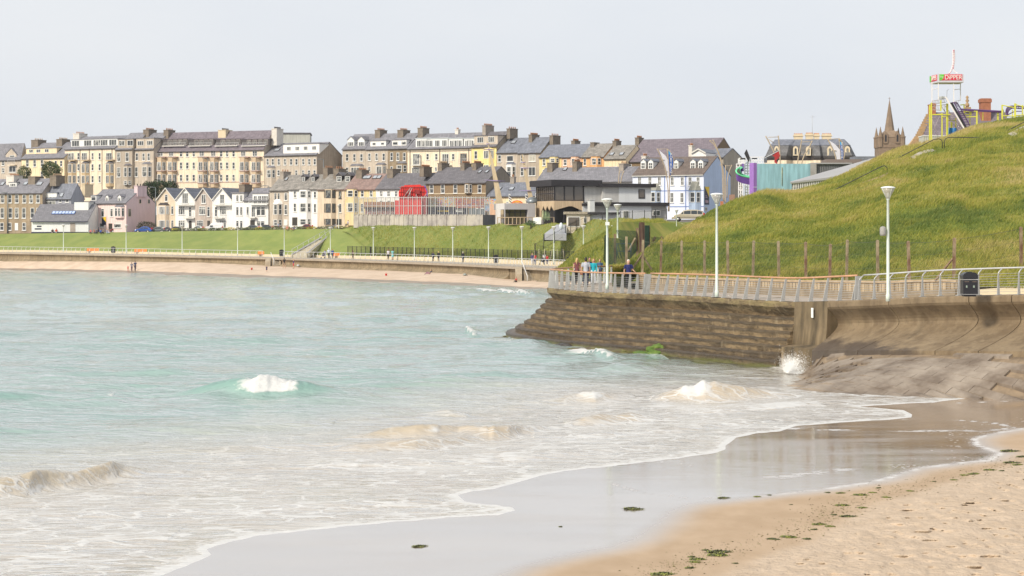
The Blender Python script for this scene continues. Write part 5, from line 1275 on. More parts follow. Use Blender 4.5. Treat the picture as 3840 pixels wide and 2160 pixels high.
# ---------- upper terrace
U=H('house','grey-beige house with a small balcony at the far left of the upper terrace','house',R1,-200,262,435,900,500,greyl,slate,yR=268,pG=345,group=G1)
U.win([155],[(538,612)],85,'d'); U.balcony(135,455,522,90,m=cream); U.dormer(70,205,395,455,[150],gabled=True,w=60,wy=(405,450)); U.win([-60,40],[(470,530),(560,620)],34)
U=H('house','yellow house with a yellow flat dormer and two dark chimneys','house',R1,265,795,438,900,492,yell,slate,yR=252,D=11,group=G1)
U.dormer(322,700,318,392,[385,475,578],'d',yell,w=52,wy=(332,374)); U.win([340,430,520],[(458,546)],36); U.win([620,690,757],[(468,542)],30); U.chim(405,552,215,pots=5,pm=potc); U.chim(716,848,205,pots=6,pm=potc); U.sky(728,355,35); U.win([340,520,700],[(600,690)],36)
U=H('apartment_block','cream apartment block with a glazed loft and corner balconies','apartment block',R1,800,1422,322,900,486,cream,slate,yR=172,D=12,group=G1)
U.win([970,1145,1232],[(372,458),(510,592),(655,740)],28,'s'); U.win([880],[(374,462)],72,'d',glassm=None); U.win([1043,1345],[(372,462)],66,'v'); 
for c_ in (880,1045,1345): U.bay(c_-52,c_+50,505,790,.9,[(512,620),(655,750)],m=wallmat('tan',(.55,.42,.26)),style='d'); U.balcony(c_,415,462,90,.95,m=_m['render_tan'])
U.dormer(880,1455,205,300,[935,1085,1200,1285,1395],'v',white,w=92,wy=(222,296)); U.chim(922,1062,135,stackw,6); U.vpipe(990); U.vpipe(1105); U.vpipe(1262); U.vpipe(1385)
U=H('house','grey stucco house with a wide grey dormer beside the cream apartments','house',R1,1426,1634,328,900,480,grey,slate,yR=132,D=11,group=G1)
U.dormer(1455,1645,205,320,[1505,1610],'g',grey,w=72,wy=(222,288)); U.win([1468,1572],[(370,478)],42); U.win([1468],[(552,672)],42); U.bay(1518,1615,530,760,.9,[(555,670),(720,770)],rm=slated)
U=H('house','grey house with a carved bay, a grey dormer and a broad brown chimney','house',R1,1637,1898,328,900,478,greyl,slate,yR=132,D=11,group=G1)
U.dormer(1682,1902,195,325,[1738,1852],'v',greyl,w=75,wy=(226,284)); U.win([1692,1775,1838],[(376,468)],32); U.win([1686],[(548,668)],36); U.bay(1740,1862,512,770,.9,[(548,668)],cols=1); U.chim(1785,1920,88,pots=7); U.band(478,.2,cream)
U=H('apartment_block','long cream apartment block with purple-grey roof and recessed loft terraces','apartment block',R2,60,1416,340,950,472,cream,slatep,th=24,yR=118,pG=1640,ridge_t=.5,group=G1,gable_m=greyl)
for a,b_ in ((165,488),(490,806),(818,1142),(1142,1485)):
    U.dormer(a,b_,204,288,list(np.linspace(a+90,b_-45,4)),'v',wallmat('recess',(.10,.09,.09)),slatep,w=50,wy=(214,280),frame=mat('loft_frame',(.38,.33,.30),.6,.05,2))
    U.balcony((a+b_)/2-20,248,285,(b_-a)*.86,p=-.5)
rose=mat('rose_frame',(.40,.27,.24),.7,.05,2)
U.win([393,470,550,888,962,1042],[(345,422),(488,572),(640,722)],34,'s')
tanw=wallmat('bay_tan',(.58,.45,.31))
for a,b_ in ((80,196),(212,328),(585,712),(735,845),(1100,1220),(1246,1362)):
    U.bay(a,b_,424,800,1.1,[(488,594),(640,744)],m=tanw,rm=rose,style='d',roofh=.1); U.win([(a+b_)/2],[(348,415)],58,'d'); U.balcony((a+b_)/2,382,424,(b_-a),1.1,rose)
    for yb in (594,744): U.balcony((a+b_)/2-5,yb-52,yb,(b_-a)*.8,1.25,rose)
U.chim(862,1014,92,stackc,6,potd); U.chim(1520,1645,75,stackw,6,potd,zdown=3,y=U.yr-.5); U.chim(190,306,92,stackb,5); U.band(738,.14,rose)
U=H('commercial_block','plain grey-green box building rising behind the cream apartment chimney','building',R2,1560,1985,135,900,520,wallmat('greygreen',(.50,.50,.45),.05),mat('flat_roof_dark',(.12,.11,.13),.8,.1,1),th=-4,rtype='flat',D=12)
U=H('house','grey-brown terrace with a long white flat dormer and a plain gable','house',R2,1420,2070,402,900,462,greyl,slate,th=31,yR=255,pG=2380,group=G1,gable_m=wallmat('gable_brown',(.40,.33,.26),.08))
U.win([1463,1527,1601,1677,1753,1819],[(445,524)],32); U.win([1903,1977,2045],[(445,522)],32); U.win([1467,1514,1598,1817,1901,1974,2042],[(585,655)],32); U.dormer(1655,2100,265,388,[1724,1829,1931,2037],'v',whit,w=50,wy=(298,348)); U.sky(1580,302,40); U.sky(1585,350,70); U.vpipe(1545,m=trim); U.vpipe(1868,m=trim)
U.bay(1438,1548,555,800,.8,[(585,680)])
U=H('house','grey house with two white gabled dormers at the left of the second upper terrace','house',R3,936,1222,325,800,462,greyl,slate,th=30,yR=148,D=10,group=G1)
U.dormer(1000,1080,215,298,[1040],'v',white,gabled=True,w=66,wy=(238,292)); U.dormer(1125,1208,215,298,[1170],'v',white,gabled=True,w=66,wy=(238,292)); U.win([995,1085,1172],[(385,475)],34); U.win([995],[(550,630)],34); U.bay(1020,1190,535,740,.7,[(555,640)],style='v')
U=H('house','grey house with a white two-window flat dormer and brown chimney','house',R3,1224,1497,325,800,458,greyl,slate,th=30,yR=142,D=10,group=G1)
U.dormer(1280,1473,226,300,[1328,1432],'t',whit,w=44,wy=(244,280)); U.win([1271,1359,1447],[(378,468)],34); U.win([1268],[(545,600)],30); U.bay(1335,1468,520,740,.8,[(540,636)],style='d'); U.chim(1343,1482,92,pots=6)
U=H('house','dark brown house with a white flat dormer next to the cream balcony building','house',R3,1500,1738,318,800,454,wallmat('brownish',(.30,.235,.16),.1),slate,th=30,yR=138,D=10,group=G1)
U.dormer(1550,1728,215,292,[1590,1695],'t',whit,w=62,wy=(232,278)); U.win([1545,1622,1702],[(370,470)],34); U.win([1545],[(540,620)],30); U.bay(1590,1722,505,740,.9,[(528,610)]); U.chim(1620,1768,92,pots=6)
U=H('apartment_block','cream apartment building with glass balconies and glazed roof terraces','apartment block',R4,92,882,382,800,448,cream,slate,th=28,yR=204,D=11,group=G1)
U.win([342,450,658],[(448,526)],34); U.win([200,562],[(450,588)],82,'v'); U.win([785],[(446,585)],80,'v',frame=mat('brown_frame',(.2,.15,.12),.6,.05,2)); 
for c_,w_ in ((190,120),(560,110),(780,120)): U.balcony(c_,512,590,w_,1.0)
U.win([172,218],[(618,695)],50,'v'); U.win([445],[(615,665)],32); U.win([700],[(618,690)],34)
for a,b_ in ((195,375),(330,590),(600,775),(790,920)): U.dormer(a,b_,262,368,list(np.linspace(a+45,b_-40,3)),'v',white,mat('roof_glazing',(.55,.60,.62),.2,.05,2),w=60,wy=(285,365))
U.band(418,.12,gut); U.vpipe(125); U.vpipe(490); U.vpipe(850); U.chim(222,358,132,pots=6,pm=potm); U.chim(680,745,150,stackw,2)
U=H('house','bright yellow house with a grey flat dormer and tall stone chimneys','house',R4,884,1192,362,800,440,yel,slated,th=38,yR=185,pG=1500,group=G1,gable_m=wallmat('party_brown',(.33,.28,.22),.1))
U.dormer(918,1205,228,345,[993,1128],'v',greyl,w=76,wy=(245,318)); U.win([938],[(415,515)],38); U.bay(1015,1150,400,640,.9,[(412,512),(590,640)],style='v',rm=yel); U.chim(1018,1160,102,stackg,7,y=U.yr); U.chim(1318,1455,140,stackb,4,y=U.yr)
U=H('house','pale grey house with a white stone bay and plain slate roof','house',R4,1196,1452,435,830,436,greyl,slateb,th=30,yR=262,D=10,group=G1)
U.win([1231],[(465,552)],40,'s'); U.win([1361],[(474,545)],80,'',frame=white); U.bay(1298,1420,580,800,.8,[(612,728)],m=whit); U.sky(1410,320,65)
U=H('house','brown-grey house with large windows between the two leaning masts','house',R4,1454,1742,435,830,432,grey,slateb,th=36,yR=255,pG=2010,group=G1,gable_m=_m['render_party_brown'])
U.win([1511],[(462,552)],38); U.win([1634],[(458,546)],84,'d',glassm=cur); U.win([1509],[(615,724)],38); U.win([1632],[(612,722)],84,'d'); U.chim(1588,1725,215,stackb,7); U.chim(1845,1985,225,stackb,4,y=U.yr)
U=H('house','pale yellow terraced house beside the salmon one','house',R5,205,478,492,800,424,wallmat('lemon',(.72,.60,.30)),slateb,th=30,yR=345,D=9,group=G1)
U.win([265],[(515,598),(645,720)],38); U.bay(318,445,488,700,.8,[(510,560)],m=_m['render_lemon'])
U.chim(596,716,290,stackb,6,y=U.yr)
U=H('house','salmon pink terraced house in the upper row','house',R5,480,726,490,800,420,peach,slateb,th=30,yR=338,D=9,group=G1)
U.win([526],[(520,595)],42); U.bay(580,700,486,700,.8,[(512,595)],m=peach)
U=H('house','orange terraced house in the upper row','house',R5,728,1004,488,800,416,oran,slatel,th=30,yR=333,D=9,group=G1)
U.win([769],[(512,595)],34); U.bay(825,965,484,700,.9,[(508,588)],m=oran); U.chim(832,950,310,stackb,0); U.chim(1105,1222,290,stackb,6,y=U.yr)
U=H('house','narrow cream house with two skylights next to the large purple slate roof','house',R5,1006,1275,512,800,412,yell,slatel,th=30,yR=352,D=10,group=G1)
U.win([1048,1151],[(605,635)],34); U.sky(1108,468,60); U.sky(1228,466,60)
U=H('hall','large hall with a tall purple slate roof behind the pale blue hotel','hall',R6,160,1170,408,900,408,mat('rubble_brown',(.20,.14,.08),.95,.2,4),slatep,th=28,yR=140,D=17,group=None,gable_m=_m['rubble_brown'] if 'rubble_brown' in _m else None)
U.win([212],[(448,500)],34); U.chim(263,380,120,stackb,5,y=U.yr); 
# ---------- middle pieces behind the hotel
U=H('house','small cream gabled house with a white chimney behind the pale blue hotel roof','house',R6,965,1145,312,600,392,whit,slateb,th=25,yR=262,D=9,rtype='front')
U=H('house','grey house with a large plain concrete gable behind the pale blue hotel','house',R6,1145,1360,365,950,396,wallmat('grey_gable',(.38,.34,.28),.06),slateb,th=38,yR=262,pG=1590,gable_m=None); U.chim(925,1010,215,stackw,3,y=U.yr-1)
# ---------- lower terrace
U=H('house','brown pebbledash terrace with white framed windows at the far left','house',R1,-260,525,868,1330,436,wallmat('brown_render',(.33,.26,.18),.12),slate,th=26,yR=702,pG=770,group=G2,gable_m=wallmat('gable_taupe',(.36,.31,.27),.08))
U.win([32,123,209,302,386,471],[(890,992)],46); U.win([30,130,208,297,402,472],[(1052,1180)],46); U.win([25,120,300],[(1235,1330)],46); U.door(205,1240,1330,40,white); U.chim(100,258,655,stackw,7,y=U.yr); U.chim(370,520,665,stackb,0,y=U.yr); U.chim(636,780,655,stackb,8,potc,y=U.yr)
U.dormer(115,205,740,800,[160],'v',white,w=70,wy=(752,790)); U.sky(325,765,60); U.sky(497,768,80); U.sky(38,768,50)
U=H('house','blue-grey house with a glazed corner bay behind the white toilet block','house',R1,528,880,932,1330,432,blueg,slateb,th=26,yR=762,pG=1040,group=G2)
U.win([626],[(915,1028)],124,'vs'); U.win([746],[(935,985)],30,''); U.win([830],[(938,985)],44,'')
U.dormer(560,700,868,925,[],w=1,wm=white); U.sky(768,908,50)
# white toilet block
Wb=wallmat('toilet_white',(.72,.74,.72),.02,.05); slg=roofmat('slate_grey_block',(.19,.19,.21),var=.06)
navy=mat('navy_trim',(.015,.02,.05),.5,.05,2)
T=H('toilet_block','white single-storey public toilet block with pitched grey roof and blue solar strip','building',R1,390,1092,1205,1362,424,Wb,slg,th=8,yR=1015,D=10,eave=.5,parm=navy)
T.sky(775,1132,20); 
o=MB().box(0,0,0,T.fx(915,2)-T.fx(632,2),1.1,.12,0)
for k in range(7): 
    w_=(T.fx(915,2)-T.fx(632,2))/7; o.box(k*w_+.08,.1,.12,(k+1)*w_-.08,1.0,.135,1)
o=o.build('roof_glazing',[mat('solar_blue',(.03,.08,.30),.3,.05,2),mat('solar_pane',(.45,.55,.72),.2,.05,2)],T.roof); sl=math.atan2(T.zR-T.zE,T.yr); o.location=(T.fx(640,1.8),1.6,T.zroof(1.6)+.22); o.rotation_euler=(sl,0,0)
T.door(899,1240,1362,62,mat('toilet_door',(.35,.30,.25),.5,.1,2)); MB().box(-.02,-.08,-.2,T.Wd+.02,-.0,.22).build('plinth',navy,T.e)
for k,(a,b_,y) in enumerate(((455,512,1280),(428,512,1312))): z=T.fz(y,1); MB().box(T.fx(a),-.05,z-.14,T.fx(b_),.0,z+.14).build('vent',navy,T.e)
MB().box(T.fx(918,3),3,1,T.fx(1092,3),9.5,T.fz(978,8,3)).build('tower_block',Wb,T.e); MB().box(T.fx(915,3),2.9,T.fz(978,8,3),T.fx(1096,3),9.6,T.fz(972,8,3)).build('tower_cap',navy,T.e)
# pink houses
U=H('house','pale pink houses with small dormers and a plain pink gable, white chimney','house',R1,1092,1560,995,1345,428,pink,slate,th=30,yR=828,pG=1922,group=G2,gable_m=wallmat('pink_gable',(.74,.58,.59),.03,.05))
U.win([1163],[(1062,1162)],36,'t'); U.win([1270],[(1062,1162)],36,'t'); U.win([1380],[(1062,1162)],34,'t'); U.bay(1405,1530,1040,1175,.7,[(1055,1158)],m=pink,style='t',cols=2); 
U.win([1453],[(1250,1300)],90,''); U.door(1365,1245,1330,45,wdark); U.win([1262],[(1240,1290)],60,''); U.door(1170,1240,1345,36,wdark)
U.dormer(1125,1190,900,972,[1157],'t',white,w=56,wy=(905,965)); U.dormer(1305,1340,915,972,[1322],'t',whit,gabled=True,w=26,wy=(922,970)); U.dormer(1455,1495,915,975,[1475],'t',whit,gabled=True,w=30,wy=(922,972))
U.dormer(970,1050,905,968,[1012],'v',white,w=60,wy=(910,962)) if False else None
U.chim(1675,1795,780,wallmat('pink_stack',(.66,.52,.54)),3,potd,y=U.yr); U.chim(1030,1135,760,stackc,1,y=U.yr)
for py_,(a,b_) in ((1730,(945,1000)),(1838,(945,1000)),(1600,(1060,1160))):
    pass
def gwin(U,xa,ya,yb,w=.7):
    y=U.fy(xa); z1,z0=U.fz(ya,U.Wd,y),U.fz(yb,U.Wd,y); o=MB().box(0,-w/2,0,.07,w/2,z1-z0).build('window',surr,U.e); o.location=(U.Wd-.01,y,z0); MB().box(.07,-w/2+.08,.08,.08,w/2-.08,z1-z0-.08).build('pane',glass,o)
gwin(U,1730,945,1000); gwin(U,1838,945,1000); gwin(U,1600,1062,1160,.9)
o=MB().box(0,-.12,0,U.fx(1312)-U.fx(1262),-.06,1.7,0).prism([(0,1.7),(U.fx(1312)-U.fx(1262),1.7),(U.fx(1312)-U.fx(1262),.6)],-.14,-.121,mi=1).build('estate_board',[navy,mat('board_yellow',(.80,.55,.03),.5,.03,2)],U.e); o.location=(U.fx(1262),0,U.fz(1262,U.Wd/2))
# gabled row
gx=[(90,322,beige,'beige gable-fronted house at the left of the four pointed gables'),(322,566,whit,'white gable-fronted house with a glass balcony under its point'),(566,778,taupe,'grey-brown gable-fronted house between two white ones'),(778,1022,whit,'white gable-fronted house with balcony at the right of the four gables')]
for i,(a,b_,m_,lb) in enumerate(gx):
    U=H('gabled_house',lb,'house',R2,a,b_,960,1310,424-3*i,m_,slateb,th=20,yR=812,D=9,rtype='front',group='four gable fronted houses')
    mid_=(a+b_)/2
    if i==0: U.win([210],[(886,972)],36,'t'); U.bay(100,238,1018,1310,.7,[(1035,1132),(1205,1298)],style='q',rm=gut,m=beige); U.win([285],[(1032,1132),(1205,1300)],28,'t')
    else:
        U.win([mid_],[(868 if i==1 else 885,998)],74 if i==1 else 54,'v' if i==1 else 'd'); U.balcony(mid_,940 if i==1 else 948,1015,(b_-a)*.95 if i!=2 else 80,1.2) if i!=2 else None
        U.win([mid_-45 if i==1 else (mid_-18 if i==2 else mid_+10)],[(1034,1138)],78,'vt'); U.win([mid_+60 if i<3 else mid_-75],[(1040,1160)],34,'t'); U.win([mid_-45 if i<3 else mid_+10],[(1205,1300)],78,'vt'); U.door(mid_+62 if i<3 else mid_-72,1210,1310,34,wdark if i!=3 else white)
        if i==1: U.balcony(mid_+40,1110,1175,130,1.1)
        if i==3: U.balcony(mid_-60,1115,1175,120,1.1)
U=H('house','white narrow house with a square attic storey beside the pointed gables','house',R2,1022,1165,872,1310,411,whit,slate,th=18,rtype='flat',D=7,group=G2)
U.win([1088,1136],[(895,975),(1040,1145),(1210,1305)],30,'t')
U=H('house','white house with a full width glass balcony on its top floor','house',R2,1165,1470,962,1310,409,whit,slate,th=24,yR=815,D=9,group=G2)
U.dormer(1275,1470,878,1000,[1310,1365,1412,1450],'d',white,w=44,wy=(902,1000)); U.balcony(1340,938,1008,230,1.1,m=white); U.win([1216],[(1038,1145)],30,'t'); U.win([1285],[(1040,1165)],46,'d'); U.balcony(1262,1112,1170,84,.9); U.win([1350,1406],[(1040,1148)],52,'t'); U.win([1350,1400],[(1212,1280)],46,'t'); U.door(1275,1205,1275,55,wdark); U.chim(1120,1258,765,stackb,6,y=U.yr)
U=H('house','grey stucco house with a white pediment bay at the left of the taller terrace','house',R3,36,272,835,1290,405,greyl,slatel,th=26,yR=655,D=9,group=G2)
U.win([108,150],[(870,960)],24,'t'); U.win([238],[(868,962)],38,'t'); U.win([238],[(1012,1136)],38,'s'); U.bay(68,182,1005,1275,.8,[(1010,1136),(1198,1270)],roofh=1.0,rm=whit); U.door(236,1195,1270,44,white); U.chim(172,288,605,stackg,3,y=U.yr); U.sky(248,712,40)
U=H('house','white house with black sills and two black gabled dormers','house',R3,274,628,822,1290,401,whit,slatel,th=26,yR=650,D=9,group=G2)
U.dormer(432,480,668,735,[456],'s',gut,slated,gabled=True,w=34,wy=(672,724)); U.dormer(550,600,668,735,[574],'s',gut,slated,gabled=True,w=34,wy=(672,724)); U.win([350],[(845,928),(995,1100)],34,'s'); U.win([629-2-2],[(848,930)],0.1) if False else None
U.bay(388,540,828,1280,.8,[(845,928),(995,1104),(1190,1262)],m=whit); U.door(348,1170,1270,62,wdark); U.win([598],[(850,930),(1000,1110)],30,'s'); U.chim(706,838,560,stackb,4,y=U.yr)
U=H('house','sandy beige house with brown roof line and two dark dormers','house',R3,630,965,822,1290,397,beige,slatel,th=26,yR=645,D=9,group=G2,parm=mat('brown_gutter',(.12,.06,.05),.6,.05,2))
U.dormer(860,930,655,735,[895],'s',gut,slated,gabled=True,w=60,wy=(665,728)); U.dormer(965,1040,655,735,[1000],'s',gut,slated,gabled=True,w=60,wy=(665,728)); U.bay(700,845,820,1270,.8,[(835,932),(1000,1112),(1188,1262)],m=beige,frame=wdark); U.win([908],[(848,935)],32,'',frame=wdark); U.win([910],[(1000,1110)],32,''); U.door(800,1190,1262,36,wdark); U.door(895,1190,1262,60,wdark); U.chim(832,975,570,stackb,4,y=U.yr)
U=H('house','yellow house with cream string courses and a pinkish tiled roof','house',R3,968,1348,822,1290,393,wallmat('butter',(.72,.58,.33)),tiler,th=26,yR=640,D=9,group=G2,parm=_m['brown_gutter'])
U.bay(975,1120,820,1270,.8,[(838,918),(992,1104)],m=_m['render_butter']); U.win([1183,1292],[(838,918)],38,'s'); U.win([1183,1292],[(1000,1104)],38,'s'); U.band(938,.2,surr); U.band(1120,.2,surr); U.sky(1222,692,60); U.sky(1265,690,60); U.sky(1345,690,60); U.sky(1395,688,60); U.chim(1110,1260,585,stackb,6,y=U.yr)
U=H('house','white low house with georgian windows and a long slate roof','house',R3,1350,1968,815,1290,388,whit,slated,th=26,yR=632,D=9,group=G2)
U.win([1415,1507,1600],[(842,914)],36,'sg'); U.win([1415,1507],[(960,1030)],34,'sg'); U.chim(1492,1645,572,stackb,0,y=U.yr); 
U=H('house','brown pebbledash terrace with white framed windows and a dark plain gable, behind the graffiti panels','house',R4,320,1060,812,1150,378,brownb,slated,th=30,yR=622,pG=1440,group=G2,gable_m=wallmat('gable_olive',(.27,.235,.19),.08))
U.win([392,529,685],[(828,938)],48,'s'); U.bay(790,885,815,940,.6,[(830,935)],m=brownb,roofh=.1); U.win([985],[(832,935)],46,'s'); U.chim(245,390,612,stackb,7,y=U.yr); U.chim(470,606,568,stackb,6,potc,y=U.yr); U.chim(748,884,568,stackb,7,y=U.yr); U.chim(892,1028,565,stackb,7,y=U.yr); U.sky(990,688,42); U.sky(1078,686,42); U.band(942,.15,surr)
# house row behind modern building
U=H('shop_building','low cream building with a slate roof and skylights behind the grey pavilion','building',R4,1078,1760,972,1150,372,yell,slateb,th=26,yR=812,D=9)
U.sky(1235,898,55); U.sky(1385,898,70); U.chim(1360,1435,735,stackg,2,y=U.yr); U.win([1328,1590],[(1040,1060)],30,'g')
U=H('house','row of low houses with grey slate roofs and three chimneys behind the modern building','house',R5,165,1360,798,1100,368,whit,slate,th=24,yR=625,D=9,group=G2)
U.sky(530,655,55); U.chim(300,445,562,stackb,0,y=U.yr); U.chim(610,742,550,stackb,7,y=U.yr); U.chim(1182,1320,572,stackg,3,y=U.yr)
# hotel
U=H('hotel','pale blue three-storey hotel with brown tiled roof, white dormers and shade-tinted gable','hotel',R6,238,1116,580,1030,360,lblue,tileb,th=30,yR=366,pG=1448,gable_m=lblue_shade,parm=mat('hotel_gutter',(.55,.55,.52),.6,.05,2))
tealm=mat('teal_sill',(.18,.32,.36),.6,.05,2)
for a,b_ in ((338,400),(430,492),(745,803),(950,1016),(1045,1110)): U.dormer(a,b_,415,512,[(a+b_)/2],'sg',white,slateb,gabled=True,w=(b_-a)*.8,wy=(428,505))
U.win([325,452,570,728,852,948,1048],[(605,708)],40,'sg'); U.win([724,848],[(798,922)],40,'sg'); U.bay(918,1070,770,1060,1.0,[(795,920)],m=wallmat('bay_blue',(.42,.52,.68)),style='s',roofh=1.6,rm=mat('lead_roof',(.26,.26,.22),.6,.1,2)); U.bay(440,575,772,1060,1.0,[(795,915)],m=_m['render_bay_blue'],roofh=1.3,rm=_m['lead_roof'])
U.band(776,.12,mat('blue_band',(.12,.2,.45),.6,.05,2)); U.band(972,.12,_m['blue_band']); U.vpipe(635,m=_m['blue_band']); U.vpipe(895,m=_m['blue_band']); U.chim(345,440,345,stackw,4,y=U.yr)
o=MB().box(0,-.0,0,.06,1.9,3.2,0).prism([(0,3.2),(1.9,3.2),(1.9,1.3)],.061,.08,mi=1,axis='x').build('sign_board',[navy,_m['board_yellow']],U.e); o.location=(U.Wd,.35,U.fz(945,U.Wd,.5))
MB().box(.062,.25,1.5,.075,1.0,1.6).box(.062,.25,1.25,.075,1.1,1.35).box(.062,.3,.3,.075,.8,.8).box(.062,1.0,.3,.075,1.5,.75).build('lettering',mat('board_letters',(.5,.35,.4),.5,.3,8),o)
U.door(958,1000,1030,60,white); gwin(U,1145,980,1022,.9)
# mansard hotel
def mansard():
    d=330; def_o=R7
    h=H('mansard_hotel','cream hotel with steep slate mansard roof, arched dormers and three cream chimneys','hotel',R7,435,1552,490,760,d,cream,slateb,th=6,rtype='flat',D=12)
    for c in list(h.e.children): D_.objects.remove(c)
    zE=h.zE; zM=h.fz(342,8,0); zR=h.fz(270,8,5); X=lambda p:h.fx(p)
    fp_=[(X(435),2.0),(X(500),0),(X(690),-.2),(X(755),1.6),(X(1000),1.8),(X(1030),.6),(X(1110),.6),(X(1140),1.8),(X(1330),.2),(X(1500),.2),(X(1552),2.2),(X(1552),11),(X(435),11)]
    cx=(X(435)+X(1552))/2; cy=6
    def ring(k,z): return [(cx+(x-cx)*(1-k*.115),cy+(y-cy)*(1-k*.20),z) for x,y in fp_]
    n=len(fp_); 
    MB().add([(x,y,-2) for x,y in fp_]+ring(0,zE),[(i,(i+1)%n,(i+1)%n+n,i+n) for i in range(n)]).build('wall',cream,h.e)
    MB().add([(cx+(x-cx)*1.015,cy+(y-cy)*1.03,zE-.1) for x,y in fp_]+[(cx+(x-cx)*1.015,cy+(y-cy)*1.03,zE+.22) for x,y in fp_]+[(x,y,zE-.5) for x,y in fp_],[(i,(i+1)%n,(i+1)%n+n,i+n) for i in range(n)]+[(i+2*n,(i+1)%n+2*n,(i+1)%n,i) for i in range(n)]).build('cornice',gut,h.e)
    r=MB().add(ring(-.05,zE+.2)+ring(.9,zM),[(i,(i+1)%n,(i+1)%n+n,i+n) for i in range(n)],0)
    top=ring(.85,zM+.03); rr_=[(cx+(x-cx)*.78,cy+(y-cy)*.15,zR) for x,y in fp_]
    r.add(top+rr_,[(i,(i+1)%n,(i+1)%n+n,i+n) for i in range(n)]+[tuple(range(n,2*n))],1)
    h.roof=r.build('roof',[slated if False else roofmat('mansard_slate',(.15,.15,.155),var=.2),slateb],h.e); h.yr=cy; h.zR=zR
    for px,(w_) in ((568,55),(805,62),(965,60),(1230,62),(1445,62)):
        x=X(px); a=h.fx(px+w_/2)-h.fx(px-w_/2); z0=h.fz(470,x,.5); z1=h.fz(352,x,.5); hh=z1-z0
        m=MB().prism([(-a/2,0),(a/2,0),(a/2,hh*.72),(a*.35,hh*.9),(0,hh),(-a*.35,hh*.9),(-a/2,hh*.72)],0,2.2,axis='y')
        o=m.build('dormer',surr,h.roof); yy=.5+(0 if px<700 or px>1300 else .7); o.location=(x,yy,z0)
        MB().prism([(-a*.2,hh*.12),(a*.2,hh*.12),(a*.2,hh*.68),(0,hh*.8),(-a*.2,hh*.68)],-.04,.01,axis='y').build('window',glass,o)
    for a,b_ in ((782,890),(928,1020),(1030,1095),(1130,1244)):
        x0,x1=h.fx(a,cy),h.fx(b_,cy); z1=h.fz(208 if a!=928 else 200,8,cy); m=MB().box(0,0,0,x1-x0,1.2,z1-zR+.9).box(-.12,-.12,z1-zR+.55,x1-x0+.12,1.3,z1-zR+.75)
        for k in range(5): m.lathe([(.12,0),(.1,.2)],7,1,c=((x1-x0)*(k+.5)/5,.6,z1-zR+.9))
        o=m.build('chimney',[stackc,potm],h.roof); o.location=(x0,cy,zR-.9)
    mb=MB().tube([(0,0,0),(0,0,3.2)],.03,5).tube([(-.5,0,2.9),(.5,0,2.9)],.02,4); o=mb.build('aerial',galv,h.roof); o.location=(h.fx(1008,cy),cy,h.fz(200,8,cy)-.1)
mansard()
# ======================================================== modern building, pavilion, rides
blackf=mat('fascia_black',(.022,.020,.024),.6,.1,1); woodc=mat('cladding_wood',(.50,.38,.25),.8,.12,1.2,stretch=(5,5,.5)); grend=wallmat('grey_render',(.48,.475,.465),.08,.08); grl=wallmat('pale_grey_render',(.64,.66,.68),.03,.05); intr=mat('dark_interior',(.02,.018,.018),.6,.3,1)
tint=D_.materials.new('tinted_glass'); tint.use_nodes=True; gb=tint.node_tree.nodes['Principled BSDF']; gb.inputs['Base Color'].default_value=(.09,.07,.05,1); gb.inputs['Roughness'].default_value=.05; gb.inputs['IOR'].default_value=1.8
class Fr(H):
    def __init__(s,o,px,py,d,th,name,label,cat):  # frame with origin at a photo point
        s.o=o; s.th=R_(th); s.c,s.s=math.cos(s.th),math.sin(s.th); w=W(s.px(px),s.py(py),d); s.A=Vector((w.x,w.y)); s.zb=w.z; s.dm=d; s.Wd=10
        s.e=empty(name,w,label,cat,rz=-s.th)
    def bx(s,xa,xb,ya,yb,name,m,y0=0,y1=5,parent=None):
        x0,x1=s.fx(xa,y0),s.fx(xb,y0); zt,zb=s.fz(ya,(x0+x1)/2,y0),s.fz(yb,(x0+x1)/2,y0)
        return MB().box(x0,y0,zb,x1,y1,zt).build(name,m,parent or s.e)
f=Fr(R5,390,1300,322,-22,'modern_building','modern grey and timber building with black flat roofs and a glazed upper corner','building')
yl=f.fy(170,0); # depth of left face
# upper storey
f.bx(390,760,853,1032,'glazing_box',intr,.12,yl-.1); 
f.bx(760,985,850,1052,'wall',grend,.05,6); f.bx(985,1190,855,1052,'wall',grend,-.5,6); f.bx(1190,1585,855,1055,'wall',grl,-.55,6)
for k,(a,b_) in enumerate(((402,508),(522,626),(640,742))): f.bx(a,b_,855,1022,'window',tint,.02,.08)
mb=MB(); 
for p in (395,515,633,750): x=f.fx(p); mb.box(x-.08,-.06,f.fz(1030,x),x+.08,.1,f.fz(850,x))
z1,z0=f.fz(850,2),f.fz(1030,2); mb.box(f.fx(390),-.05,z0-.05,f.fx(755),.12,z0+.1)
for k in range(10): yy=yl*k/9; mb.box(-.06,yy-.05,z0,.06,yy+.05,z1)
for zz in (z0,z1-.1,(z0+z1)/2): mb.box(-.05,0,zz-.04,.05,yl,zz+.06)
mb.build('window_frame',blackf,f.e); MB().box(.0,.1,z0,.04,yl,z1).build('window',tint,f.e)
x1=f.fx(955); MB().box(-.9,-.9,z1,x1,yl+.8,z1+1.0).build('roof_fascia',blackf,f.e)
f.bx(948,1650,818,862,'roof_fascia',blackf,-1.2,7)
o=f.bx(1432,1510,890,1003,'window_frame',blackf,-.62,-.5); f.bx(1440,1502,898,990,'window',tint,-.66,-.6)
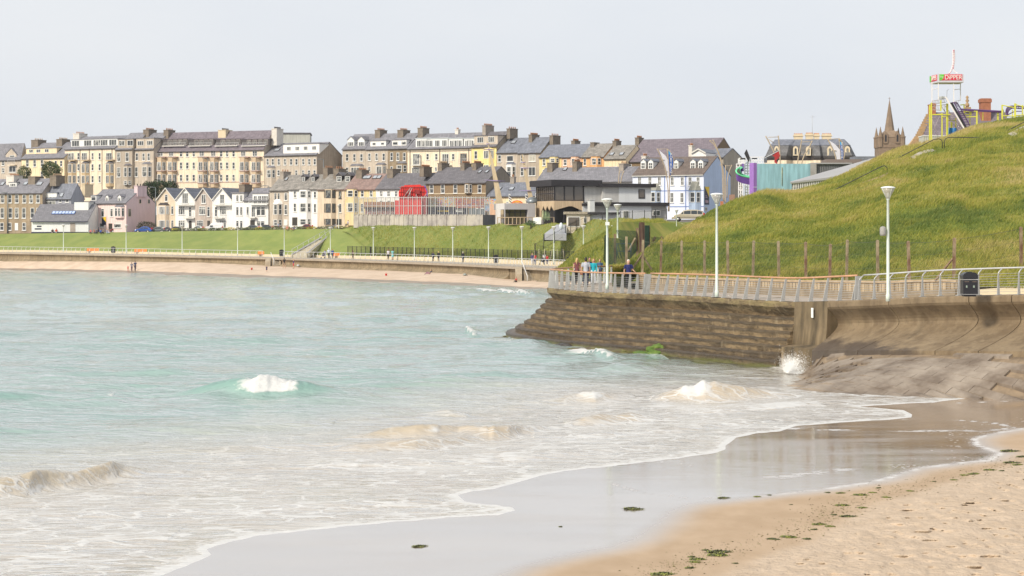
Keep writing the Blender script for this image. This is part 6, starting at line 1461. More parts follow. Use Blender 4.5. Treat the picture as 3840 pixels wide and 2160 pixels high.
# timber band with zigzag foot
za,zc=f.fz(1032,2),f.fz(1150,2); x1=f.fx(745); zp=f.fz(1125,3)
MB().prism([(-.05,za),(x1,za),(x1,zc-.1),(x1*.62,zp+.35),(x1*.5,zp+.35),(-.05,zc)],-.12,.2,axis='y').build('timber_band',woodc,f.e)
pts=[(-.05+.05,za),(yl,za),(yl,zc-4.2),(yl*.72,zc-4.2),(yl*.72,zc),(yl*.66,zc),(yl*.58,zc+.75),(yl*.46,zc),(yl*.36,zc+.75),(yl*.24,zc),(yl*.14,zc+.75),(0.05,zc)]
MB().prism(pts,-.1,.12,axis='x').build('timber_band',woodc,f.e)
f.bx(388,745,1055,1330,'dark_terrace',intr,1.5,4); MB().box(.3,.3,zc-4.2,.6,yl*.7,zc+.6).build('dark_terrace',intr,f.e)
for p in (395,512): x=f.fx(p); MB().box(x-.1,.0,f.fz(1310,x),x+.1,.2,f.fz(1150,x)).build('column',blackf,f.e)
f.bx(745,835,1060,1200,'wall',grl,-.3,4); f.bx(835,1190,1095,1300,'wall',grend,-.2,5); f.bx(1050,1590,1088,1330,'wall',grl,-1.0,5); f.bx(1590,1780,1090,1300,'wall',grend,-.6,5)
f.bx(835,1815,1050,1093,'roof_fascia',blackf,-1.5,5); f.bx(745,838,1062,1092,'roof_fascia',blackf,-.6,4)
for a,b_,c_,d_ in ((1240,1312,1150,1246),(1608,1702,1148,1216)): 
    f.bx(a,b_,c_,d_,'window_frame',white,-1.1,-.9); f.bx(a+8,(a+b_)/2-3,c_+8,d_-8,'window',glass,-1.16,-1.08); f.bx((a+b_)/2+3,b_-8,c_+8,d_-8,'window',glass,-1.16,-1.08)
f.bx(833,890,1015,1165,'chimney',mat('flue_white',(.62,.64,.64),.7,.04,1),-2.2,-1.2); f.bx(828,896,1012,1022,'chimney_cap',galvl,-2.3,-1.1)
# white hut in front
g=Fr(R5,548,1425,290,0,'flat_roofed_hut','small pale flat-roofed hut with a wide dark window at the top of the bank path','building')
hutw=wallmat('hut_cream',(.66,.58,.47),.03,.05)
g.bx(550,835,1200,1430,'wall',hutw,0,4); g.bx(835,1165,1195,1330,'wall',grl,.3,4); g.bx(512,800,1165,1196,'roof_fascia',mat('stone_fascia',(.30,.26,.20),.9,.4,8),-.4,4); g.bx(798,1198,1172,1200,'roof_fascia',blackf,-.35,4)
g.bx(552,712,1226,1352,'window_frame',white,-.06,.1); g.bx(563,702,1234,1342,'window',tint,-.1,-.02); g.bx(752,792,1232,1308,'window_frame',white,-.06,.1); g.bx(758,786,1240,1300,'window',glass,-.1,-.02)
# ramp/terrace slab left of hut (grey painted) with folded parasol
q=[W(2038,880,283),W(2042,876,283),W(2087,842,292),W(2124,842,292),W(2124,878,283)]
o=MB().add([Vector(v)-q[0] for v in q]+[Vector(v)-q[0]-Vector((0,0,.9)) for v in q],[(0,1,2,3,4),(9,8,7,6,5)]+[(i,(i+1)%5,(i+1)%5+5,i+5) for i in range(5)]).build('terrace_slab',[mat('grey_paint',(.36,.37,.40),.6,.04,1)]); o.location=q[0]; tag(o,'sloping grey painted slab beside the pale hut','slab')
e=empty('parasol',W(2104,874,284),'folded pale parasol standing on the grey slab beside the hut','parasol'); MB().tube([(0,0,0),(0,0,.7)],.04,6).build('pole',galv,e); MB().lathe([(.05,.55),(.22,.65),(.28,1.0),(.2,1.35),(.04,1.5)],8).build('canopy',mat('cloth_pale',(.6,.66,.70),.8,.15,3),e); MB().tube([(-.3,0,0),(0,0,.4),(.3,0,0)],.03,5).build('stand',galv,e)
# pavilion
p=Fr(R4,1295,1320,325,-18,'grey_pavilion','grey flat-roofed pavilion with a wide dark glazed front behind timber posts','building')
yl=p.fy(1180,0); zt=p.fz(1062,2); zb_=p.fz(1335,2); x1=p.fx(1672)
pav=wallmat('pavilion_grey',(.43,.415,.42),.03,.03)
zw=p.fz(1138,2); xw0,xw1=p.fx(1302),p.fx(1582)
MB().box(0,0,zw,x1,6,zt).box(xw1,0,zb_,x1,6,zw).box(0,.0,zb_,.08,.3,zw).build('wall',pav,p.e); MB().box(-.02,.3,zw,-.0,yl,zt).box(-.02,yl*.45,zb_,.0,yl,zw).build('side_wall',wallmat('pav_light',(.60,.58,.56),.03,.03),p.e)
MB().box(.08,.8,zb_,xw1,1,zw).build('window',tint,p.e); mb=MB()
for k in range(5): xx=.1+(xw1-.2)*k/4; mb.box(xx-.05,.7,zb_,xx+.05,.8,zw)
mb.box(.08,.7,zw-.5,xw1,.8,zw-.4); mb.build('window_frame',blackf,p.e)
# timber posts railing in front
e=empty('timber_railing',W(1990,843,314),'timber post and rail balustrade in front of the grey pavilion','railing'); tb=mat('post_timber',(.42,.32,.22),.85,.15,2)
def wp(zx,zy,d,o=R4): return W(o[0]+zx/Z,o[1]+zy/Z,d)
mb=MB()
for x in (1205,1245,1298,1342,1390,1440,1486,1535,1580,1640,1750,1903): a=wp(x,1322,312); b_=wp(x,1236,312); under(MB().tube([a,b_],.075,4,sm=False).build('post',tb),e)
under(MB().tube([wp(1200,1237,312),wp(1905,1235,312)],.06,4).build('top_rail',tb),e); under(MB().tube([wp(1290,1325,312),wp(1480,1325,312)],.05,4).build('bottom_rail',tb),e)
a=wp(1645,1325,311.5);b_=wp(1745,1235,311.5); o=MB().add([(0,0,.05),(b_.x-a.x,-.03,-.0),(b_.x-a.x+.02,0,b_.z-a.z),(0,.02,b_.z-a.z-.05),((b_.x-a.x)/2,-.10,.1),((b_.x-a.x)/2,-.02,b_.z-a.z)],[(0,4,5,3),(4,1,2,5)]).build('banner',mat('cloth_white',(.80,.82,.76),.8,.03,1.5)); o.location=a; tag(o,'white cloth banner with faint green scrawl hung on the timber railing','banner')
mb=MB(); rr=random.Random(5)
for k in range(6): x=1.35+k*.22; mb.tube([(x,-.10,.5+rr.random()*.3),(x+.1,-.10,1.9+rr.random()*.5),(x+.18,-.10,.6+rr.random()*.3)],.03,4)
mb.build('scrawl',mat('green_paint',(.55,.75,.4),.8,.05,2),o)
# striped flags & rainbow arch & dome behind pavilion roof
for x,y0 in ((1345,945),(1550,945),(1672,935)):
    a=wp(x,1058,333); e=empty('flag',a,'small black and white striped flag %s'%({1345:'left above the pavilion roof',1550:'in the middle above the pavilion roof',1672:'at the pavilion right corner'}[x]),'flag'); hh=(1058-y0)/Z/F*333; MB().tube([(0,0,-2),(0,0,hh)],.035,5).build('pole',white,e)
    mb=MB(); 
    for k in range(6): mb.add([(.02,0,hh-k*.2),(.3+.06*k,.05*math.sin(k),hh-.15-k*.28),(.3+.06*k,.05*math.sin(k+1),hh-.28-k*.28),(.02,0,hh-.2-k*.2)],[(0,1,2,3)],k%2)
    mb.build('cloth',[white,blackf],e)
e=empty('arch_sign',wp(1447,1060,332),'rainbow coloured arch sign showing above the pavilion roof','sign')
rc=[(.6,.05,.04),(.75,.3,.03),(.8,.65,.05),(.1,.2,.6)]
for k,c_ in enumerate(rc):
    mb=MB(); r0=1.0-k*.12; pts=[(r0*math.cos(a),0,r0*.75*math.sin(a)-.35) for a in np.linspace(.1,math.pi-.1,16)]; mb.tube(pts,.065,6); mb.build('arch_band',mat('rainbow_%d'%k,c_,.5,.05,2),e)
o=MB(); [o.box(-.62+k*.14,-.1,-.05,-.53+k*.14,0,.17) for k in range(9)]; o.build('lettering',mat('arch_letters',(.75,.25,.08),.5,.1,2),e)
o=MB().lathe([(1.05,0),(1.0,.35),(.7,.8),(.3,.98),(0,1.02)],16).build('dome',mat('dome_lead',(.22,.25,.27),.35,.1,1,metal=.4)); o.location=wp(1635,1058,329); tag(o,'small grey dome on the pavilion roof beside the timber building','dome')
# ---- leaning ornamental masts
mm_=mat('mast_ply',(.50,.40,.26),.7,.1,1.2,stretch=(1,1,.3)); yard=mat('yard_lilac',(.25,.20,.36),.5,.1,2)
def mast(pts,d,label,yards,cat='mast'):
    P=[wp(x,y,d) for x,y,_ in pts]; B=P[0]; e=empty('ornamental_mast',B,label,cat,'leaning ornamental masts')
    n=len(P); sec=[]
    for (x,y,w_),p_ in zip(pts,P): hw=w_/2/Z/F*d; sec.append([(p_.x-B.x-hw,-hw*.5,p_.z-B.z),(p_.x-B.x+hw,-hw*.5,p_.z-B.z),(p_.x-B.x+hw,hw*.5,p_.z-B.z),(p_.x-B.x-hw,hw*.5,p_.z-B.z)])
    mb=MB()
    for a,b_ in zip(sec[:-1],sec[1:]): mb.hexa(a+b_)
    mb.build('mast',mm_,e)
    for (xa,xb,y,y2) in yards: MB().tube([wp(xa,y,d-.4)-B,wp((xa+xb)/2,(y+y2)/2+4,d-.4)-B,wp(xb,y2,d-.4)-B],[.03,.10,.03],6).build('yard',yard,e)
mast([(1235,1200,100),(1232,1060,84),(1200,880,66),(1165,690,48),(1128,520,32),(1100,390,20),(1084,300,12)],336,'tall cream plywood mast with three thin yards leaning left beside the dark gable',[(1045,1300,772,788),(1022,1168,388,398),(1065,1110,325,328)])
mast([(1640,1150,72),(1622,1035,62),(1595,900,50),(1560,740,38),(1535,600,28),(1510,460,18)],345,'shorter cream plywood mast leaning left behind the grey dome',[(1460,1690,902,905),(1468,1618,622,625),(1490,1555,555,553)])
# ---- red ride, arcades, graffiti panels
redm=mat('ride_red',(.70,.035,.025),.45,.12,.8); redd=mat('ride_red_dark',(.28,.02,.02),.6,.2,2)
r=Fr(R3,1580,1140,368,0,'fairground_ride','big bright red fairground ride back standing behind the glass screen','ride')
r.bx(1580,1918,960,1215,'housing',redm,0,5); r.bx(1918,1980,900,1215,'housing',redd,.3,4)
poly=[(1630,925),(1628,860),(1660,800),(1665,788),(1700,785),(1700,772),(1900,765),(1902,780),(1945,782),(1978,850),(1960,925)]
y=.8; MB().prism([(r.fx(a,y),r.fz(b_,r.fx(a,y),y)) for a,b_ in poly],y,y+1.2).build('back_plate',redm,r.e); MB().prism([(r.fx(1630,y),r.fz(975,1,y)),(r.fx(1630,y),r.fz(920,1,y)),(r.fx(1965,y),r.fz(920,1,y)),(r.fx(1950,y),r.fz(975,1,y))],y+.4,y+1.2).build('back_plate',redm,r.e)
mb=MB()
for x in np.linspace(1660,1940,11): mb.box(r.fx(x,y)-.035,y-.12,r.fz(925,1,y),r.fx(x,y)+.035,y,r.fz(790,1,y))
for yy in (800,856,905): mb.box(r.fx(1635,y),y-.14,r.fz(yy,1,y)-.04,r.fx(1965,y),y,r.fz(yy,1,y)+.04)
mb.build('ribs',redd,r.e)
mb=MB()
for x0,y0,x1_,y1_ in ((1690,925,1780,800),(1720,960,1800,805),(1840,960,1850,880),(1935,945,1970,880),(1770,960,1770,830)): mb.tube([(r.fx(x0,.3),.3,r.fz(y0,1,.3)),(r.fx(x1_,.3),.3,r.fz(y1_,1,.3))],.05,5)
mb.build('braces',galv,r.e); MB().box(r.fx(1700,y),y-.5,r.fz(880,1,y),r.fx(1760,y),y,r.fz(830,1,y)).box(r.fx(1835,y),y-.5,r.fz(880,1,y),r.fx(1895,y),y,r.fz(830,1,y)).build('motor_box',redd,r.e)
MB().prism([(r.fx(1945,y),r.fz(782,1,y)),(r.fx(1960,y),r.fz(782,1,y)),(r.fx(1985,y),r.fz(850,1,y)),(r.fx(1985,y),r.fz(925,1,y)),(r.fx(1975,y),r.fz(925,1,y)),(r.fx(1978,y),r.fz(850,1,y))],y-.05,y+1.1).build('blue_edge',mat('ride_blue',(.12,.08,.5),.5,.05,2),r.e)
def graf(name,cols,scale=1.6):
    m=D_.materials.new(name); m.use_nodes=True; N=m.node_tree.nodes; L=m.node_tree.links; b=N['Principled BSDF']; b.inputs['Roughness'].default_value=.5
    t=N.new('ShaderNodeTexCoord'); n_=N.new('ShaderNodeTexNoise'); n_.inputs['Scale'].default_value=scale; n_.inputs['Detail'].default_value=3; n_.inputs['Distortion'].default_value=2.5; L.new(t.outputs['Object'],n_.inputs[0])
    cr=N.new('ShaderNodeValToRGB'); cr.color_ramp.interpolation='CONSTANT'; el=cr.color_ramp.elements; el[0].color=cols[0]+(1,); el[0].position=0; el[1].color=cols[-1]+(1,); el[1].position=.62
    for i,c_ in enumerate(cols[1:-1]): e_=el.new(.38+.24*(i)/(len(cols)-2)); e_.color=c_+(1,)
    L.new(n_.outputs['Fac'],cr.inputs[0]); L.new(cr.outputs[0],b.inputs['Base Color']); return m
gA=graf('mural_green',[(.05,.35,.15),(.3,.55,.25),(.65,.1,.15),(.6,.55,.2),(.1,.3,.55),(.4,.6,.5)]); gB=graf('mural_orange',[(.7,.3,.05),(.75,.5,.1),(.6,.1,.1),(.2,.3,.6),(.7,.6,.3)]); gC=graf('mural_blue',[(.1,.3,.6),(.3,.55,.65),(.6,.15,.1),(.65,.6,.25),(.15,.45,.25)]); gD=graf('mural_red',[(.3,.02,.03),(.5,.08,.05),(.45,.3,.1),(.12,.08,.25),(.4,.05,.1)]); gE=graf('mural_brown',[(.3,.16,.05),(.45,.30,.12),(.2,.08,.12),(.5,.2,.05),(.25,.22,.1)],2.5)
g=Fr(R4,310,1180,372,0,'ride_mural_wall','long row of brightly painted fairground panels behind the glass screen','mural wall')
for a,b_,c_,d_,m in ((310,455,1002,1108,gA),(458,516,1000,1108,gB),(519,682,998,1106,gC),(685,848,1002,1120,gD),(852,1035,1008,1118,gD),(1040,1215,1008,1075,gC)): g.bx(a,b_,c_,d_,'mural_panel',m,0,.3)
g.bx(320,840,1108,1215,'stall',mat('stall_dark',(.05,.05,.09),.6,.5,3),1,3); g.bx(460,600,1150,1165,'stall_trim',_m['board_yellow'],.7,.9); g.bx(690,780,1130,1170,'stall_trim',white,.6,.9); g.bx(1050,1120,1075,1160,'stall',graf('mural_pale',[(.6,.3,.25),(.3,.45,.65),(.2,.3,.5),(.7,.5,.4)],1),.2,1)
g.bx(850,1040,1125,1210,'shed',mat('shed_slate',(.16,.18,.20),.7,.08,1),-8,-3); g.bx(1110,1180,1070,1210,'kiosk',peach,-2,1)
g.bx(938,968,1118,1132,'lamp_housing',white,-8.1,-8.0); g.bx(1000,1036,1118,1132,'lamp_housing',white,-8.1,-8.0)
g=Fr(R3,1205,1180,376,0,'arcade_stall','brown painted arcade stall left of the red ride','stall')
g.bx(1205,1578,978,1045,'mural_panel',gE,0,3); g.bx(1205,1578,1045,1062,'ledge',blackf,-.2,3); g.bx(1215,1578,1062,1180,'mural_panel',graf('mural_stall',[(.12,.03,.05),(.35,.1,.04),(.45,.42,.4),(.08,.06,.15),(.4,.25,.1)],2),.3,3)
# concrete retaining wall with glass screen
cm,N,L=attr_mat_begin('panel_concrete'); b=N['Principled BSDF']; b.inputs['Roughness'].default_value=.85
nA=noisen(N,L,.5,6,(.9,1,1.2),.6); nB=noisen(N,L,.35,4,(1.2,1,.5),.6,(5,0,2))
c=mixc(N,L,mr(N,L,nA,.4,.6),(.30,.275,.25),(.42,.39,.345)); c=mixc(N,L,mr(N,L,nB,.54,.62,0,.6),c,(.50,.46,.38)); L.new(c,b.inputs['Base Color'])
xs=[1325,1345,1361,1378,1395,1412,1428,1444,1461,1478,1496,1514,1531,1548,1566,1583,1602,1620,1638,1675,1712,1750,1811]
e=empty('concrete_screen_wall',W(1560,848,349),'long grey precast concrete wall with stained panels at the top of the grass bank','wall')
def cwd(px): return float(np.interp(px,[1325,1811,1856],[356,330,328]))
for a,b_ in zip(xs[:-1],xs[1:]):
    d0,d1=cwd(a),cwd(b_); ytA=np.interp(a,[1325,1811],[805,803]); ybA=np.interp(a,[1325,1500,1811],[848,852,852]); ybB=np.interp(b_,[1325,1500,1811],[848,852,852])
    P0,P1,P2,P3=W(a+.6,ybA+6,d0),W(b_-.6,ybB+6,d1),W(b_-.6,804,d1),W(a+.6,804,d0); bk_=Vector((.1,.5,0))
    under(MB().hexa([P0,P1,P1+bk_,P0+bk_,P3,P2,P2+bk_,P3+bk_]).build('concrete_panel',cm),e)
P0,P1,P2,P3=W(1812,860,330),W(1857,858,337),W(1857,806,337),W(1812,805,330); under(MB().hexa([P0,P1,P1+Vector((0,.5,0)),P0+Vector((0,.5,0)),P3,P2,P2+Vector((0,.5,0)),P3+Vector((0,.5,0))]).build('concrete_panel',mat('panel_dark',(.16,.165,.17),.85,.15,.6)),e)
e=empty('glass_screen',W(1560,803,349),'tall clear glass screen with grey steel posts on top of the concrete wall','screen')
gp=D_.materials.new('clear_glass'); gp.use_nodes=True; N=gp.node_tree.nodes; L=gp.node_tree.links; tr=N.new('ShaderNodeBsdfTransparent'); tr.inputs[0].default_value=(.86,.87,.84,1); gl=N.new('ShaderNodeBsdfGlossy'); gl.inputs['Roughness'].default_value=.08; ms=N.new('ShaderNodeMixShader'); ms.inputs[0].default_value=.13; L.new(tr.outputs[0],ms.inputs[1]); L.new(gl.outputs[0],ms.inputs[2]); L.new(ms.outputs[0],N['Material Output'].inputs[0])
for i,px in enumerate(np.linspace(1328,1835,31)):
    d=cwd(px)-.2; yt=np.interp(px,[1328,1500,1640,1835],[742,737,736,737]); a,b_=W(px,806,d),W(px,yt,d); under(MB().box(a.x-.07,a.y-.1,a.z,a.x+.07,a.y+.1,b_.z).build('post',galv),e)
    if i<30:
        q=1328+(1835-1328)*(i+1)/30; dq=cwd(q)-.2; A1=W(q,806,dq); under(MB().add([a+Vector((.08,0,.1)),A1+Vector((-.08,0,.1)),Vector((A1.x-.08,A1.y,b_.z-.05)),Vector((a.x+.08,a.y,b_.z-.05))],[(0,1,2,3)]).build('glass_panel',gp),e)
        if i%2==0 or True:
            mid_=(a+A1)/2; under(MB().box(mid_.x-.02,mid_.y-.03,a.z,mid_.x+.02,mid_.y+.03,b_.z).build('mullion',galv),e) if i%1==0 else None
for yy in (741,772): under(MB().tube([W(px,yy,cwd(px)-.2) for px in (1328,1500,1640,1835)],.045,4).build('rail',galvl),e)
# ---- banner structures
polem=mat('banner_pole',(.42,.34,.24),.6,.12,2); clothw=mat('sail_white',(.62,.62,.68),.8,.05,1); clothb=mat('sail_blue',(.02,.09,.36),.7,.1,1); clothc=mat('sail_cyan',(.02,.30,.60),.7,.1,1)
def textmesh(body,size,mat_,parent,loc,rot,name='lettering',ext=.01,sx=1,sp=1.0,lsp=.8):
    cu=D_.curves.new('t','FONT'); cu.body=body; cu.size=size; cu.extrude=ext; cu.align_x='CENTER'; cu.align_y='CENTER'; cu.space_character=sp; cu.space_line=lsp
    to=D_.objects.new('t',cu); COL.objects.link(to); dg=bpy.context.evaluated_depsgraph_get(); me=D_.meshes.new_from_object(to.evaluated_get(dg)); D_.objects.remove(to); me.materials.clear(); me.materials.append(mat_)
    o=D_.objects.new(name,me); COL.objects.link(o); o.parent=parent; o.location=loc; o.rotation_euler=rot; o.scale=(sx,1,1); return o
def banner(o,d,label,poles,cross,sail=None,blue=None,txt=None,yb=None):
    B=W(o[0]+yb[0]/Z,o[1]+yb[1]/Z,d); e=empty('banner_stand',B,label,'banner stand')
    P=lambda x,y,dy=0: W(o[0]+x/Z,o[1]+y/Z,d)+Vector((0,dy,0))-B
    for pl_ in poles: MB().tube(smooth_path([P(*q) for q in pl_],4),.085,6).build('pole',polem,e)
    for a,b_ in cross: MB().tube([P(*a),P(*b_)],.05,5).build('crosspiece',polem,e)
    if sail: 
        n=len(sail[0]); V_=[P(*q,dy=.1) for q in sail[0]]+[P(*q,dy=.1) for q in sail[1]]; MB().add(V_,[(i,i+1,i+1+n,i+n) for i in range(n-1)]).build('white_sail',clothw,e)
    if blue:
        n=len(blue[0]); V_=[P(*q,dy=-.1) for q in blue[0]]+[P(*q,dy=-.1) for q in blue[1]]; c_=MB(); 
        for i in range(n-1): c_.add([V_[i],V_[i+1],V_[i+1+n],V_[i+n]],[(0,1,2,3)],1 if i==0 else 0)
        c_=c_.build('blue_banner',[clothb,clothc],e)
        if txt: textmesh('\n'.join(txt),txt_sz,white,c_,P(*txtpos,dy=-.2),(R_(90),0,0),lsp=.72)
    return e
txt_sz=.62; txtpos=(712,440)
banner(R6,352,'banner frame with a white sail and a blue vertical banner before the pale blue hotel',[[(540,255),(585,350),(640,500),(663,640),(676,800),(678,1030)],[(664,255),(680,400),(690,560),(692,760),(690,1030)],[(664,262),(705,300),(735,380),(743,440),(712,540),(698,620)]],[((543,262),(662,258)),((606,392),(634,396)),((650,540),(672,538)),((672,768),(700,768)),((672,850),(700,850))],
  sail=([(566,275),(610,390),(648,520),(690,640)],[(566,272),(648,345),(672,390),(692,640)]),blue=([(681,280),(682,325),(686,400),(690,480),(696,590)],[(683,280),(722,330),(738,400),(736,480),(700,590)]),txt=list('PORTRUSH'),yb=(688,1035))
txtpos=(1373,410); txt_sz=.42
banner(R7,300,'banner frame with a white sail and a blue vertical banner before the mansard hotel',[[(1198,270),(1240,350),(1285,450),(1318,600)],[(1336,258),(1350,350),(1365,450),(1372,600)],[(1338,262),(1375,310),(1398,390),(1404,470),(1375,590)]],[((1200,272),(1334,262)),((1262,410),(1305,412))],
  sail=([(1215,285),(1262,400),(1300,500),(1318,565)],[(1217,283),(1300,340),(1350,400),(1362,565)]),blue=([(1348,300),(1350,340),(1356,400),(1362,470),(1368,560)],[(1352,300),(1378,335),(1390,400),(1393,470),(1376,560)]),txt=list('PORTRUSH'),yb=(1340,600))
banner(R7,290,'bare leaning banner frame at the left of the mansard hotel',[[(432,230),(480,320),(540,450),(570,600)],[(588,225),(598,330),(608,450),(612,600)]],[((460,246),(585,243)),((470,270),(532,315))],yb=(590,600))
banner(R7,295,'bare banner frame of two crossing poles before the middle of the mansard hotel',[[(878,280),(860,380),(840,470),(822,600)],[(1008,288),(960,390),(905,480),(868,600)]],[((885,305),(1005,300)),((870,455),(900,458))],yb=(850,600))
banner(R6,330,'tall bare curved banner frame in front of the pale blue gable',[[(1190,160),(1240,200),(1290,290),(1325,400),(1345,520),(1352,700),(1358,900)],[(1228,145),(1262,210),(1300,300),(1340,430),(1362,560),(1368,700),(1370,920)]],[((1185,155),(1222,158)),((1270,322),(1310,320)),((1312,458),(1350,458))],yb=(1365,925))
banner(R6,345,'small bare banner frame right of the pale blue gable',[[(1388,460),(1384,600),(1385,760),(1388,930)],[(1466,455),(1425,560),(1408,680),(1405,860)]],[((1388,470),(1464,462)),((1362,712),(1415,712))],yb=(1388,932))
banner(R5,340,'small bare banner frame behind the modern building roof',[[(1196,665),(1188,740),(1185,830)],[(1252,665),(1225,730),(1208,830)]],[((1196,680),(1250,675))],yb=(1196,835))
# ---- blue walled building, conservatory, purple column, slide
bl_=Fr(R7,330,915,236,0,'blue_wall_building','building with a weathered turquoise rendered wall behind the hill crest','building')
turq=mat('turquoise_wall',(.26,.46,.53),.8,.06,.6,streak=.25,col2=(.22,.38,.44),stretch=(1,1,.3))
bl_.bx(325,990,573,940,'wall',turq,0,4); bl_.bx(988,1060,568,760,'pier',mat('grey_block',(.30,.29,.28),.85,.1,1),-.3,4)
gr_=mat('ribbed_grey',(.17,.175,.19),.7,.1,.8); 
o=MB()
for k in range(40): xa=1060+k*11; o.box(bl_.fx(xa,.3),.3 if k%2 else .2,bl_.fz(740,1,.3),bl_.fx(xa+11,.3),.6,bl_.fz(572,1,.3))
o.build('ribbed_wall',gr_,bl_.e); bl_.bx(1000,1500,560,576,'coping',mat('cop_grey',(.30,.30,.31),.7,.05,1),-.1,3); bl_.bx(1180,1620,518,566,'rear_block',mat('brown_block',(.20,.16,.15),.85,.08,1),8,12)
bl_.bx(1530,1850,482,560,'rear_roof',slateb,40,44)
mb=MB(); mb.tube([(bl_.fx(635,-.1),-.1,bl_.fz(615,1)),(bl_.fx(634,-.1),-.1,bl_.fz(845,1))],.035,5); mb.build('rusty_pipe',mat('rust_ochre',(.35,.27,.06),.8,.3,6),bl_.e)
cv=Fr(R7,745,915,222,0,'conservatory','low white-framed glazed building with a grey sloping roof beside the turquoise wall','building')
A=[cv.fx(735),cv.fx(1260)]; 
xs_=lambda p:cv.fx(p)
MB().add([(xs_(735),-.2,cv.fz(812,1)),(xs_(1260),-.2,cv.fz(745,5)),(xs_(1900),-.2,cv.fz(640,9)),(cv.fx(1750,9),9,cv.fz(505,14,9)),(cv.fx(1040,9),9,cv.fz(705,5,9)),(cv.fx(735,1),1,cv.fz(795,0,1))],[(0,1,2,3,4,5)]).build('roof',mat('felt_roof',(.34,.34,.35),.85,.05,.5),cv.e)
MB().add([(xs_(735),-.25,cv.fz(800,1)),(xs_(1260),-.25,cv.fz(735,5)),(xs_(1260),-.25,cv.fz(762,5)),(xs_(735),-.25,cv.fz(818,1))],[(0,1,2,3)]).build('fascia',_m['cop_grey'],cv.e)
wf=MB();wg=MB(); n=22
for k in range(n):
    a=755+(1245-755)*k/n; b_=a+(1245-755)/n*.62; yt=np.interp(a,[755,1245],[822,768]); x0,x1=xs_(a),xs_(b_); wg.box(x0,.0,cv.fz(935,x0),x1,.05,cv.fz(yt,x0)); wf.box(x1,-.06,cv.fz(935,x0),xs_(a+(1245-755)/n),.06,cv.fz(yt,x0))
wf.add([(xs_(745),-.07,cv.fz(812,1)),(xs_(1260),-.07,cv.fz(758,5)),(xs_(1260),-.07,cv.fz(770,5)),(xs_(745),-.07,cv.fz(826,1))],[(0,1,2,3)])
wf.build('window_frame',white,cv.e); wg.build('window',glass,cv.e)
pur=mat('purple_paint',(.30,.15,.48),.6,.05,1); purd=mat('purple_dark',(.14,.06,.30),.6,.05,1)
pc=Fr(R7,284,930,230,-30,'purple_column','tall square purple column beside the turquoise wall','column')
pc_=MB().box(0,0,-3,.46,.8,pc.fz(562,.2),0).box(-.01,-.02,pc.fz(865,.2),.47,0,pc.fz(858,.2),1).build('shaft',[pur,clothw],pc.e)
# white lattice tower + slide
lt=Fr(R7,100,975,238,0,'slide_tower','white lattice helter-skelter tower with a green and purple slide','slide tower'); wl=mat('lattice_white',(.72,.70,.72),.6,.03,1)
def lattice(xa,xb,ya,yb,y,st=.36,w=.10,name='lattice_panel'):
    x0,x1=lt.fx(xa,y),lt.fx(xb,y); z0,z1=lt.fz(yb,1,y),lt.fz(ya,1,y); mb=MB(); nx=max(2,int((x1-x0)/st)); nz=max(2,int((z1-z0)/st))
    for k in range(nx+1): xx=x0+(x1-x0)*k/nx; mb.box(xx-w,y,z0,xx+w,y+.05,z1)
    for k in range(nz+1): zz=z0+(z1-z0)*k/nz; mb.box(x0,y-.02,zz-w,x1,y+.03,zz+w)
    mb.build(name,wl,lt.e)
lattice(100,175,510,566,0); lattice(175,245,500,760,.6,.3,.07); lattice(215,412,492,570,1.5,.3,.07); lattice(180,240,760,960,.8,.3,.07); lattice(72,150,575,650,1.2,.34,.06)
mb=MB()
for xa,xb in ((98,152),): 
    for p in (98,125,150): mb.tube([(lt.fx(p),0,-3),(lt.fx(p),0,lt.fz(760,1))],.06,5)
    for a,b_ in ((975,870),(870,770)): mb.tube([(lt.fx(98),0,lt.fz(a,1)),(lt.fx(150),0,lt.fz(b_,1))],.05,4); mb.tube([(lt.fx(98),0,lt.fz(b_,1)),(lt.fx(150),0,lt.fz(b_,1))],.05,4); mb.tube([(lt.fx(150),0,lt.fz(a,1)),(lt.fx(98),0,lt.fz(b_,1))],.05,4)
mb.build('trestle',wl,lt.e); lt.bx(142,164,572,665,'purple_post',purd,-.3,.3)
def L3(x,y,dy): return Vector((lt.fx(x,dy),dy,lt.fz(y,1,dy)))
inner=[L3(142,632,-1),L3(122,645,-1.4),L3(110,668,-1.6),L3(122,700,-1.3),L3(160,725,-1),L3(240,748,-.8)]; outer=[L3(138,628,0),L3(95,640,-1.8),L3(68,672,-2.6),L3(85,708,-2.8),L3(140,735,-2.6),L3(240,756,-2.2)]
inner=smooth_path(inner,5); outer=smooth_path(outer,5); n=len(inner)
MB().add(inner+outer,[(i,i+1,i+1+n,i+n) for i in range(n-1)]).build('slide_bed',mat('slide_brown',(.25,.20,.16),.5,.1,1),lt.e)
MB().tube([p+Vector((0,0,.12)) for p in inner],.10,6).tube([p+Vector((0,0,.12)) for p in outer],.10,6).build('slide_edge',mat('slide_green',(.18,.72,.38),.5,.04,1),lt.e)
MB().add([p for p in outer]+[p-Vector((0,0,.75)) for p in outer],[(i,i+1,i+1+n,i+n) for i in range(n-1)]).build('slide_skirt',purd,lt.e)
mb=MB().tube([(0,0,0),(0,0,1.0)],.03,4).add([(0,0,1.0),(-.25,0,.5),(.3,0,-.6),(.45,0,.0),(.1,0,.9)],[(0,1,2,3,4)]); o=mb.build('flag',blackf,lt.e); o.location=(lt.fx(193,-.2),-.2,lt.fz(500,1)); 
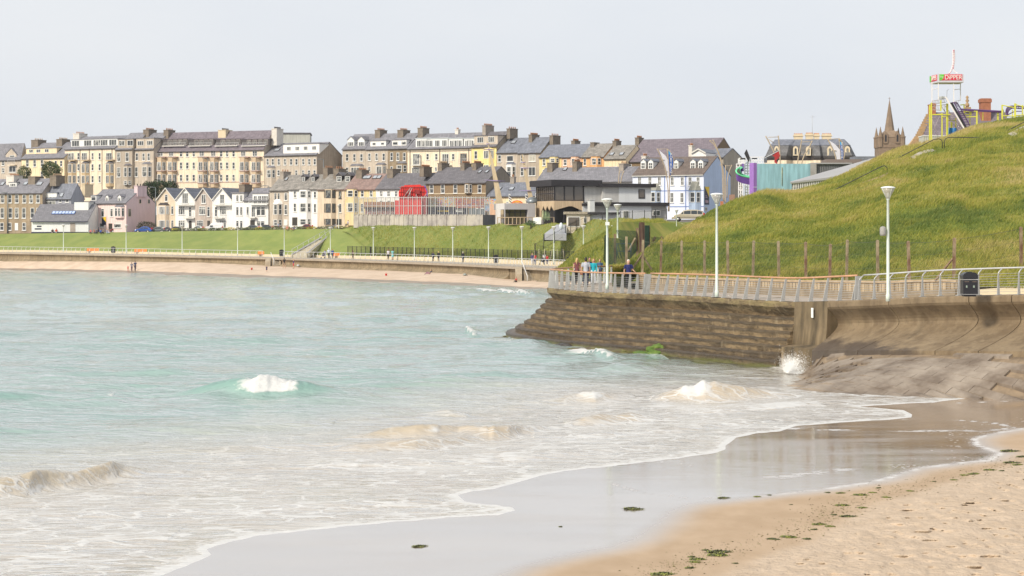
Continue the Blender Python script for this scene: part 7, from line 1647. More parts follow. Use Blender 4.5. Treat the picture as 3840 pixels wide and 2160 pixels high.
o=MB().tube([(0,0,0),(1.8,0,.9)],.03,4).add([(.9,0,.4),(1.7,0,.85),(1.9,0,.3),(1.5,0,-.7),(1.2,0,-.5),(1.25,0,.1)],[(0,1,2,3,4,5)],1).build('pirate_flag',[wl,mat('flag_redblack',(.35,.02,.02),.7,.5,1.2,col2=(.02,.02,.02),thresh=(.49,.51))],lt.e); o.location=(lt.fx(415,-.2),-.2,lt.fz(505,1))
MB().box(-.3,0,0,.3,.3,.14).build('lamp_hood',blackf,lt.e).location=(lt.fx(150),-.1,lt.fz(516,1)); MB().box(-.3,0,0,.3,.3,.14).build('lamp_hood',blackf,lt.e).location=(lt.fx(295),-.1,lt.fz(516,1))
lt.bx(415,450,490,560,'round_panel',mat('panel_dk',(.10,.10,.11),.6,.1,1),1,1.3)
# small brick chimney-like block near hill
k=Fr(R6,1450,880,300,0,'brick_pier','small brown brick pier at the hill edge below the pale blue gable','brick pier'); k.bx(1447,1502,822,900,'shaft',mat('brick_plain',(.30,.18,.13),.85,.12,2),0,2); k.bx(1330,1360,905,960,'shaft',mat('brick_orange',(.42,.16,.08),.85,.12,2),-30,-29)
# ---- church steeple
st=Fr(R8,485,1400,470,0,'church_steeple','brown stone church spire with corner pinnacles behind the hill crest','church spire'); stone=mat('sandstone',(.26,.19,.13),.9,.12,.8,col2=(.20,.145,.10)); 
xw=st.fx(632)-st.fx(320); X0=st.fx(320); x1=st.fx(632); cy=xw/2; zT=st.fz(1165,1); 
MB().box(X0,0,-12,x1,xw,st.fz(1295,1)).box(X0+.15,.15,st.fz(1295,1),x1-.15,xw-.15,zT).box(X0-.12,-.12,st.fz(1295,1),x1+.12,xw+.12,st.fz(1285,1)).build('tower',stone,st.e)
zp=st.fz(700,1); cxm=(X0+x1)/2; 
def pyr(mb,cx,cy,z0,r0,z1,r1,n=8,rot=math.pi/8,mi=0):
    v=[(cx+r0*math.cos(rot+2*math.pi*k/n),cy+r0*math.sin(rot+2*math.pi*k/n),z0) for k in range(n)]+[(cx+r1*math.cos(rot+2*math.pi*k/n),cy+r1*math.sin(rot+2*math.pi*k/n),z1) for k in range(n)]
    mb.add(v,[(k,(k+1)%n,(k+1)%n+n,k+n) for k in range(n)],mi); return mb
mb=MB(); pyr(mb,cxm,cy,zT,xw*.70,st.fz(1075,1),xw*.22,4,math.pi/4); pyr(mb,cxm,cy,zT+.4,xw*.22,zp,.05); mb.tube([(cxm,cy,zp-.1),(cxm,cy,zp+.7)],.05,4); mb.tube([(cxm-.25,cy,zp+.4),(cxm+.25,cy,zp+.4)],.04,4)
zz=np.linspace(st.fz(1085,1),zp,6)
mb=pyr(mb,cxm,cy,st.fz(1100,1),xw*.21,zp,.06); mb.build('spire',stone,st.e)
for sx,sy in ((X0+.35,.35),(x1-.35,.35),(X0+.35,xw-.35),(x1-.35,xw-.35)):
    m=MB(); pyr(m,sx,sy,st.fz(1290,1),.62,zT,.62); pyr(m,sx,sy,zT-.1,.75,zT+.15,.75); pyr(m,sx,sy,zT+.15,.5,st.fz(1035,1),.04); m.build('pinnacle',stone,st.e)
for a in (402,):
    x=st.fx(400); m=MB().prism([(-.5,0),(.5,0),(.5,2.0),(0,3.0),(-.5,2.0)],-.3,1.2,axis='y'); o=m.build('lucarne',stone,st.e); o.location=(x,.2,st.fz(1255,1)+.2); MB().prism([(-.22,.4),(.22,.4),(.22,1.8),(0,2.2),(-.22,1.8)],-.32,-.28,axis='y').build('louvre',blackf,o)
    x=st.fx(545); m=MB().prism([(-.5,0),(.5,0),(.5,2.0),(0,3.0),(-.5,2.0)],-.3,1.2,axis='y'); o=m.build('lucarne',stone,st.e); o.location=(x,.2,st.fz(1255,1)+.2); MB().prism([(-.22,.4),(.22,.4),(.22,1.8),(0,2.2),(-.22,1.8)],-.32,-.28,axis='y').build('louvre',blackf,o)
# ---- crow-stepped brick building
br=mat('red_brick',(.33,.13,.075),.9,.12,2); bra=mat('brick_tan',(.36,.24,.13),.9,.12,2)
cb=Fr(R8,745,1300,300,0,'brick_building','red brick building with a crow-stepped gable and tall brick chimney behind the ride','building')
X=lambda p,y=0:cb.fx(p,y)
MB().box(X(745),.0,-8,X(1900),8,cb.fz(1290,1)).build('wall',br,cb.e)
MB().add([(X(745),-.0,cb.fz(1290,1)),(X(1900),0,cb.fz(1290,1)),(X(1900,6),6,cb.fz(860,1,6)),(X(950,6),6,cb.fz(860,1,6))],[(0,1,2,3)]).build('roof',slatep,cb.e)
mb=MB(); 
n=13
for k in range(n): 
    t=k/(n-1); xa=748+(935-748)*t; ya=1270+(905-1270)*t; yd=6*t; x0=X(xa,yd); mb.box(x0-.45,yd-.35,cb.fz(1330,1,yd),x0+.45,yd+.35,cb.fz(ya-22,1,yd))
mb.build('stepped_gable',bra,cb.e)
MB().box(X(930,6),5.5,cb.fz(1300,1,6),X(1012,6),6.5,cb.fz(775,1,6)).box(X(925,6),5.4,cb.fz(775,1,6),X(1016,6),6.6,cb.fz(765,1,6)).box(X(958,6),5.6,cb.fz(765,1,6),X(1010,6),6.4,cb.fz(745,1,6)).build('gable_stack',br,cb.e)
MB().box(X(1330,6),5.9,cb.fz(1300,1,6),X(1830,6),9,cb.fz(838,1,6)).build('upper_wall',mat('brick_slate_mix',(.26,.15,.12),.9,.3,1.2,col2=(.14,.15,.18)),cb.e)
MB().box(X(1570,5),4.5,cb.fz(1050,1,5),X(1690,5),6,cb.fz(740,1,5)).box(X(1560,5),4.4,cb.fz(740,1,5),X(1700,5),6.1,cb.fz(700,1,5)).box(X(1570,5),4.5,cb.fz(700,1,5),X(1692,5),6,cb.fz(690,1,5)).build('chimney',br,cb.e)
MB().box(X(1375,5.5),5.3,cb.fz(840,1,6),X(1450,5.5),6.3,cb.fz(798,1,6)).lathe([(.2,0),(.35,.3),(.3,.5),(.12,.7),(.3,1.0),(.12,1.25),(.25,1.5),(.1,1.75),(0,1.8)],10,0,c=((X(1375,5.5)+X(1450,5.5))/2,5.8,cb.fz(798,1,6))).build('finial',bra,cb.e)
cb.bx(670,770,1200,1330,'side_wing',mat('sand_block',(.50,.33,.17),.9,.1,1),14,15) if False else None
MB().prism([(X(665,14),-8),(X(775,14),-8),(X(775,14),cb.fz(1150,1,14)),(X(665,14),cb.fz(1295,1,14))],14,15).build('side_wing',mat('sand_block',(.50,.33,.17),.9,.1,1),cb.e)
# container
ct=Fr(R8,862,1310,225,0,'metal_container','pale corrugated metal container under the yellow ride frame','container'); mb=MB()
for k in range(24): xa=862+k*13.2; mb.box(ct.fx(xa),.06*(k%2),-4,ct.fx(xa+13.2),2.4,ct.fz(1150,1))
mb.build('box_body',mat('container_grey',(.46,.46,.42),.6,.06,1),ct.e); ct.bx(856,1180,1146,1156,'roof_edge',white,-.05,2.5)
# ---- big dipper ride
dp=Fr(R8,960,1230,215,0,'roller_coaster','yellow framed roller coaster with white lift hill and red sign box on posts','roller coaster')
yelr=mat('ride_yellow',(.62,.60,.06),.5,.08,1); purr=mat('track_purple',(.10,.04,.16),.5,.1,1); sw=mat('ride_white',(.74,.70,.70),.5,.04,1)
def T3(x,y,dy=0): return Vector((dp.fx(x,dy),dy,dp.fz(y,dp.fx(x,dy),dy)))
def pole(x,y0,y1,w=13,m=yelr,dy=0,name='frame_post'):
    a,b_=T3(x,y0,dy),T3(x,y1,dy); r=w/2/Z/F*215; MB().box(a.x-r,dy-r,a.z,a.x+r,dy+r,b_.z).build(name,m,dp.e)
for x,y0,y1,w,dy in ((943,1245,770,16,2.4),(964,1240,740,14,0),(1080,845,710,16,-.1),(1095,1190,870,14,2.6),(1155,1180,750,14,.2),(1168,1180,755,9,.25),(1212,1160,980,20,2.0),(1266,1150,930,12,1.6),(1370,900,760,12,1.5),(1440,1050,850,10,2.2),(1455,900,860,8,2),(1525,1040,842,16,0),(1600,960,860,8,2.5),(1785,960,850,18,1),(1838,970,768,16,0),(1965,930,830,10,1.5),(1998,950,750,20,-.2),(2088,900,770,12,.8),(1365,800,765,8,1.5)): pole(x,y0,y1,w,yelr,dy)
def beam(pts,r=.07,m=yelr,name='frame_beam'): MB().tube([T3(*p) for p in pts],r,4,sm=False).build(name,m,dp.e)
for pts in ([(965,890,0),(1200,890,0)],[(943,890,2.4),(1095,885,2.6)],[(1095,915,2.6),(1160,918,.2)],[(1380,920,1.5),(1525,915,0)],[(1380,890,1.5),(1450,888,2)],[(1385,855,1.5),(1430,852,1.5)],[(1320,770,1.5),(1370,765,1.5)],[(1785,855,1),(1765,858,1)],[(1838,905,0),(2000,905,-.2)],[(1838,772,0),(1998,805,-.2)],[(1998,762,-.2),(2130,800,-.2)],[(2000,900,-.2),(2130,890,-.2)],[(1838,800,0),(1890,945,.5)],[(1450,850,2),(1520,848,0)],[(1160,960,.2),(1265,960,1.6)]): beam(pts,.055)
# white sign posts
for x,y0,y1,dy in ((971,745,485,.2),(1050,705,478,-1),(1240,735,478,-1),(1323,715,478,.2)): pole(x,y0,y1,10,sw,dy,'sign_post')
for pts in ([(975,578,.2),(1048,565,-1)],[(1243,582,-1),(1322,572,.2)]): beam(pts,.035,sw,'sign_brace')
# sign box
A,Bp,C=T3(1058,0,-1.2),T3(1365,0,-1.2),T3(945,0,1.6); z1=dp.fz(385,2,-1.2); z0=dp.fz(490,2,-1.2)
x0,x1=dp.fx(1045,-1.2),dp.fx(1365,-1.2); xl=dp.fx(945,1.6)
box=MB().add([(x0,-1.2,z0),(x1,-1.2,z0),(x1+.1,1.6,z0),(xl,1.6,z0),(x0,-1.2,z1),(x1,-1.2,z1),(x1+.1,1.6,z1),(xl,1.6,z1)],[(0,3,2,1),(4,5,6,7),(0,1,5,4),(1,2,6,5),(2,3,7,6),(3,0,4,7)]).build('sign_box',mat('sign_case',(.55,.54,.60),.5,.04,1),dp.e)
redp=mat('sign_red',(.62,.02,.06),.5,.04,1); grp=mat('sign_green',(.10,.50,.03),.5,.04,1)
xa,xb=dp.fx(1062,-1.23),dp.fx(1345,-1.23); zt,zb=z1-.06,z0+.22
MB().box(xa,-1.235,zb,xb,-1.205,zt).build('sign_panel',redp,box)
xg=dp.fx(1122,-1.24); mb=MB(); gw=xg-xa; pts=[(xa,zt),(xg,zt)]+[(xa+gw*math.cos(a)**.7 if math.cos(a)>0 else xa,zt-(zt-zb)*math.sin(a)) for a in np.linspace(.25,math.pi/2,6)]; mb.prism(pts,-1.25,-1.236).build('sign_panel_green',grp,box)
h_=zt-zb
txw=mat('letter_white',(.80,.76,.72),.5,.02,1)
textmesh('big',h_*.62,mat('letter_pale',(.55,.75,.45),.5,.02,1),box,((xa+xg)/2-.02,-1.27,zt-h_*.38),(R_(90),0,0),sx=.9)
t=textmesh('DiPPER',h_*.92,txw,box,((xg+xb)/2+.02,-1.26,(zt+zb)/2-.02),(R_(90),0,0),sx=1.0,ext=.02)
w_=max(v.co.x for v in t.data.vertices)-min(v.co.x for v in t.data.vertices); t.scale=((xb-xg-.08)/w_,1.18,1)
# left face lettering
vec=Vector((x0-xl,-1.2-1.6,0)); Ln=vec.length; ang=math.atan2(vec.y,vec.x)
pnl=MB().box(.05,-.03,zb,Ln-.25,-.01,zt,0).box(.05,-.045,zb,Ln*.2,-.031,zt,1).build('sign_panel',[redp,grp],box); pnl.location=(xl,1.6,0); pnl.rotation_euler=(0,0,ang)
t=textmesh('DiPPER',h_*.92,txw,box,(0,0,0),(0,0,0),ext=.015); w_=max(v.co.x for v in t.data.vertices)-min(v.co.x for v in t.data.vertices); t.scale=(Ln*.62/w_,1.18,1); t.rotation_euler=(R_(90),0,ang); u=vec.normalized(); nn_=Vector((u.y,-u.x,0)); c_=Vector((xl,1.6,(zt+zb)/2))+u*Ln*.54+nn_*.05; t.location=c_
# light loop on top
lp=[T3(1172,385,-.3),T3(1195,370,-.3),T3(1220,310,-.3),T3(1234,220,-.3),T3(1232,120,-.3),T3(1240,92,-.3),T3(1246,120,-.3),T3(1248,200,-.3),T3(1238,280,-.3),T3(1232,320,-.3),T3(1255,360,-.3),T3(1288,380,-.3)]
MB().tube(smooth_path(lp,5),.08,6).build('light_loop',sw,dp.e); mb=MB()
for p_ in smooth_path(lp[:10],6)[::2]: mb.ball(p_+Vector((.0,-.07,0)),.045,6,4)
mb.build('bulbs',mat('bulb_red',(.5,.05,.12),.4,.05,1),dp.e)
# lift hill: white side beam, chain track, ladder track
MB().hexa([T3(1376,1090,-.6),T3(1395,1088,-.6),T3(1395,1088,-.4),T3(1376,1090,-.4),T3(1128,668,-.6),T3(1150,668,-.6),T3(1150,668,-.4),T3(1128,668,-.4)]).build('lift_beam',sw,dp.e)
MB().hexa([T3(1382,1085,-.2),T3(1415,1070,.1),T3(1415,1075,.3),T3(1382,1090,.3),T3(1175,735,-.2),T3(1230,745,.1),T3(1230,748,.3),T3(1175,740,.3)]).build('lift_channel',blackf,dp.e)
tr1=smooth_path([T3(1195,752,.3),T3(1235,740,.3),T3(1262,775,.3),T3(1300,850,.3),T3(1350,950,.3),T3(1405,1060,.3)],4); tr2=smooth_path([T3(1240,742,.9),T3(1275,738,.9),T3(1302,775,.9),T3(1345,850,.9),T3(1400,950,.9),T3(1455,1055,.9)],4)
mb=MB().tube(tr1,.06,5).tube(tr2,.06,5)
for a,b_ in list(zip(tr1,tr2))[::1]: mb.tube([a,b_],.035,4)
mb.build('lift_track',purr,dp.e)
mb=MB()
tA=[T3(965,1240-1240+735,0),T3(1085,705,-.2),T3(1130,700,-.2)]; mb.tube([T3(970,722,0),T3(1140,690,0)],.03,4).tube([T3(970,760,0),T3(1140,735,0)],.035,4)
for k in range(9): mb.tube([T3(970+k*19,758-k*2.5,0),T3(985+k*19,722-k*4,0)],.018,4)
mb.tube([T3(970,790,0),T3(1160,760,0)],.03,4).tube([T3(970,830,0),T3(1080,835,0)],.03,4)
for k in range(10): mb.tube([T3(975+k*19,830,0),T3(990+k*17,770,0)],.018,4)
for k in range(12): mb.tube([T3(1100+k*22,800+k*24,.6),T3(1125+k*22,850+k*24,.6)],.018,4)
mb.tube([T3(1090,790,.6),T3(1310,1110,.6)],.03,4).tube([T3(1130,780,.6),T3(1370,1095,.6)],.03,4)
mb.tube([T3(1240,725,0),T3(1322,710,0)],.02,4).tube([T3(1260,760,0),T3(1275,720,0)],.018,4).tube([T3(1290,755,0),T3(1305,715,0)],.018,4)
mb.tube([T3(975,945,0),T3(1055,1185,0)],.02,4).tube([T3(975,1120,0),T3(1065,905,0)],.02,4)
mb.build('lattice',mat('lattice_steel',(.40,.34,.34),.5,.1,1),dp.e)
dp.bx(1075,1132,662,682,'platform',galvl,-.3,.8); mb=MB().tube([T3(1152,735,0),T3(1158,590,0),T3(1180,578,0)],.02,4); mb.build('mast_light',galv,dp.e)
mb=MB().tube([T3(1330,822,1),T3(1500,832,1),T3(1700,842,1),T3(1838,850,.5)],.09,5).tube([T3(1330,840,1),T3(1840,862,.5)],.05,5); mb.build('track',purr,dp.e)
lc=[T3(1885,860,0),T3(1890,820,0),T3(1920,792,.5),T3(1970,782,1),T3(2060,790,1.5),T3(2130,785,1.5)]; lc2=[T3(1905,900,0),T3(1915,850,0),T3(1945,818,.5),T3(1990,808,1),T3(2060,815,1.5),T3(2130,812,1.5)]
l1,l2=smooth_path(lc,4),smooth_path(lc2,4); mb=MB().tube(l1,.06,5).tube(l2,.06,5)
for a,b_ in zip(l1,l2): mb.tube([a,b_],.04,4)
mb.tube(smooth_path([T3(1890,900,0),T3(1930,880,.3),T3(2000,850,1),T3(2090,850,1)],4),.05,5); mb.build('track_loop',purr,dp.e)
for x,y0,y1 in ((1187,1150,1092),(1245,1140,1092)): 
    o=MB().lathe([(.28,0),(.3,.05),(.3,.8),(.28,.85),(0,.85)],12).build('barrel',mat('barrel_blue',(.02,.16,.42),.4,.05,1)); o.location=wp(x,1150,216,R8); tag(o,'blue plastic barrel under the yellow ride frame, %s one'%('left' if x==1187 else 'right'),'barrel')
for k in range(2): pass
# ---- vehicles
glc=mat('car_glass',(.03,.04,.045),.08,.1,2,spec=.8); tyre=mat('tyre',(.015,.015,.015),.8,.1,5); rimm=mat('hubcap',(.5,.5,.5),.35,.05,3,metal=.5); redl=mat('tail_lamp',(.45,.01,.01),.3,.05,3); blp=mat('black_trim',(.02,.02,.02),.6,.05,3)
def car(loc,rz,label,paint,L_=4.3,Hh=1.55,kind='mpv',group=None):
    e=empty('parked_car',loc,label,'van' if kind=='van' else 'car',group,rz=rz); w=.86
    if kind=='van': prof=[(0,.35),(.0,.9),(.15,1.05),(.7,1.15),(1.15,1.75),(1.4,1.85),(L_-.05,1.85),(L_,1.6),(L_,.35)]; roof_y=1.15
    elif kind=='mpv': prof=[(0,.38),(.02,.68),(.25,.85),(.95,1.0),(1.55,Hh-.12),(2.1,Hh),(3.3,Hh-.02),(4.0,Hh-.18),(4.18,1.0),(4.25,.75),(4.25,.38)]
    else: prof=[(0,.35),(.02,.62),(.3,.78),(1.05,.9),(1.7,Hh-.1),(2.2,Hh),(3.0,Hh-.05),(3.6,1.0),(3.95,.92),(4.0,.35)]
    Lb=max(p[0] for p in prof); s_=L_/Lb; prof=[(x*s_,z) for x,z in prof]
    # cross section inset: build bottom part and tapered cabin via per-vertex width
    mb=MB(); belt=.98 if kind!='hatch' else .9
    def wd(z): return w if z<belt else w-.16*(z-belt)/(Hh-belt+.01)
    n=len(prof); v=[(x,-wd(z),z) for x,z in prof]+[(x,wd(z),z) for x,z in prof]
    mb.add(v,[tuple(range(n-1,-1,-1)),tuple(range(n,2*n))]+[(i,(i+1)%n,(i+1)%n+n,i+n) for i in range(n)])
    body=mb.build('body',paint,e); bv=body.modifiers.new('b','BEVEL'); bv.width=.05; bv.segments=2
    wx=(.8*s_,(Lb-.85)*s_)
    for side in (-1,1):
        for x in wx:
            MB().lathe([(.0,-.02),(.30,-.02),(.32,.02),(.32,.16),(.3,.2),(0,.2)],18).build('t',tyre,e) if False else None
            m=MB(); pts=[]; 
            m.tube([(x,side*(w-.14),.32),(x,side*(w+.012),.32)],.32,18,0); m.tube([(x,side*(w+.0),.32),(x,side*(w+.025),.32)],.19,12,1)
            m.build('wheel',[tyre,rimm],e)
        zt=Hh-.14; zb=belt+.03
        xs0=[p for p in prof if p[1]>belt]; xa,xb=1.12*s_,(Lb-.42)*s_
        if kind=='van': segs=[(.95,1.55)]
        elif kind=='mpv': segs=[(1.22,1.50),(1.58,2.45),(2.53,3.3),(3.38,3.95)]
        else: segs=[(1.25,2.15),(2.22,3.15)]
        for a,b_ in segs:
            a*=s_;b_*=s_
            def top(x): return min(zt,np.interp(x,[p[0] for p in prof[:-1]],[p[1] for p in prof[:-1]])-.1)
            yb_,yt_=side*(wd(zb)+.012),side*(wd(zt)+.012)
            za,zb2=max(top(a),zb+.05),max(top(b_),zb+.05)
            m=MB().add([(a,side*(wd(zb)+.012),zb),(b_,side*(wd(zb)+.012),zb),(b_,side*(wd(zb2)+.012),zb2),(a,side*(wd(za)+.012),za)],[(0,1,2,3)]); m.build('side_window',glc,e)
    m=MB(); q=[p for p in prof]; i=3 if kind!='van' else 3
    (xa,za),(xb,zb2)=prof[i],prof[i+1]; nx,nz=-(zb2-za),(xb-xa); l_=math.hypot(nx,nz); nx/=l_;nz/=l_
    m.add([(xa+nx*.015+.04,-wd(za)+.1,za+nz*.015),(xa+nx*.015+.04,wd(za)-.1,za+nz*.015),(xb+nx*.015,wd(zb2)-.08,zb2+nz*.015),(xb+nx*.015,-wd(zb2)+.08,zb2+nz*.015)],[(0,1,2,3)]).build('windscreen',glc,e)
    xe=L_; m=MB()
    if kind=='mpv': 
        m.add([(4.02*s_+.02,-w+.18,Hh-.22),(4.02*s_+.02,w-.18,Hh-.22),(4.19*s_+.02,w-.12,1.02),(4.19*s_+.02,-w+.12,1.02)],[(0,1,2,3)]).build('rear_window',glc,e)
    for sd_ in (-1,1):
        MB().box(-.01,sd_*.62-.16,.62,.08,sd_*.62+.16,.76).build('headlight',rimm,e); MB().box(xe-.14,sd_*(w-.06)-.07,.75,xe+.01,sd_*(w-.06)+.07,1.15).build('tail_light',redl,e)
        MB().box(.95*s_,sd_*(w+.0)-.012,.55,3.3*s_,sd_*(w+.0)+.012,.62).build('door_trim',blp,e)
    MB().box(-.04,-.7,.33,.03,.7,.5).box(xe-.03,-.7,.33,xe+.03,.7,.5).build('bumper',paint,e)
    return e
silver=mat('paint_champagne',(.50,.44,.34),.3,.03,1,metal=.35,coat=.5)
car(W(2521,831,269)+Vector((0,0,.0)),R_(-8),'champagne silver people carrier parked on the grass at the left edge of the near hill',silver,4.35,1.62,'mpv')
GC='vehicles parked along the seafront road'
def carat(px,py,d,rz,label,col,kind,L_=4.2,H_=1.45,flip=False):
    n='paint_%d'%(int(px)); m=mat(n,col,.3,.03,1,coat=.5); return car(W(px,py,d),R_(rz),label,m,L_,H_,kind,GC)
carat(413,874,428,0,'dark red estate car outside the pink houses',(.16,.02,.02),'mpv',3.9,1.4)
carat(362,872,430,0,'dark van with a white roof outside the pink houses',(.03,.035,.06),'van',3.1)
MB().box(.1,-.8,1.86,2.9,.8,1.95)
carat(507,874,422,0,'bright blue hatchback below the pink gable',(.02,.09,.38),'hatch',3.6,1.4)
carat(563,874,424,0,'grey-green car next to the blue hatchback',(.14,.17,.17),'hatch',3.2,1.4); carat(602,874,424,0,'dark car between the grey-green and the black ones',(.05,.05,.06),'hatch',2.6,1.3); carat(627,874,420,0,'black hatchback before the beige gabled house',(.02,.025,.04),'hatch',3.3,1.4)
carat(716,870,414,0,'white car mostly hidden behind the flower hedge',(.6,.62,.62),'hatch',2.6,1.35); carat(772,869,411,0,'small white van behind the flower hedge',(.72,.72,.72),'van',3.6); carat(912,869,406,0,'dark silver car behind the flower hedge by the white houses',(.10,.11,.12),'hatch',3.3,1.4); carat(964,869,404,0,'black car behind the flower hedge at the end of the white houses',(.03,.03,.035),'hatch',3.2,1.45); carat(1120,866,396,0,'dark red car behind the flower hedge',(.2,.02,.03),'hatch',2.8,1.35)
# ---- foliage things
def leafcloud(name,label,cat,loc,ell,n,col,seed,leaf=.16,trunk=0,col2=None,group=None,flowers=None):
    rs=np.random.RandomState(seed); e=empty(name,loc,label,cat,group)
    u=rs.normal(0,1,(n,3)); u/=np.linalg.norm(u,axis=1)[:,None]; r=rs.uniform(.35,1,n)**.5
    P=u*r[:,None]*np.array(ell)*(1+.35*(fbm(u[:,0]*2.2+seed,u[:,2]*2.2+u[:,1],seed,3))[:,None]*2); P[:,2]+=ell[2]*.9+trunk; P=P[P[:,2]>-.1+0*trunk]; n=len(P)
    a=rs.normal(0,1,(n,3)); b_=rs.normal(0,1,(n,3)); a/=np.linalg.norm(a,axis=1)[:,None]; b_/=np.linalg.norm(b_,axis=1)[:,None]; s_=leaf*rs.uniform(.5,1.3,(n,1))
    V=np.stack([P-a*s_,P+b_*s_*.6,P+a*s_,P-b_*s_*.6],1).reshape(-1,3); q=np.arange(4*n).reshape(-1,4)
    cl=fbm(P[:,0]*1.2,P[:,2]*1.2+P[:,1],seed+3,2); tone=np.repeat(np.clip(.5+cl*1.8+rs.normal(0,.15,n),0,1),4)
    m,N,L=attr_mat_begin(name+'_leaves_%d'%seed); b=N['Principled BSDF']; b.inputs['Roughness'].default_value=.7; cr=N.new('ShaderNodeValToRGB'); el=cr.color_ramp.elements; el[0].color=tuple(c*.45 for c in col)+(1,); el[1].color=tuple(min(1,c*1.5) for c in col)+(1,)
    if flowers: 
        e_=el.new(.62); e_.color=tuple(c*1.2 for c in col)+(1,); e_=el.new(.7); e_.color=flowers+(1,); el[len(el)-1].color=flowers+(1,)
    L.new(att(N,'tone'),cr.inputs[0]); L.new(cr.outputs[0],b.inputs['Base Color'])
    o=rawmesh('crown',V,q,m,{'tone':tone},smooth=False); o.parent=e
    if trunk or True: MB().tube([(0,0,-.5),(.05,0,trunk*.6+.2),(-.05,.05,trunk+ell[2]*.9)],[.12+.04*trunk,.1,.05],6).tube([(0,0,trunk*.6+.1),(ell[0]*.4,0,trunk+ell[2]*.8)],[.07,.03],5).tube([(0,0,trunk*.6+.1),(-ell[0]*.4,.1,trunk+ell[2]*.9)],[.07,.03],5).build('trunk',mat('bark',(.10,.08,.06),.9,.15,2),e)
    return e
leafcloud('garden_tree','round green garden tree in front of the yellow house','tree',W(190,684,462),(2.6,2.2,2.1),3800,(.075,.10,.035),1,.17,1.0)
leafcloud('garden_shrub','pale green garden shrub left of the round tree','shrub',W(93,680,462),(1.7,1.5,1.7),2000,(.12,.14,.06),2,.15,.4)
for i,(x,y,sx) in enumerate(((565,745,1.9),(600,740,2.3),(640,745,1.8))): leafcloud('hedge_tree',['dark evergreen just right of the pink gable','largest dark evergreen between the pink gable and the gabled houses','dark evergreen behind the point of the beige gable'][i],'tree',W(x,y+8,446),(sx,1.8,2.1),2600,(.035,.065,.025),10+i,.17,.5)
GH='clumps of the flowering hedge'
for i in range(19):
    x=665+i*34+rnd.uniform(-8,8); col=[(.20,.22,.05),(.14,.17,.10),(.17,.19,.09)][i%3]
    if x>1290: break
    leafcloud('hedge_clump','%s hedge clump along the lawn top, %s'%(['yellow flowering','grey-green','mixed green'][i%3],['before the beige gabled house','before the white gabled house','below the grey gabled house','below the white van','below the fourth pointed gable','by the white square house','before the balcony house','beside the dark silver car','below the black car','at the grey stucco house','before the white pediment bay','left of the sitting couple','beside the sitting couple','before the black-silled white house','below the white house door','before the sandy house','below the black porch','near the top of the bank stairs','at the far end'][i]),'shrub',W(x,np.interp(x,[660,1290],[868,860])+2,398-6*i/19),(1.25,.7,.42),420,col,30+i,.12,0,group=GH,flowers=(.55,.45,.05) if i%3==0 else None)
leafcloud('bank_shrub','bushy shrub on the bank below the timber railing','shrub',W(1990,848,306),(.9,.6,.5),500,(.06,.12,.03),61,.1)
o=leafcloud('dark_hedge','dark clipped hedge rising beside the pink gable','hedge',W(548,862,426),(2.2,.8,1.0),1400,(.05,.055,.03),62,.12)
# ---- bank stairs
e=empty('bank_stairs',W(1110,958,352),'concrete stairs with metal railings climbing the far grass bank','stairs'); sc=mat('stair_pale',(.42,.38,.30),.85,.08,1)
lo_,up_=W(1095,960,351),W(1258,868,366); lo2,up2=W(1150,957,350),W(1262,868,365)
n=34; mb=MB()
for k in range(n):
    a=lo_.lerp(up_,k/n);b_=lo2.lerp(up2,k/n);c_=lo_.lerp(up_,(k+1)/n);d_=lo2.lerp(up2,(k+1)/n); dz=Vector((0,0,-.8)); z=(a.z+.16)
    mb.hexa([a+dz,b_+dz,d_+dz,c_+dz]+[Vector((v.x,v.y,c_.z+.12)) for v in (a,b_,d_,c_)])
under(mb.build('steps',sc),e)
for A_,B_ in ((lo_,up_),(lo2,up2)):
    under(MB().hexa([A_+Vector((-.1,-.15,-.5)),A_+Vector((.1,-.15,-.5)),A_+Vector((.1,.15,-.5)),A_+Vector((-.1,.15,-.5)),A_+Vector((-.1,-.15,.35)),A_+Vector((.1,-.15,.35)),A_+Vector((.1,.15,.35)),A_+Vector((-.1,.15,.35))]).build('pier',sc),e)
    under(MB().tube([A_+Vector((0,0,.3)),B_+Vector((0,0,.4))],.14,4,sm=False).build('kerb',mat('kerb_lilac',(.45,.44,.47),.7,.05,1),),e)
    m=MB().tube([A_+Vector((0,0,1.2)),B_+Vector((0,0,1.3))],.035,5)
    for k in range(9): q=A_.lerp(B_,k/8); m.tube([q+Vector((0,0,.2)),q+Vector((0,0,1.22))],.03,4)
    under(m.build('railing',galvl),e)
# ---- mossy rocks at the pier foot
def rock(px,py,z,rx,ry,rz,m,label,seed,cat='rock'):
    p=Wz(px,py,z); bm=bmesh.new(); bmesh.ops.create_icosphere(bm,subdivisions=4,radius=1)
    for v in bm.verts:
        n_=mnoise.noise(v.co*1.3+Vector((seed,0,0)))*.5+mnoise.noise(v.co*3.5+Vector((0,seed,0)))*.2+mnoise.noise(v.co*8)*.07
        v.co=v.co*(1+n_); v.co.x*=rx; v.co.y*=ry; v.co.z=max(v.co.z,-.4)*rz
    me=D_.meshes.new('rock'); bm.to_mesh(me); bm.free(); me.materials.append(m)
    for f_ in me.polygons: f_.use_smooth=True
    o=D_.objects.new('rock',me); COL.objects.link(o); o.location=p; tag(o,label,cat); return o
moss=mat('bright_weed',(.14,.20,.03),.8,.25,2,.05,6,col2=(.06,.12,.015)); mossr=mat('olive_rock',(.17,.17,.06),.7,.25,1.2,.04,5,col2=(.10,.075,.05)); dk=mat('wet_dark_rock',(.05,.042,.034),.4,.3,1.5,.03,5)
rock(2480,1318,.30,.95,.8,.45,moss,'rock thickly covered in bright green seaweed at the foot of the stepped wall',1)
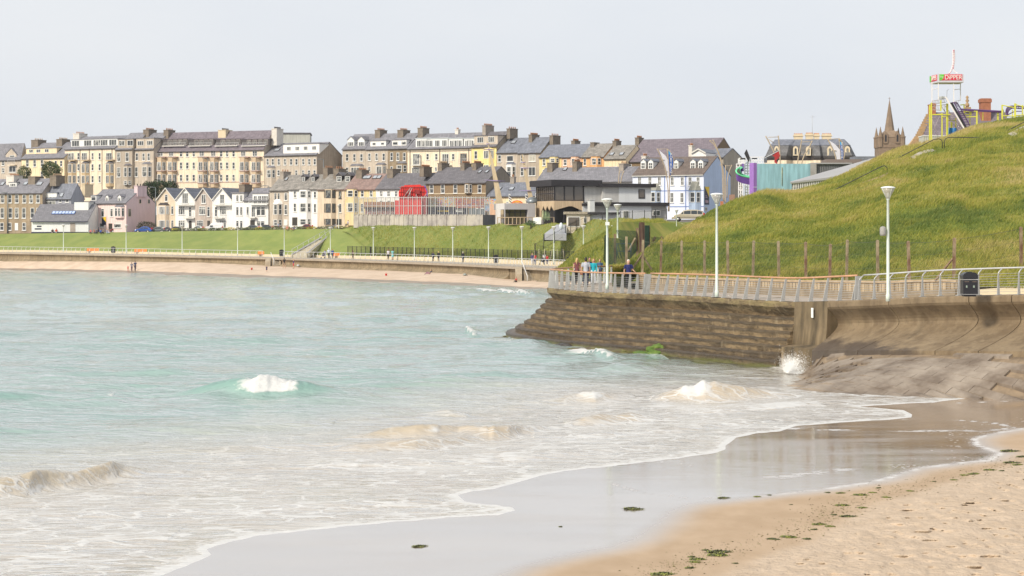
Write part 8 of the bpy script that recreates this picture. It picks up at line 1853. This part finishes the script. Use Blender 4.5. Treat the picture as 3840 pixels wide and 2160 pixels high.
rock(2440,1330,.08,1.3,.9,.22,moss,'flat green weeded rock just below the brightest one',5); rock(2530,1318,.25,.5,.6,.4,mossr,'dark rock beside the bright green weed',3)
for i,(x,y,rx,rz,m,lb) in enumerate(((2080,1284,1.7,.16,mossr,'flat olive rock nearest the pier tip'),(2160,1298,1.5,.18,dk,'low wet dark rock beside the pier foot'),(2240,1310,1.8,.16,mossr,'olive slab between the dark rock and the long slab'),(2330,1322,1.9,.2,mossr,'long tilted olive slab left of the bright green weed'),(2390,1318,1.2,.2,dk,'dark flat rock by the long tilted slab'),(2570,1336,1.0,.2,dk,'dark rock right of the green weed'),(1990,1262,1.5,.12,mossr,'rock awash at the pier tip'),(2840,1358,.7,.35,dk,'dark wet rock under the spray'))): rock(x,y,.05,rx,.9,rz,m,lb,20+i)
# ---- spray
rs=np.random.RandomState(8); n=11000; c0=Wz(2965,1395,.1)
a=rs.normal(0,1,n); V=[];
ang=rs.normal(1.05,.42,n); rr_=np.abs(rs.normal(0,1,n))**.9*.50; X_=c0.x-.15+rr_*np.cos(ang)*1.0*1.15-.1; Z_=.1+rr_*np.sin(ang)*.85; Y_=c0.y+rs.normal(0,.3,n)
k=slice(0,n//8); X_[k]=c0.x+.3+rs.normal(0,.25,n//8); Z_[k]=.02+np.abs(rs.normal(0,.16,n//8))
s_=rs.uniform(.002,.008,n); dx=np.cos(ang)*s_*4; dz=np.sin(ang)*s_*4
P=np.stack([X_,Y_,Z_],1); A=np.stack([dx,0*dx,dz],1); Bv=np.stack([-dz*.2,s_*.5,dx*.2],1)
V=np.stack([P-A,P-Bv,P+A,P+Bv],1).reshape(-1,3)
o=rawmesh('spray',V,np.arange(4*n).reshape(-1,4),mat('spray_white',(.75,.76,.76),.5,.02,2),None,False); tag(o,'white burst of sea spray where a wave hits the end of the stepped wall','spray',kind='stuff')
# ---- seaweed clumps
sg=mat('weed_green',(.26,.28,.06),.6,.3,3,col2=(.12,.14,.035)); sdk=mat('weed_dark',(.07,.075,.035),.5,.3,3)
def weedmesh(seed,r,n,green):
    rr=random.Random(seed); mb=MB()
    for i in range(n):
        a=rr.uniform(0,6.28); q=r*rr.random()**.7; x,y=q*math.cos(a)*1.6,q*math.sin(a)*.9; L_=rr.uniform(.05,.16); b_=rr.uniform(0,6.28); h=rr.uniform(.01,.07)*(1-q/r*.6)*(r/.25)
        w_=rr.uniform(.008,.022); c_,s2=math.cos(b_),math.sin(b_)
        p=[(x,y,.005),(x+c_*L_*.5,y+s2*L_*.5,h+.01),(x+c_*L_,y+s2*L_,.004)]
        mb.add([(p[0][0]-s2*w_,p[0][1]+c_*w_,p[0][2]),(p[0][0]+s2*w_,p[0][1]-c_*w_,p[0][2]),(p[1][0]+s2*w_,p[1][1]-c_*w_,p[1][2]+rr.uniform(0,.02)),(p[1][0]-s2*w_,p[1][1]+c_*w_,p[1][2]),(p[2][0],p[2][1],p[2][2])],[(0,1,2,3),(3,2,4)],0 if rr.random()<green else 1)
    return mb.mesh('seaweed',[sg,sdk])
wm_=[weedmesh(1,.17,150,.7),weedmesh(2,.11,80,.9),weedmesh(3,.22,200,.25),weedmesh(4,.08,45,.5)]
from mathutils.bvhtree import BVHTree
# debris
bt_=BVHTree.FromObject(beach,bpy.context.evaluated_depsgraph_get())
def ground(px,py):
    d=Vector(((px-CX)/F,1,-(py-HY)/F)).normalized(); h=bt_.ray_cast(Vector((0,0,CH)),d); return h[0]
WD=[(1592,1281,2,1.1,'dark seaweed lying on the wet mirror-like sand'),(1055,1375,2,.8,'small dark weed on the wet sand nearest the bottom left'),(2082,1240,3,1,'small weed clump at the edge of the last wash'),(2115,1241,0,.8,''),(2165,1246,0,1.1,'green clump below the end of the brown reflection'),(2195,1240,1,.9,''),(2230,1252,1,1,''),(2120,1272,0,1,''),(2170,1278,1,1,''),(2098,1296,3,1,''),(2133,1300,2,.9,'grey-brown weed pile at the dry sand edge'),(2060,1320,0,1,''),(2088,1325,1,1,''),(2048,1333,3,1,''),(1985,1352,0,1.1,''),(1945,1357,2,.7,''),(2030,1357,3,1.2,''),(1808,1390,2,1.2,'largest dark and green weed clump at the lower middle'),(1806,1398,0,1.3,''),(1775,1385,3,1,''),(1740,1402,3,1,''),(1755,1408,0,1,''),(1748,1415,1,1,''),(1735,1430,3,1.2,''),(1665,1446,0,1.4,''),(1850,1418,3,.8,''),(2540,1136,2,1.3,'dark weed heap at the far right water edge'),(2545,1165,2,1.1,''),(2560,1170,0,1,''),(2520,1185,3,1,''),(2490,1183,0,1,''),(2450,1193,0,1.1,''),(2425,1196,1,1,''),(2400,1208,1,.9,''),(2350,1212,3,.8,''),(2290,1236,1,.9,''),(1905,1250,1,.8,''),(1935,1246,3,.8,''),(1820,1253,2,.7,'dark weed scrap where the foam line ends'),(2210,1228,3,.9,''),(2575,1150,2,1,''),(1410,1325,3,.6,'tiny dark weed standing on the wet sand'),(1990,1270,3,.6,''),(2470,1150,3,.6,'')]
for i,(x,y,k,s_,lb) in enumerate(WD):
    g=ground(x*K,y*K)
    if g is None: continue
    o=D_.objects.new('seaweed_clump',wm_[k]); COL.objects.link(o); o.location=g; o.rotation_euler=(0,0,rnd.uniform(-.6,.6)); s_*=.62; o.scale=(s_,s_,s_*1.3)
    tag(o,lb or 'green and dark seaweed scrap along the tide line','seaweed','seaweed scraps along the tide line')

rs=np.random.RandomState(9); VV=[]
TL=np.array([(1640,1449),(1740,1425),(1800,1395),(1950,1357),(2050,1330),(2090,1300),(2140,1270),(2200,1248),(2300,1228),(2420,1198),(2520,1180),(2576,1160)],float)
for i in range(1500):
    t=rs.uniform(0,len(TL)-1.001); k=int(t); p_=TL[k]+(TL[k+1]-TL[k])*(t-k)+rs.normal(0,1,2)*np.array([46,7])+np.array([-14,-2]); g=ground(p_[0]*K,p_[1]*K)
    if g is None: continue
    a=rs.uniform(0,6.28); r=rs.uniform(.008,.035); q=rs.uniform(.3,.6); c_,s2=math.cos(a)*r,math.sin(a)*r
    VV+= [(g.x-c_,g.y-s2,g.z+.004),(g.x+s2*q,g.y-c_*q,g.z+.02),(g.x+c_,g.y+s2,g.z+.006),(g.x-s2*q,g.y+c_*q,g.z+.015)]
o=rawmesh('seaweed_litter',np.array(VV),np.arange(len(VV)).reshape(-1,4),mat('litter_weed',(.22,.22,.06),.7,.3,2,col2=(.10,.08,.04)),None,False); tag(o,'fine scattered seaweed litter along the high tide line','seaweed',kind='stuff')
# ======================================================== people
skinm=mat('skin',(.56,.33,.23),.6,.04,6); skint=mat('skin_tanned',(.42,.22,.14),.6,.04,6)
hairs={'blonde':(.50,.34,.14),'brown':(.10,.05,.025),'dark':(.02,.015,.012),'white':(.66,.64,.60),'ginger':(.30,.13,.05),'grey':(.42,.40,.37)}
def cloth(name,c): return mat('cloth_'+name,c,.85,.08,5,.004,30)
def remesh_obj(mb,name,m,vox,parent,sm=True):
    me=mb.mesh(name,m); o=D_.objects.new(name,me); COL.objects.link(o)
    md=o.modifiers.new('r','REMESH'); md.mode='VOXEL'; md.voxel_size=vox; md.use_smooth_shade=True
    s_=o.modifiers.new('s','SMOOTH'); s_.iterations=2; s_.factor=.4
    o.parent=parent; return o
def person(px,py,hpx,d,label,top,bottom,hair='brown',style='short',face=0,pose='walk',long=True,skirt=False,sleeve='short',near=False,group=None,skin=None,shorts=False,H=None,z=None,phase=1,shoes=(.05,.05,.05),lean=0,arms=None):
    """face: heading angle, 0 = facing camera, 180 = seen from behind"""
    skin=skin or skinm; Ht=H or hpx/F*d; loc=W(px,py,d)
    if z is not None: loc.z=z
    e=empty('person',loc,label,'person',group,rz=R_(face)); s=Ht; vox=.0075 if near else .022
    vox*= (Ht/1.7)
    # local axes: -y forward, x = person's left/right, z up ; unit = body height
    hipz,shz,nkz=.52,.815,.865
    if pose=='walk': st=.11*phase; legs=[[(.05,0,hipz),(.052,-st*.9,.285),(.05,-st*.55+.02 if st<0 else -st*1.0,.045)],[(-.05,0,hipz),(-.052,st*.45,.285),(-.05,st*1.35,.06)]]
    elif pose=='stand': legs=[[(.05,0,hipz),(.056,-.012,.285),(.06,.0,.04)],[(-.05,0,hipz),(-.056,-.012,.285),(-.06,.0,.04)]]
    elif pose=='wide': legs=[[(.05,0,hipz),(.085,-.012,.285),(.11,.0,.04)],[(-.05,0,hipz),(-.085,-.012,.285),(-.11,.0,.04)]]
    else: # sitting on the ground
        hipz=.06; shz=.36;nkz=.41; legs=[[(.05,0,.06),(.08,-.22,.20),(.06,-.36,.03)],[(-.05,0,.06),(-.07,-.22,.17),(-.08,-.38,.03)]]
        if pose=='recline': shz=.27;nkz=.31; legs=[[(.05,0,.06),(.07,-.24,.09),(.06,-.46,.03)],[(-.05,0,.06),(-.07,-.22,.20),(-.08,-.38,.03)]]
        if pose=='bench': hipz=.27; shz=.57; nkz=.62; legs=[[(.05,0,.27),(.07,-.24,.28),(.07,-.26,.04)],[(-.05,0,.27),(-.07,-.24,.28),(-.08,-.26,.04)]]
    by=0 if pose not in('recline',) else .16
    S=lambda p:(p[0]*s,p[1]*s,p[2]*s)
    T=lambda t,z_: (0,by*t+lean*t,z_)
    sh=[T(1,shz)[0],T(1,shz)[1],shz]
    aw=.105
    if arms is None:
        if pose in('walk','stand','wide'): 
            sw_=.07*phase if pose=='walk' else .0
            arms=[[(aw,sh[1],shz-.01),(aw+.03,sh[1]+sw_*.5,shz-.165),(aw+.025,sh[1]+sw_-.03,shz-.315)],[(-aw,sh[1],shz-.01),(-aw-.03,sh[1]-sw_*.5,shz-.165),(-aw-.025,sh[1]-sw_-.03,shz-.315)]]
        else: arms=[[(aw,sh[1],shz-.01),(aw+.03,sh[1]-.05,shz-.15),(aw-.02,-.17,shz-.17)],[(-aw,sh[1],shz-.01),(-aw-.03,sh[1]-.04,shz-.15),(-aw+.01,-.15,shz-.2)]]
    hc=Vector((0,sh[1]-.008,nkz+.068))
    mb=MB()
    tw=[(T(0,hipz-.01),(.058,.085)),(T(.2,hipz+.05),(.056,.078)),(T(.45,hipz+(shz-hipz)*.45),(.052,.068)),(T(.8,hipz+(shz-hipz)*.78),(.058,.088)),(T(1,shz),(.045,.085)),(T(1,shz+.03),(.03,.045)),(T(1,nkz+.02),(.026,.028))]
    def torso(m_,grow=0,a=0,b_=7):
        pts=[S(p) for p,_ in tw[a:b_]]; rad=[((r[0]+grow)*s,(r[1]+grow)*s) for _,r in tw[a:b_]]
        # ensure first radius along y(depth) second along x
        v=[];n=14;f=[]
        for p,r in zip(pts,rad):
            for k in range(n): t=2*math.pi*k/n; v.append((p[0]+r[1]*math.cos(t),p[1]+r[0]*math.sin(t),p[2]))
        for i in range(len(pts)-1):
            for k in range(n): f.append((i*n+k,i*n+(k+1)%n,(i+1)*n+(k+1)%n,(i+1)*n+k))
        f.append(tuple(range(n-1,-1,-1))); f.append(tuple((len(pts)-1)*n+k for k in range(n))); m_.add(v,f,0,True)
    torso(mb)
    for lg in legs:
        a,b_,c_=[Vector(S(p)) for p in lg]; mb.tube([a+Vector((0,0,.02*s)),a.lerp(b_,.5),b_,b_.lerp(c_,.35),c_],[.052*s,.043*s,.030*s,.031*s,.02*s],10); mb.ball(b_,.031*s,8,6); mb.ball(a,.055*s,8,6)
    for ar in arms:
        a,b_,c_=[Vector(S(p)) for p in ar]; mb.tube([a,a.lerp(b_,.5),b_,b_.lerp(c_,.4),c_],[.027*s,.025*s,.019*s,.019*s,.013*s],8); mb.ball(a,.029*s,8,6); mb.ball(b_,.02*s,8,6)
        dr=(c_-b_).normalized(); mb.ball(c_+dr*.025*s,(.012*s,.018*s,.026*s),8,6)
    h=hc*s; mb.ball(h,(.045*s,.055*s,.066*s),14,10); mb.ball(h+Vector((0,-.012*s,-.028*s)),(.036*s,.042*s,.042*s),12,8); mb.ball(h+Vector((0,-.055*s,-.008*s)),(.008*s,.013*s,.012*s),8,6)
    for sx in (-1,1): mb.ball(h+Vector((sx*.046*s,0,-.005*s)),(.007*s,.012*s,.016*s),6,5)
    for ar,sx in zip(arms,(1,-1)):
        b_,c_=Vector(S(ar[1])),Vector(S(ar[2])); dr=(c_-b_).normalized(); side=Vector((0,1,0)); side=(side-dr*side.dot(dr)).normalized(); nm=dr.cross(side)
        for k in range(4):
            o_=c_+dr*.036*s+side*(k-1.5)*.0105*s; ln=(.030,.036,.034,.026)[k]*s; mb.tube([o_-dr*.01*s,o_+dr*ln*.5,o_+dr*ln-nm*sx*.007*s],[.0056*s,.0052*s,.0042*s],6)
        o_=c_+dr*.012*s-side*.012*s; mb.tube([o_,o_+dr*.018*s-side*.016*s,o_+dr*.032*s-side*.021*s],[.0068*s,.006*s,.005*s],6)
    body=remesh_obj(mb,'body',skin,vox,e)
    if near:
        ey=MB(); [ey.ball(h+Vector((sx*.018*s,-.050*s,.006*s)),(.007*s,.004*s,.004*s),6,5) for sx in (-1,1)]; ey.ball(h+Vector((0,-.051*s,-.034*s)),(.013*s,.004*s,.003*s),6,4); ey.build('eyes_and_mouth',mat('features',(.12,.05,.04),.5,.05,3),e)
    # hair
    hm=mat('hair_'+hair,hairs[hair],.6,.2,40); hb=MB()
    hb.ball(h+Vector((0,.010*s,.014*s)),(.052*s,.056*s,.062*s),12,9); hb.ball(h+Vector((0,.02*s,-.012*s)),(.050*s,.048*s,.058*s),12,8)
    if style=='long': hb.tube([h+Vector((0,.03*s,.02*s)),h+Vector((0,.045*s,-.06*s)),h+Vector((0,.05*s,-.13*s)),h+Vector((.01*s,.048*s,-.175*s))],[(.05*s,.045*s),(.028*s,.052*s),(.022*s,.048*s),(.010*s,.02*s)],10); [hb.tube([h+Vector((sx*.045*s,.0,.0)),h+Vector((sx*.055*s,.0,-.08*s)),h+Vector((sx*.05*s,-.01*s,-.12*s))],[.02*s,.018*s,.008*s],6) for sx in (-1,1)]
    if style=='bun': hb.ball(h+Vector((0,.055*s,.02*s)),.028*s,8,6)
    ho=remesh_obj(hb,'hair',hm,vox*1.1,e)
    # cut hair away from face: shift back
    ho.location=(0,.012*s,.006*s)
    # top
    cb_=MB(); torso(cb_,.010,0 if long else 1,6)
    if long is True: 
        p=S(T(0,hipz-.03)); cb_.tube([p,S(T(.1,hipz+.02))],[(.068*s,.096*s),(.066*s,.09*s)],14) if False else None
    for ar in arms:
        a,b_,c_=[Vector(S(p)) for p in ar]
        if sleeve=='none': cb_.ball(a,.034*s,8,6); continue
        if sleeve=='short': q=a.lerp(b_,.72); cb_.tube([a,q],[.036*s,.034*s],9); cb_.ball(a,.037*s,8,6)
        else: cb_.tube([a,a.lerp(b_,.5),b_,c_.lerp(b_,.05)],[.036*s,.034*s,.028*s,.021*s],9); cb_.ball(a,.037*s,8,6); cb_.ball(b_,.028*s,8,6)
    remesh_obj(cb_,'shirt' if sleeve!='long' else 'jacket',cloth(*top),vox,e)
    # bottom
    tb_=MB(); 
    if skirt:
        L_=.26; v=[];n=16
        for zz,r in ((hipz+.06,.075),(hipz-.02,.10),(hipz-L_*.5,.115),(hipz-L_,.135)):
            for k in range(n): t=2*math.pi*k/n; rr=r*(1+.06*math.sin(5*t)); v.append((rr*math.cos(t)*s,rr*.85*math.sin(t)*s,zz*s))
        tb_.add(v,[(i*n+k,i*n+(k+1)%n,(i+1)*n+(k+1)%n,(i+1)*n+k) for i in range(3) for k in range(n)],0,True); tb_.build('skirt',cloth(*bottom),e)
    else:
        for lg in legs:
            a,b_,c_=[Vector(S(p)) for p in lg]; 
            if shorts: tb_.tube([a+Vector((0,0,.03*s)),a.lerp(b_,.9)],[.062*s,.055*s],10)
            else: tb_.tube([a+Vector((0,0,.03*s)),a.lerp(b_,.5),b_,b_.lerp(c_,.4),c_.lerp(b_,.03)],[.062*s,.052*s,.040*s,.037*s,.030*s],10); tb_.ball(b_,.040*s,8,6)
            tb_.ball(a,.064*s,8,6)
        torso(tb_,.006,0,2); remesh_obj(tb_,'shorts' if shorts else 'trousers',cloth(*bottom),vox,e)
    sb=MB(); 
    for lg in legs:
        c_=Vector(S(lg[2])); sb.ball(c_+Vector((0,-.03*s,-.022*s)),(.024*s,.065*s,.022*s),10,6)
    sb.build('shoes',mat('shoe_%d_%d'%(int(shoes[0]*100),int(shoes[2]*100)),shoes,.6,.05,3),e)
    return e
def deckd(px,py,off=2.2):
    """depth of near deck under a photo point"""
    z=interp([(2050,3.44),(2400,3.50),(2900,3.5)],px); return F*(CH-z)/(py-HY)
N_=dict(near=True)
gp='people walking on the near promenade'
person(2357,1086,112,deckd(2357,1086),'white-haired woman in a navy blue short-sleeved top and black trousers, alone by the railing',('navy',(.012,.018,.11)),('black',(.008,.008,.012)),'white','short',6,'walk',near=True,phase=.35,group=gp,arms=[[(.105,0,.805),(.15,.01,.66),(.20,-.05,.60)],[(-.105,0,.805),(-.14,.02,.655),(-.155,-.03,.53)]])
p=person(2164,1068,100,deckd(2164,1068),'blonde woman seen from behind with a brown shoulder bag and black leggings',('maroon_print',(.16,.05,.06)),('leggings',(.01,.01,.012)),'blonde','long',172,'walk',near=True,sleeve='none',phase=.8,group=gp)
p=person(2197,1079,113,deckd(2197,1079),'dark-haired man in a pale grey T-shirt and dark jeans seen from behind',('pale_grey',(.42,.44,.50)),('dark_jeans',(.015,.018,.045)),'dark','short',176,'walk',near=True,phase=.5,group=gp)
person(2211,1062,96,deckd(2211,1062),'dark-haired boy in a navy jacket half hidden behind the man in grey',('navy_jacket',(.012,.015,.05)),('grey_trousers',(.10,.10,.11)),'dark','short',10,'walk',near=True,sleeve='long',phase=.4,group=gp,skin=skint)
person(2226,1067,96,deckd(2226,1067),'long-haired woman in a turquoise cardigan and white jeans',('turquoise',(.01,.33,.42)),('white_jeans',(.55,.58,.64)),'ginger','long',-18,'walk',near=True,sleeve='long',phase=-.6,group=gp)
person(2250,1050,78,deckd(2250,1048),'woman in sunglasses and a blue denim jacket',('denim',(.06,.12,.22)),('dark_navy',(.02,.025,.06)),'ginger','short',0,'walk',near=True,sleeve='long',phase=.5,group=gp)
bag=MB(); bag.lathe([(.0,0),(.16,.02),(.19,.14),(.15,.28),(.06,.33),(0,.33)],12); o=bag.build('shoulder_bag',mat('leather_brown',(.30,.11,.05),.5,.1,4)); dd_=deckd(2164,1068)-.35; o.location=W(2180,1031,dd_); o.scale=(1.1,.6,1.0); tag(o,'brown leather shoulder bag of the blonde woman','bag'); MB().tube([(-.08,0,.3),(-.2,.1,.62),(-.1,.3,.7),(.05,.1,.35)],.012,5).build('strap',_m['leather_brown'],o)
gl_=MB().box(-.06,-.01,-.018,-.008,.01,.018).box(.008,-.01,-.018,.06,.01,.018).box(-.008,-.01,0,.008,.0,.012).build('sunglasses',blp); gl_.location=W(2250,982.5,deckd(2250,1048)-.16); tag(gl_,'dark sunglasses worn by the woman in the denim jacket','sunglasses')
gm_='people walking on the far promenade'
FP=[(2167,1003,51,232,'long-haired woman in a pale dress with her back turned, left of the purple shirt',('ivory',(.60,.50,.44)),('ivory',(.60,.50,.44)),'ginger','long',178,dict(skirt=True)),
(2186,1003,52,233,'man in a lilac shirt and khaki trousers walking away',('lilac',(.36,.28,.50)),('khaki',(.20,.17,.12)),'brown','short',180,dict(sleeve='long')),
(2190,1000,53,240,'dark-haired man hidden behind the lilac shirt',('navy2',(.02,.02,.04)),('black2',(.02,.02,.02)),'dark','short',180,{}),
(2202,1004,49,231,'white-haired woman in a white blouse',('white_b',(.62,.62,.64)),('navy3',(.03,.03,.07)),'white','short',0,dict(sleeve='long')),
(1996,995,45,283,'woman in a navy cardigan and white trousers above the taller beach stairs',('navy4',(.05,.05,.14)),('white_t',(.55,.55,.60)),'ginger','short',0,dict(sleeve='long')),
(2006,994,43,284,'child in a red top beside the woman in white trousers',('red',(.5,.02,.03)),('blue5',(.05,.07,.15)),'brown','short',-20,{}),
(2041,992,43,279,'dark-haired woman in a white top pushing a pushchair',('white_c',(.60,.62,.66)),('denim2',(.03,.05,.10)),'dark','long',170,{}),
(2052,992,36,279,'small child in red beside the pushchair',('red',(.5,.02,.03)),('navy6',(.04,.05,.12)),'ginger','short',175,{}),
(1456,974,39,334,'woman in a white T-shirt and black trousers, left of the turquoise dress',('white_d',(.62,.60,.66)),('black3',(.015,.015,.02)),'ginger','short',178,{}),
(1472,974,39,333,'woman in a turquoise dress with her back turned',('aqua',(.18,.45,.48)),('aqua',(.18,.45,.48)),'brown','short',180,dict(skirt=True)),
(1624,981,37,317,'dark-dressed man left of the blonde woman in black',('navy7',(.02,.025,.07)),('black4',(.012,.012,.015)),'brown','short',180,dict(sleeve='long')),
(1645,982,40,315,'blonde woman in black seen from behind',('black5',(.012,.012,.015)),('black4',(.012,.012,.015)),'blonde','short',180,dict(sleeve='long')),
(1736,985,42,308,'grey-haired person in a dark coat walking alone',('coat',(.015,.018,.03)),('navy8',(.02,.03,.06)),'grey','short',180,dict(sleeve='long')),
(1219,968,32,345,'girl with a pushchair beside the white-haired man',('lilac2',(.32,.34,.45)),('grey8',(.3,.3,.35)),'ginger','long',170,{}),
(1233,970,40,343,'white-haired man in a pale shirt and black trousers',('pale_blue',(.50,.55,.66)),('black6',(.015,.015,.02)),'white','short',180,dict(sleeve='long')),
(1247,969,35,343,'person in a blue jacket right of the white-haired man',('blue9',(.05,.07,.30)),('navy9',(.04,.04,.09)),'ginger','short',180,dict(sleeve='long')),
(1323,972,34,338,'slim woman in dark clothes walking alone left of the white T-shirt',('dark9',(.05,.03,.06)),('black7',(.015,.015,.02)),'brown','long',120,dict(sleeve='none'))]
for (px,py,h,d,lb,t,b_,hr,sty,fc,kw) in FP:
    person(px,py,h,d,lb,t,b_,hr,sty,fc,'walk',phase=rnd.choice((-.7,.7,.9)),group=gm_,**kw)
def pram(px,py,d,label,col):
    e=empty('pushchair',W(px,py,d),label,'pushchair'); MB().prism([(-.3,.45),(.15,.35),(.3,.6),(.2,1.0),(-.05,.95),(-.1,.6)],-.22,.22,axis='y').build('seat',cloth(*col),e); m=MB().tube([(-.35,0,.1),(.35,0,1.0)],.02,5).tube([(.3,0,.1),(-.1,0,.7)],.02,5)
    m.build('frame',blp,e)
    for x in (-.33,.3): MB().tube([(x,-.25,.1),(x,-.2,.1)],.1,10).tube([(x,.2,.1),(x,.25,.1)],.1,10).build('wheel',tyre,e)
pram(1211,969,345,'striped pushchair beside the girl on the far promenade',('stripe',(.10,.09,.12))); pram(2033,993,279,'dark pushchair pushed by the dark-haired woman',('dkpram',(.03,.03,.035)))
def sandd(px,py):
    for t in np.linspace(0,1,200):
        p=fb(t)(px)
        if HY-(p[2]-CH)/p[1]*F>=py: return p[1]-.02
    return fb(1)(px)[1]
gb_='people on the far beach'
BP=[(480,1018,22,397,'small child in pink holding hands at the left of the beach family',('pink_c',(.55,.12,.12)),('pink_d',(.5,.2,.17)),'brown','short',180,'stand',{}),
(494,1018,34,396,'woman in grey of the beach family holding a child by the hand',('grey_c',(.16,.16,.20)),('purple_c',(.08,.05,.08)),'brown','short',178,'walk',dict(sleeve='long',arms=[[(.105,0,.805),(.15,.01,.68),(.20,-.0,.60)],[(-.105,0,.805),(-.17,.02,.68),(-.25,-.0,.58)]])),
(507,1018,40,396,'tall man in dark blue at the right of the beach family',('dkblue',(.03,.04,.09)),('dk2',(.05,.04,.06)),'brown','short',170,'walk',{}),
(1000,1020,24,352,'small child in navy standing on the sand left of the shorter stairs',('navy_c',(.03,.03,.08)),('navy_c',(.03,.03,.08)),'brown','short',10,'stand',dict(shorts=True)),
(1066,1006,40,340,'man in a black T-shirt and khaki shorts with hands on hips at the stairs foot',('black_c',(.012,.012,.015)),('khaki_c',(.28,.20,.15)),'dark','short',190,'wide',dict(shorts=True,arms=[[(.105,0,.805),(.19,.03,.69),(.10,-.04,.60)],[(-.105,0,.805),(-.19,.03,.69),(-.10,-.04,.60)]])),
(1101,1007,34,340,'boy in a navy top and red shorts right of the man in black',('navy_e',(.04,.03,.10)),('redsh',(.5,.03,.04)),'ginger','short',-60,'walk',dict(shorts=True))]
for (px,py,h,d,lb,t,b_,hr,sty,fc,ps,kw) in BP: person(px,py,h,sandd(px,py),lb,t,b_,hr,sty,fc,ps,phase=.6,group=gb_,**kw)
person(1611,1028,0,sandd(1611,1028),'person with sunglasses reclining on the sand against the far sea wall',('dkblue2',(.03,.04,.08)),('patt',(.28,.14,.20)),'brown','long',-80,'recline',H=1.65,group=gb_)
person(1936,1058,0,sandd(1936,1058),'child in a red top sitting on the sand left of the taller stairs',('red_s',(.42,.05,.04)),('blk_s',(.015,.015,.015)),'dark','short',-30,'sit',H=1.25,group=gb_)
gl__='people sitting at the top of the lawn'
def bankd(px,py):
    for t in np.linspace(.4,1,120):
        p=mid(t,.02)(px)
        if HY-(p[2]-CH)/p[1]*F<=py: return p[1]-.05
    return mid(.98,.02)(px)[1]
person(211,880,0,424,'man in an orange top sitting on the bench before the white toilet block',('orng',(.55,.09,.05)),('grey_s',(.4,.4,.4)),'ginger','short',0,'bench',H=1.75,group=gl__)
person(196,880,0,424,'person in dark clothes on the left end of the bench',('blk9',(.02,.02,.02)),('pale9',(.35,.33,.3)),'dark','short',10,'bench',H=1.65,group=gl__)
cols=[('pinkA',(.55,.16,.16)),('pinkB',(.5,.22,.15)),('navyA',(.02,.03,.08)),('blueA',(.03,.12,.40)),('greenA',(.12,.13,.06)),('paleA',(.35,.42,.55))]
lbs=['person in pink at the left end of the group sitting on the lawn','second person of the lawn group, in a coral top','person in dark blue in the middle of the lawn group','person in bright blue of the lawn group','person in olive green of the lawn group','blonde person in pale blue at the right end of the lawn group']
for i,(x,c_) in enumerate(zip((340,353,364,377,388,401),cols)): person(x,875.5,0,bankd(x,875.5),lbs[i],c_,('dkA',(.05,.05,.07)) if i!=5 else ('jeansA',(.3,.36,.5)),['ginger','ginger','brown','brown','brown','blonde'][i],'short',[0,40,-20,10,-40,60][i],'sit',H=1.65,group=gl__,sleeve='short')
person(1077,863,0,bankd(1077,863),'woman in a pale red top sitting by the flower hedge, left of a pair',('crl',(.5,.2,.15)),('skn',(.4,.25,.18)),'ginger','short',0,'sit',H=1.7,group=gl__); person(1099,863,0,bankd(1099,863),'person in dark blue sitting by the flower hedge, right of a pair',('dkbl',(.05,.06,.14)),('skn',(.4,.25,.18)),'brown','short',-50,'recline',H=1.7,group=gl__)
person(1044,864,30,398,'man in a grey-blue shirt standing behind the flower hedge',('gbl',(.30,.34,.42)),('dkA',(.05,.05,.07)),'ginger','short',0,'stand',group=gl__)
person(1305,850,0,385,'person in lilac seated outside the yellow house',('lilc',(.42,.40,.55)),('dkA',(.05,.05,.07)),'brown','short',-60,'bench',H=1.7,group=gl__)
# bench, buckets, boat-shaped toys
e=empty('bench',W(212,879,425.5),'dark slatted bench before the white toilet block','bench'); MB().box(-1.2,-.2,.42,1.2,.25,.48).build('seat',wdark,e); MB().box(-1.2,.25,.55,1.2,.3,.95).build('backrest',wdark,e)
for x in (-1.05,1.0): MB().box(x,-.2,0,x+.08,.28,.42).build('leg',wdark,e)
def small(px,py,d,label,col,kind):
    m=mat('toy_%d'%int(px),col,.5,.05,2)
    if kind=='bucket': o=MB().lathe([(.12,0),(.17,.3),(.19,.32),(.15,.3),(.1,.05)],12).tube([(-.17,0,.3),(0,0,.5),(.17,0,.3)],.015,4).build('bucket',m)
    else: o=MB().lathe([(0,0),(.2,.02),(.3,.12),(.22,.26),(.1,.34),(0,.36)],10).tube([(.1,0,.2),(.4,.1,.05)],.06,5).build('bag',m)
    o.location=W(px,py,sandd(px,py)); tag(o,label,kind)
small(944,1012,352,'red bucket lying on the sand left of the child in navy',(.6,.03,.03),'bucket'); small(1448,1034,315,'bright red bucket on the sand below the far wall',(.7,.02,.02),'bucket'); small(1118,999,341,'pale bag on the sand beside the boy in red shorts',(.45,.48,.5),'bag'); small(1743,1034,296,'small grey-green bag on the sand below the dark-coated walker',(.25,.28,.26),'bag')
m=D_.materials.new('air'); m.use_nodes=True; N=m.node_tree.nodes; L=m.node_tree.links; N.remove(N['Principled BSDF'])
pv=N.new('ShaderNodeVolumePrincipled'); pv.inputs['Color'].default_value=(.93,.95,1,1); pv.inputs['Density'].default_value=.00006; pv.inputs['Anisotropy'].default_value=0; L.new(pv.outputs[0],N['Material Output'].inputs['Volume'])
hz=MB().box(-2600,-60,-130,9000,4600,60).build('haze',m); tag(hz,kind='stuff')
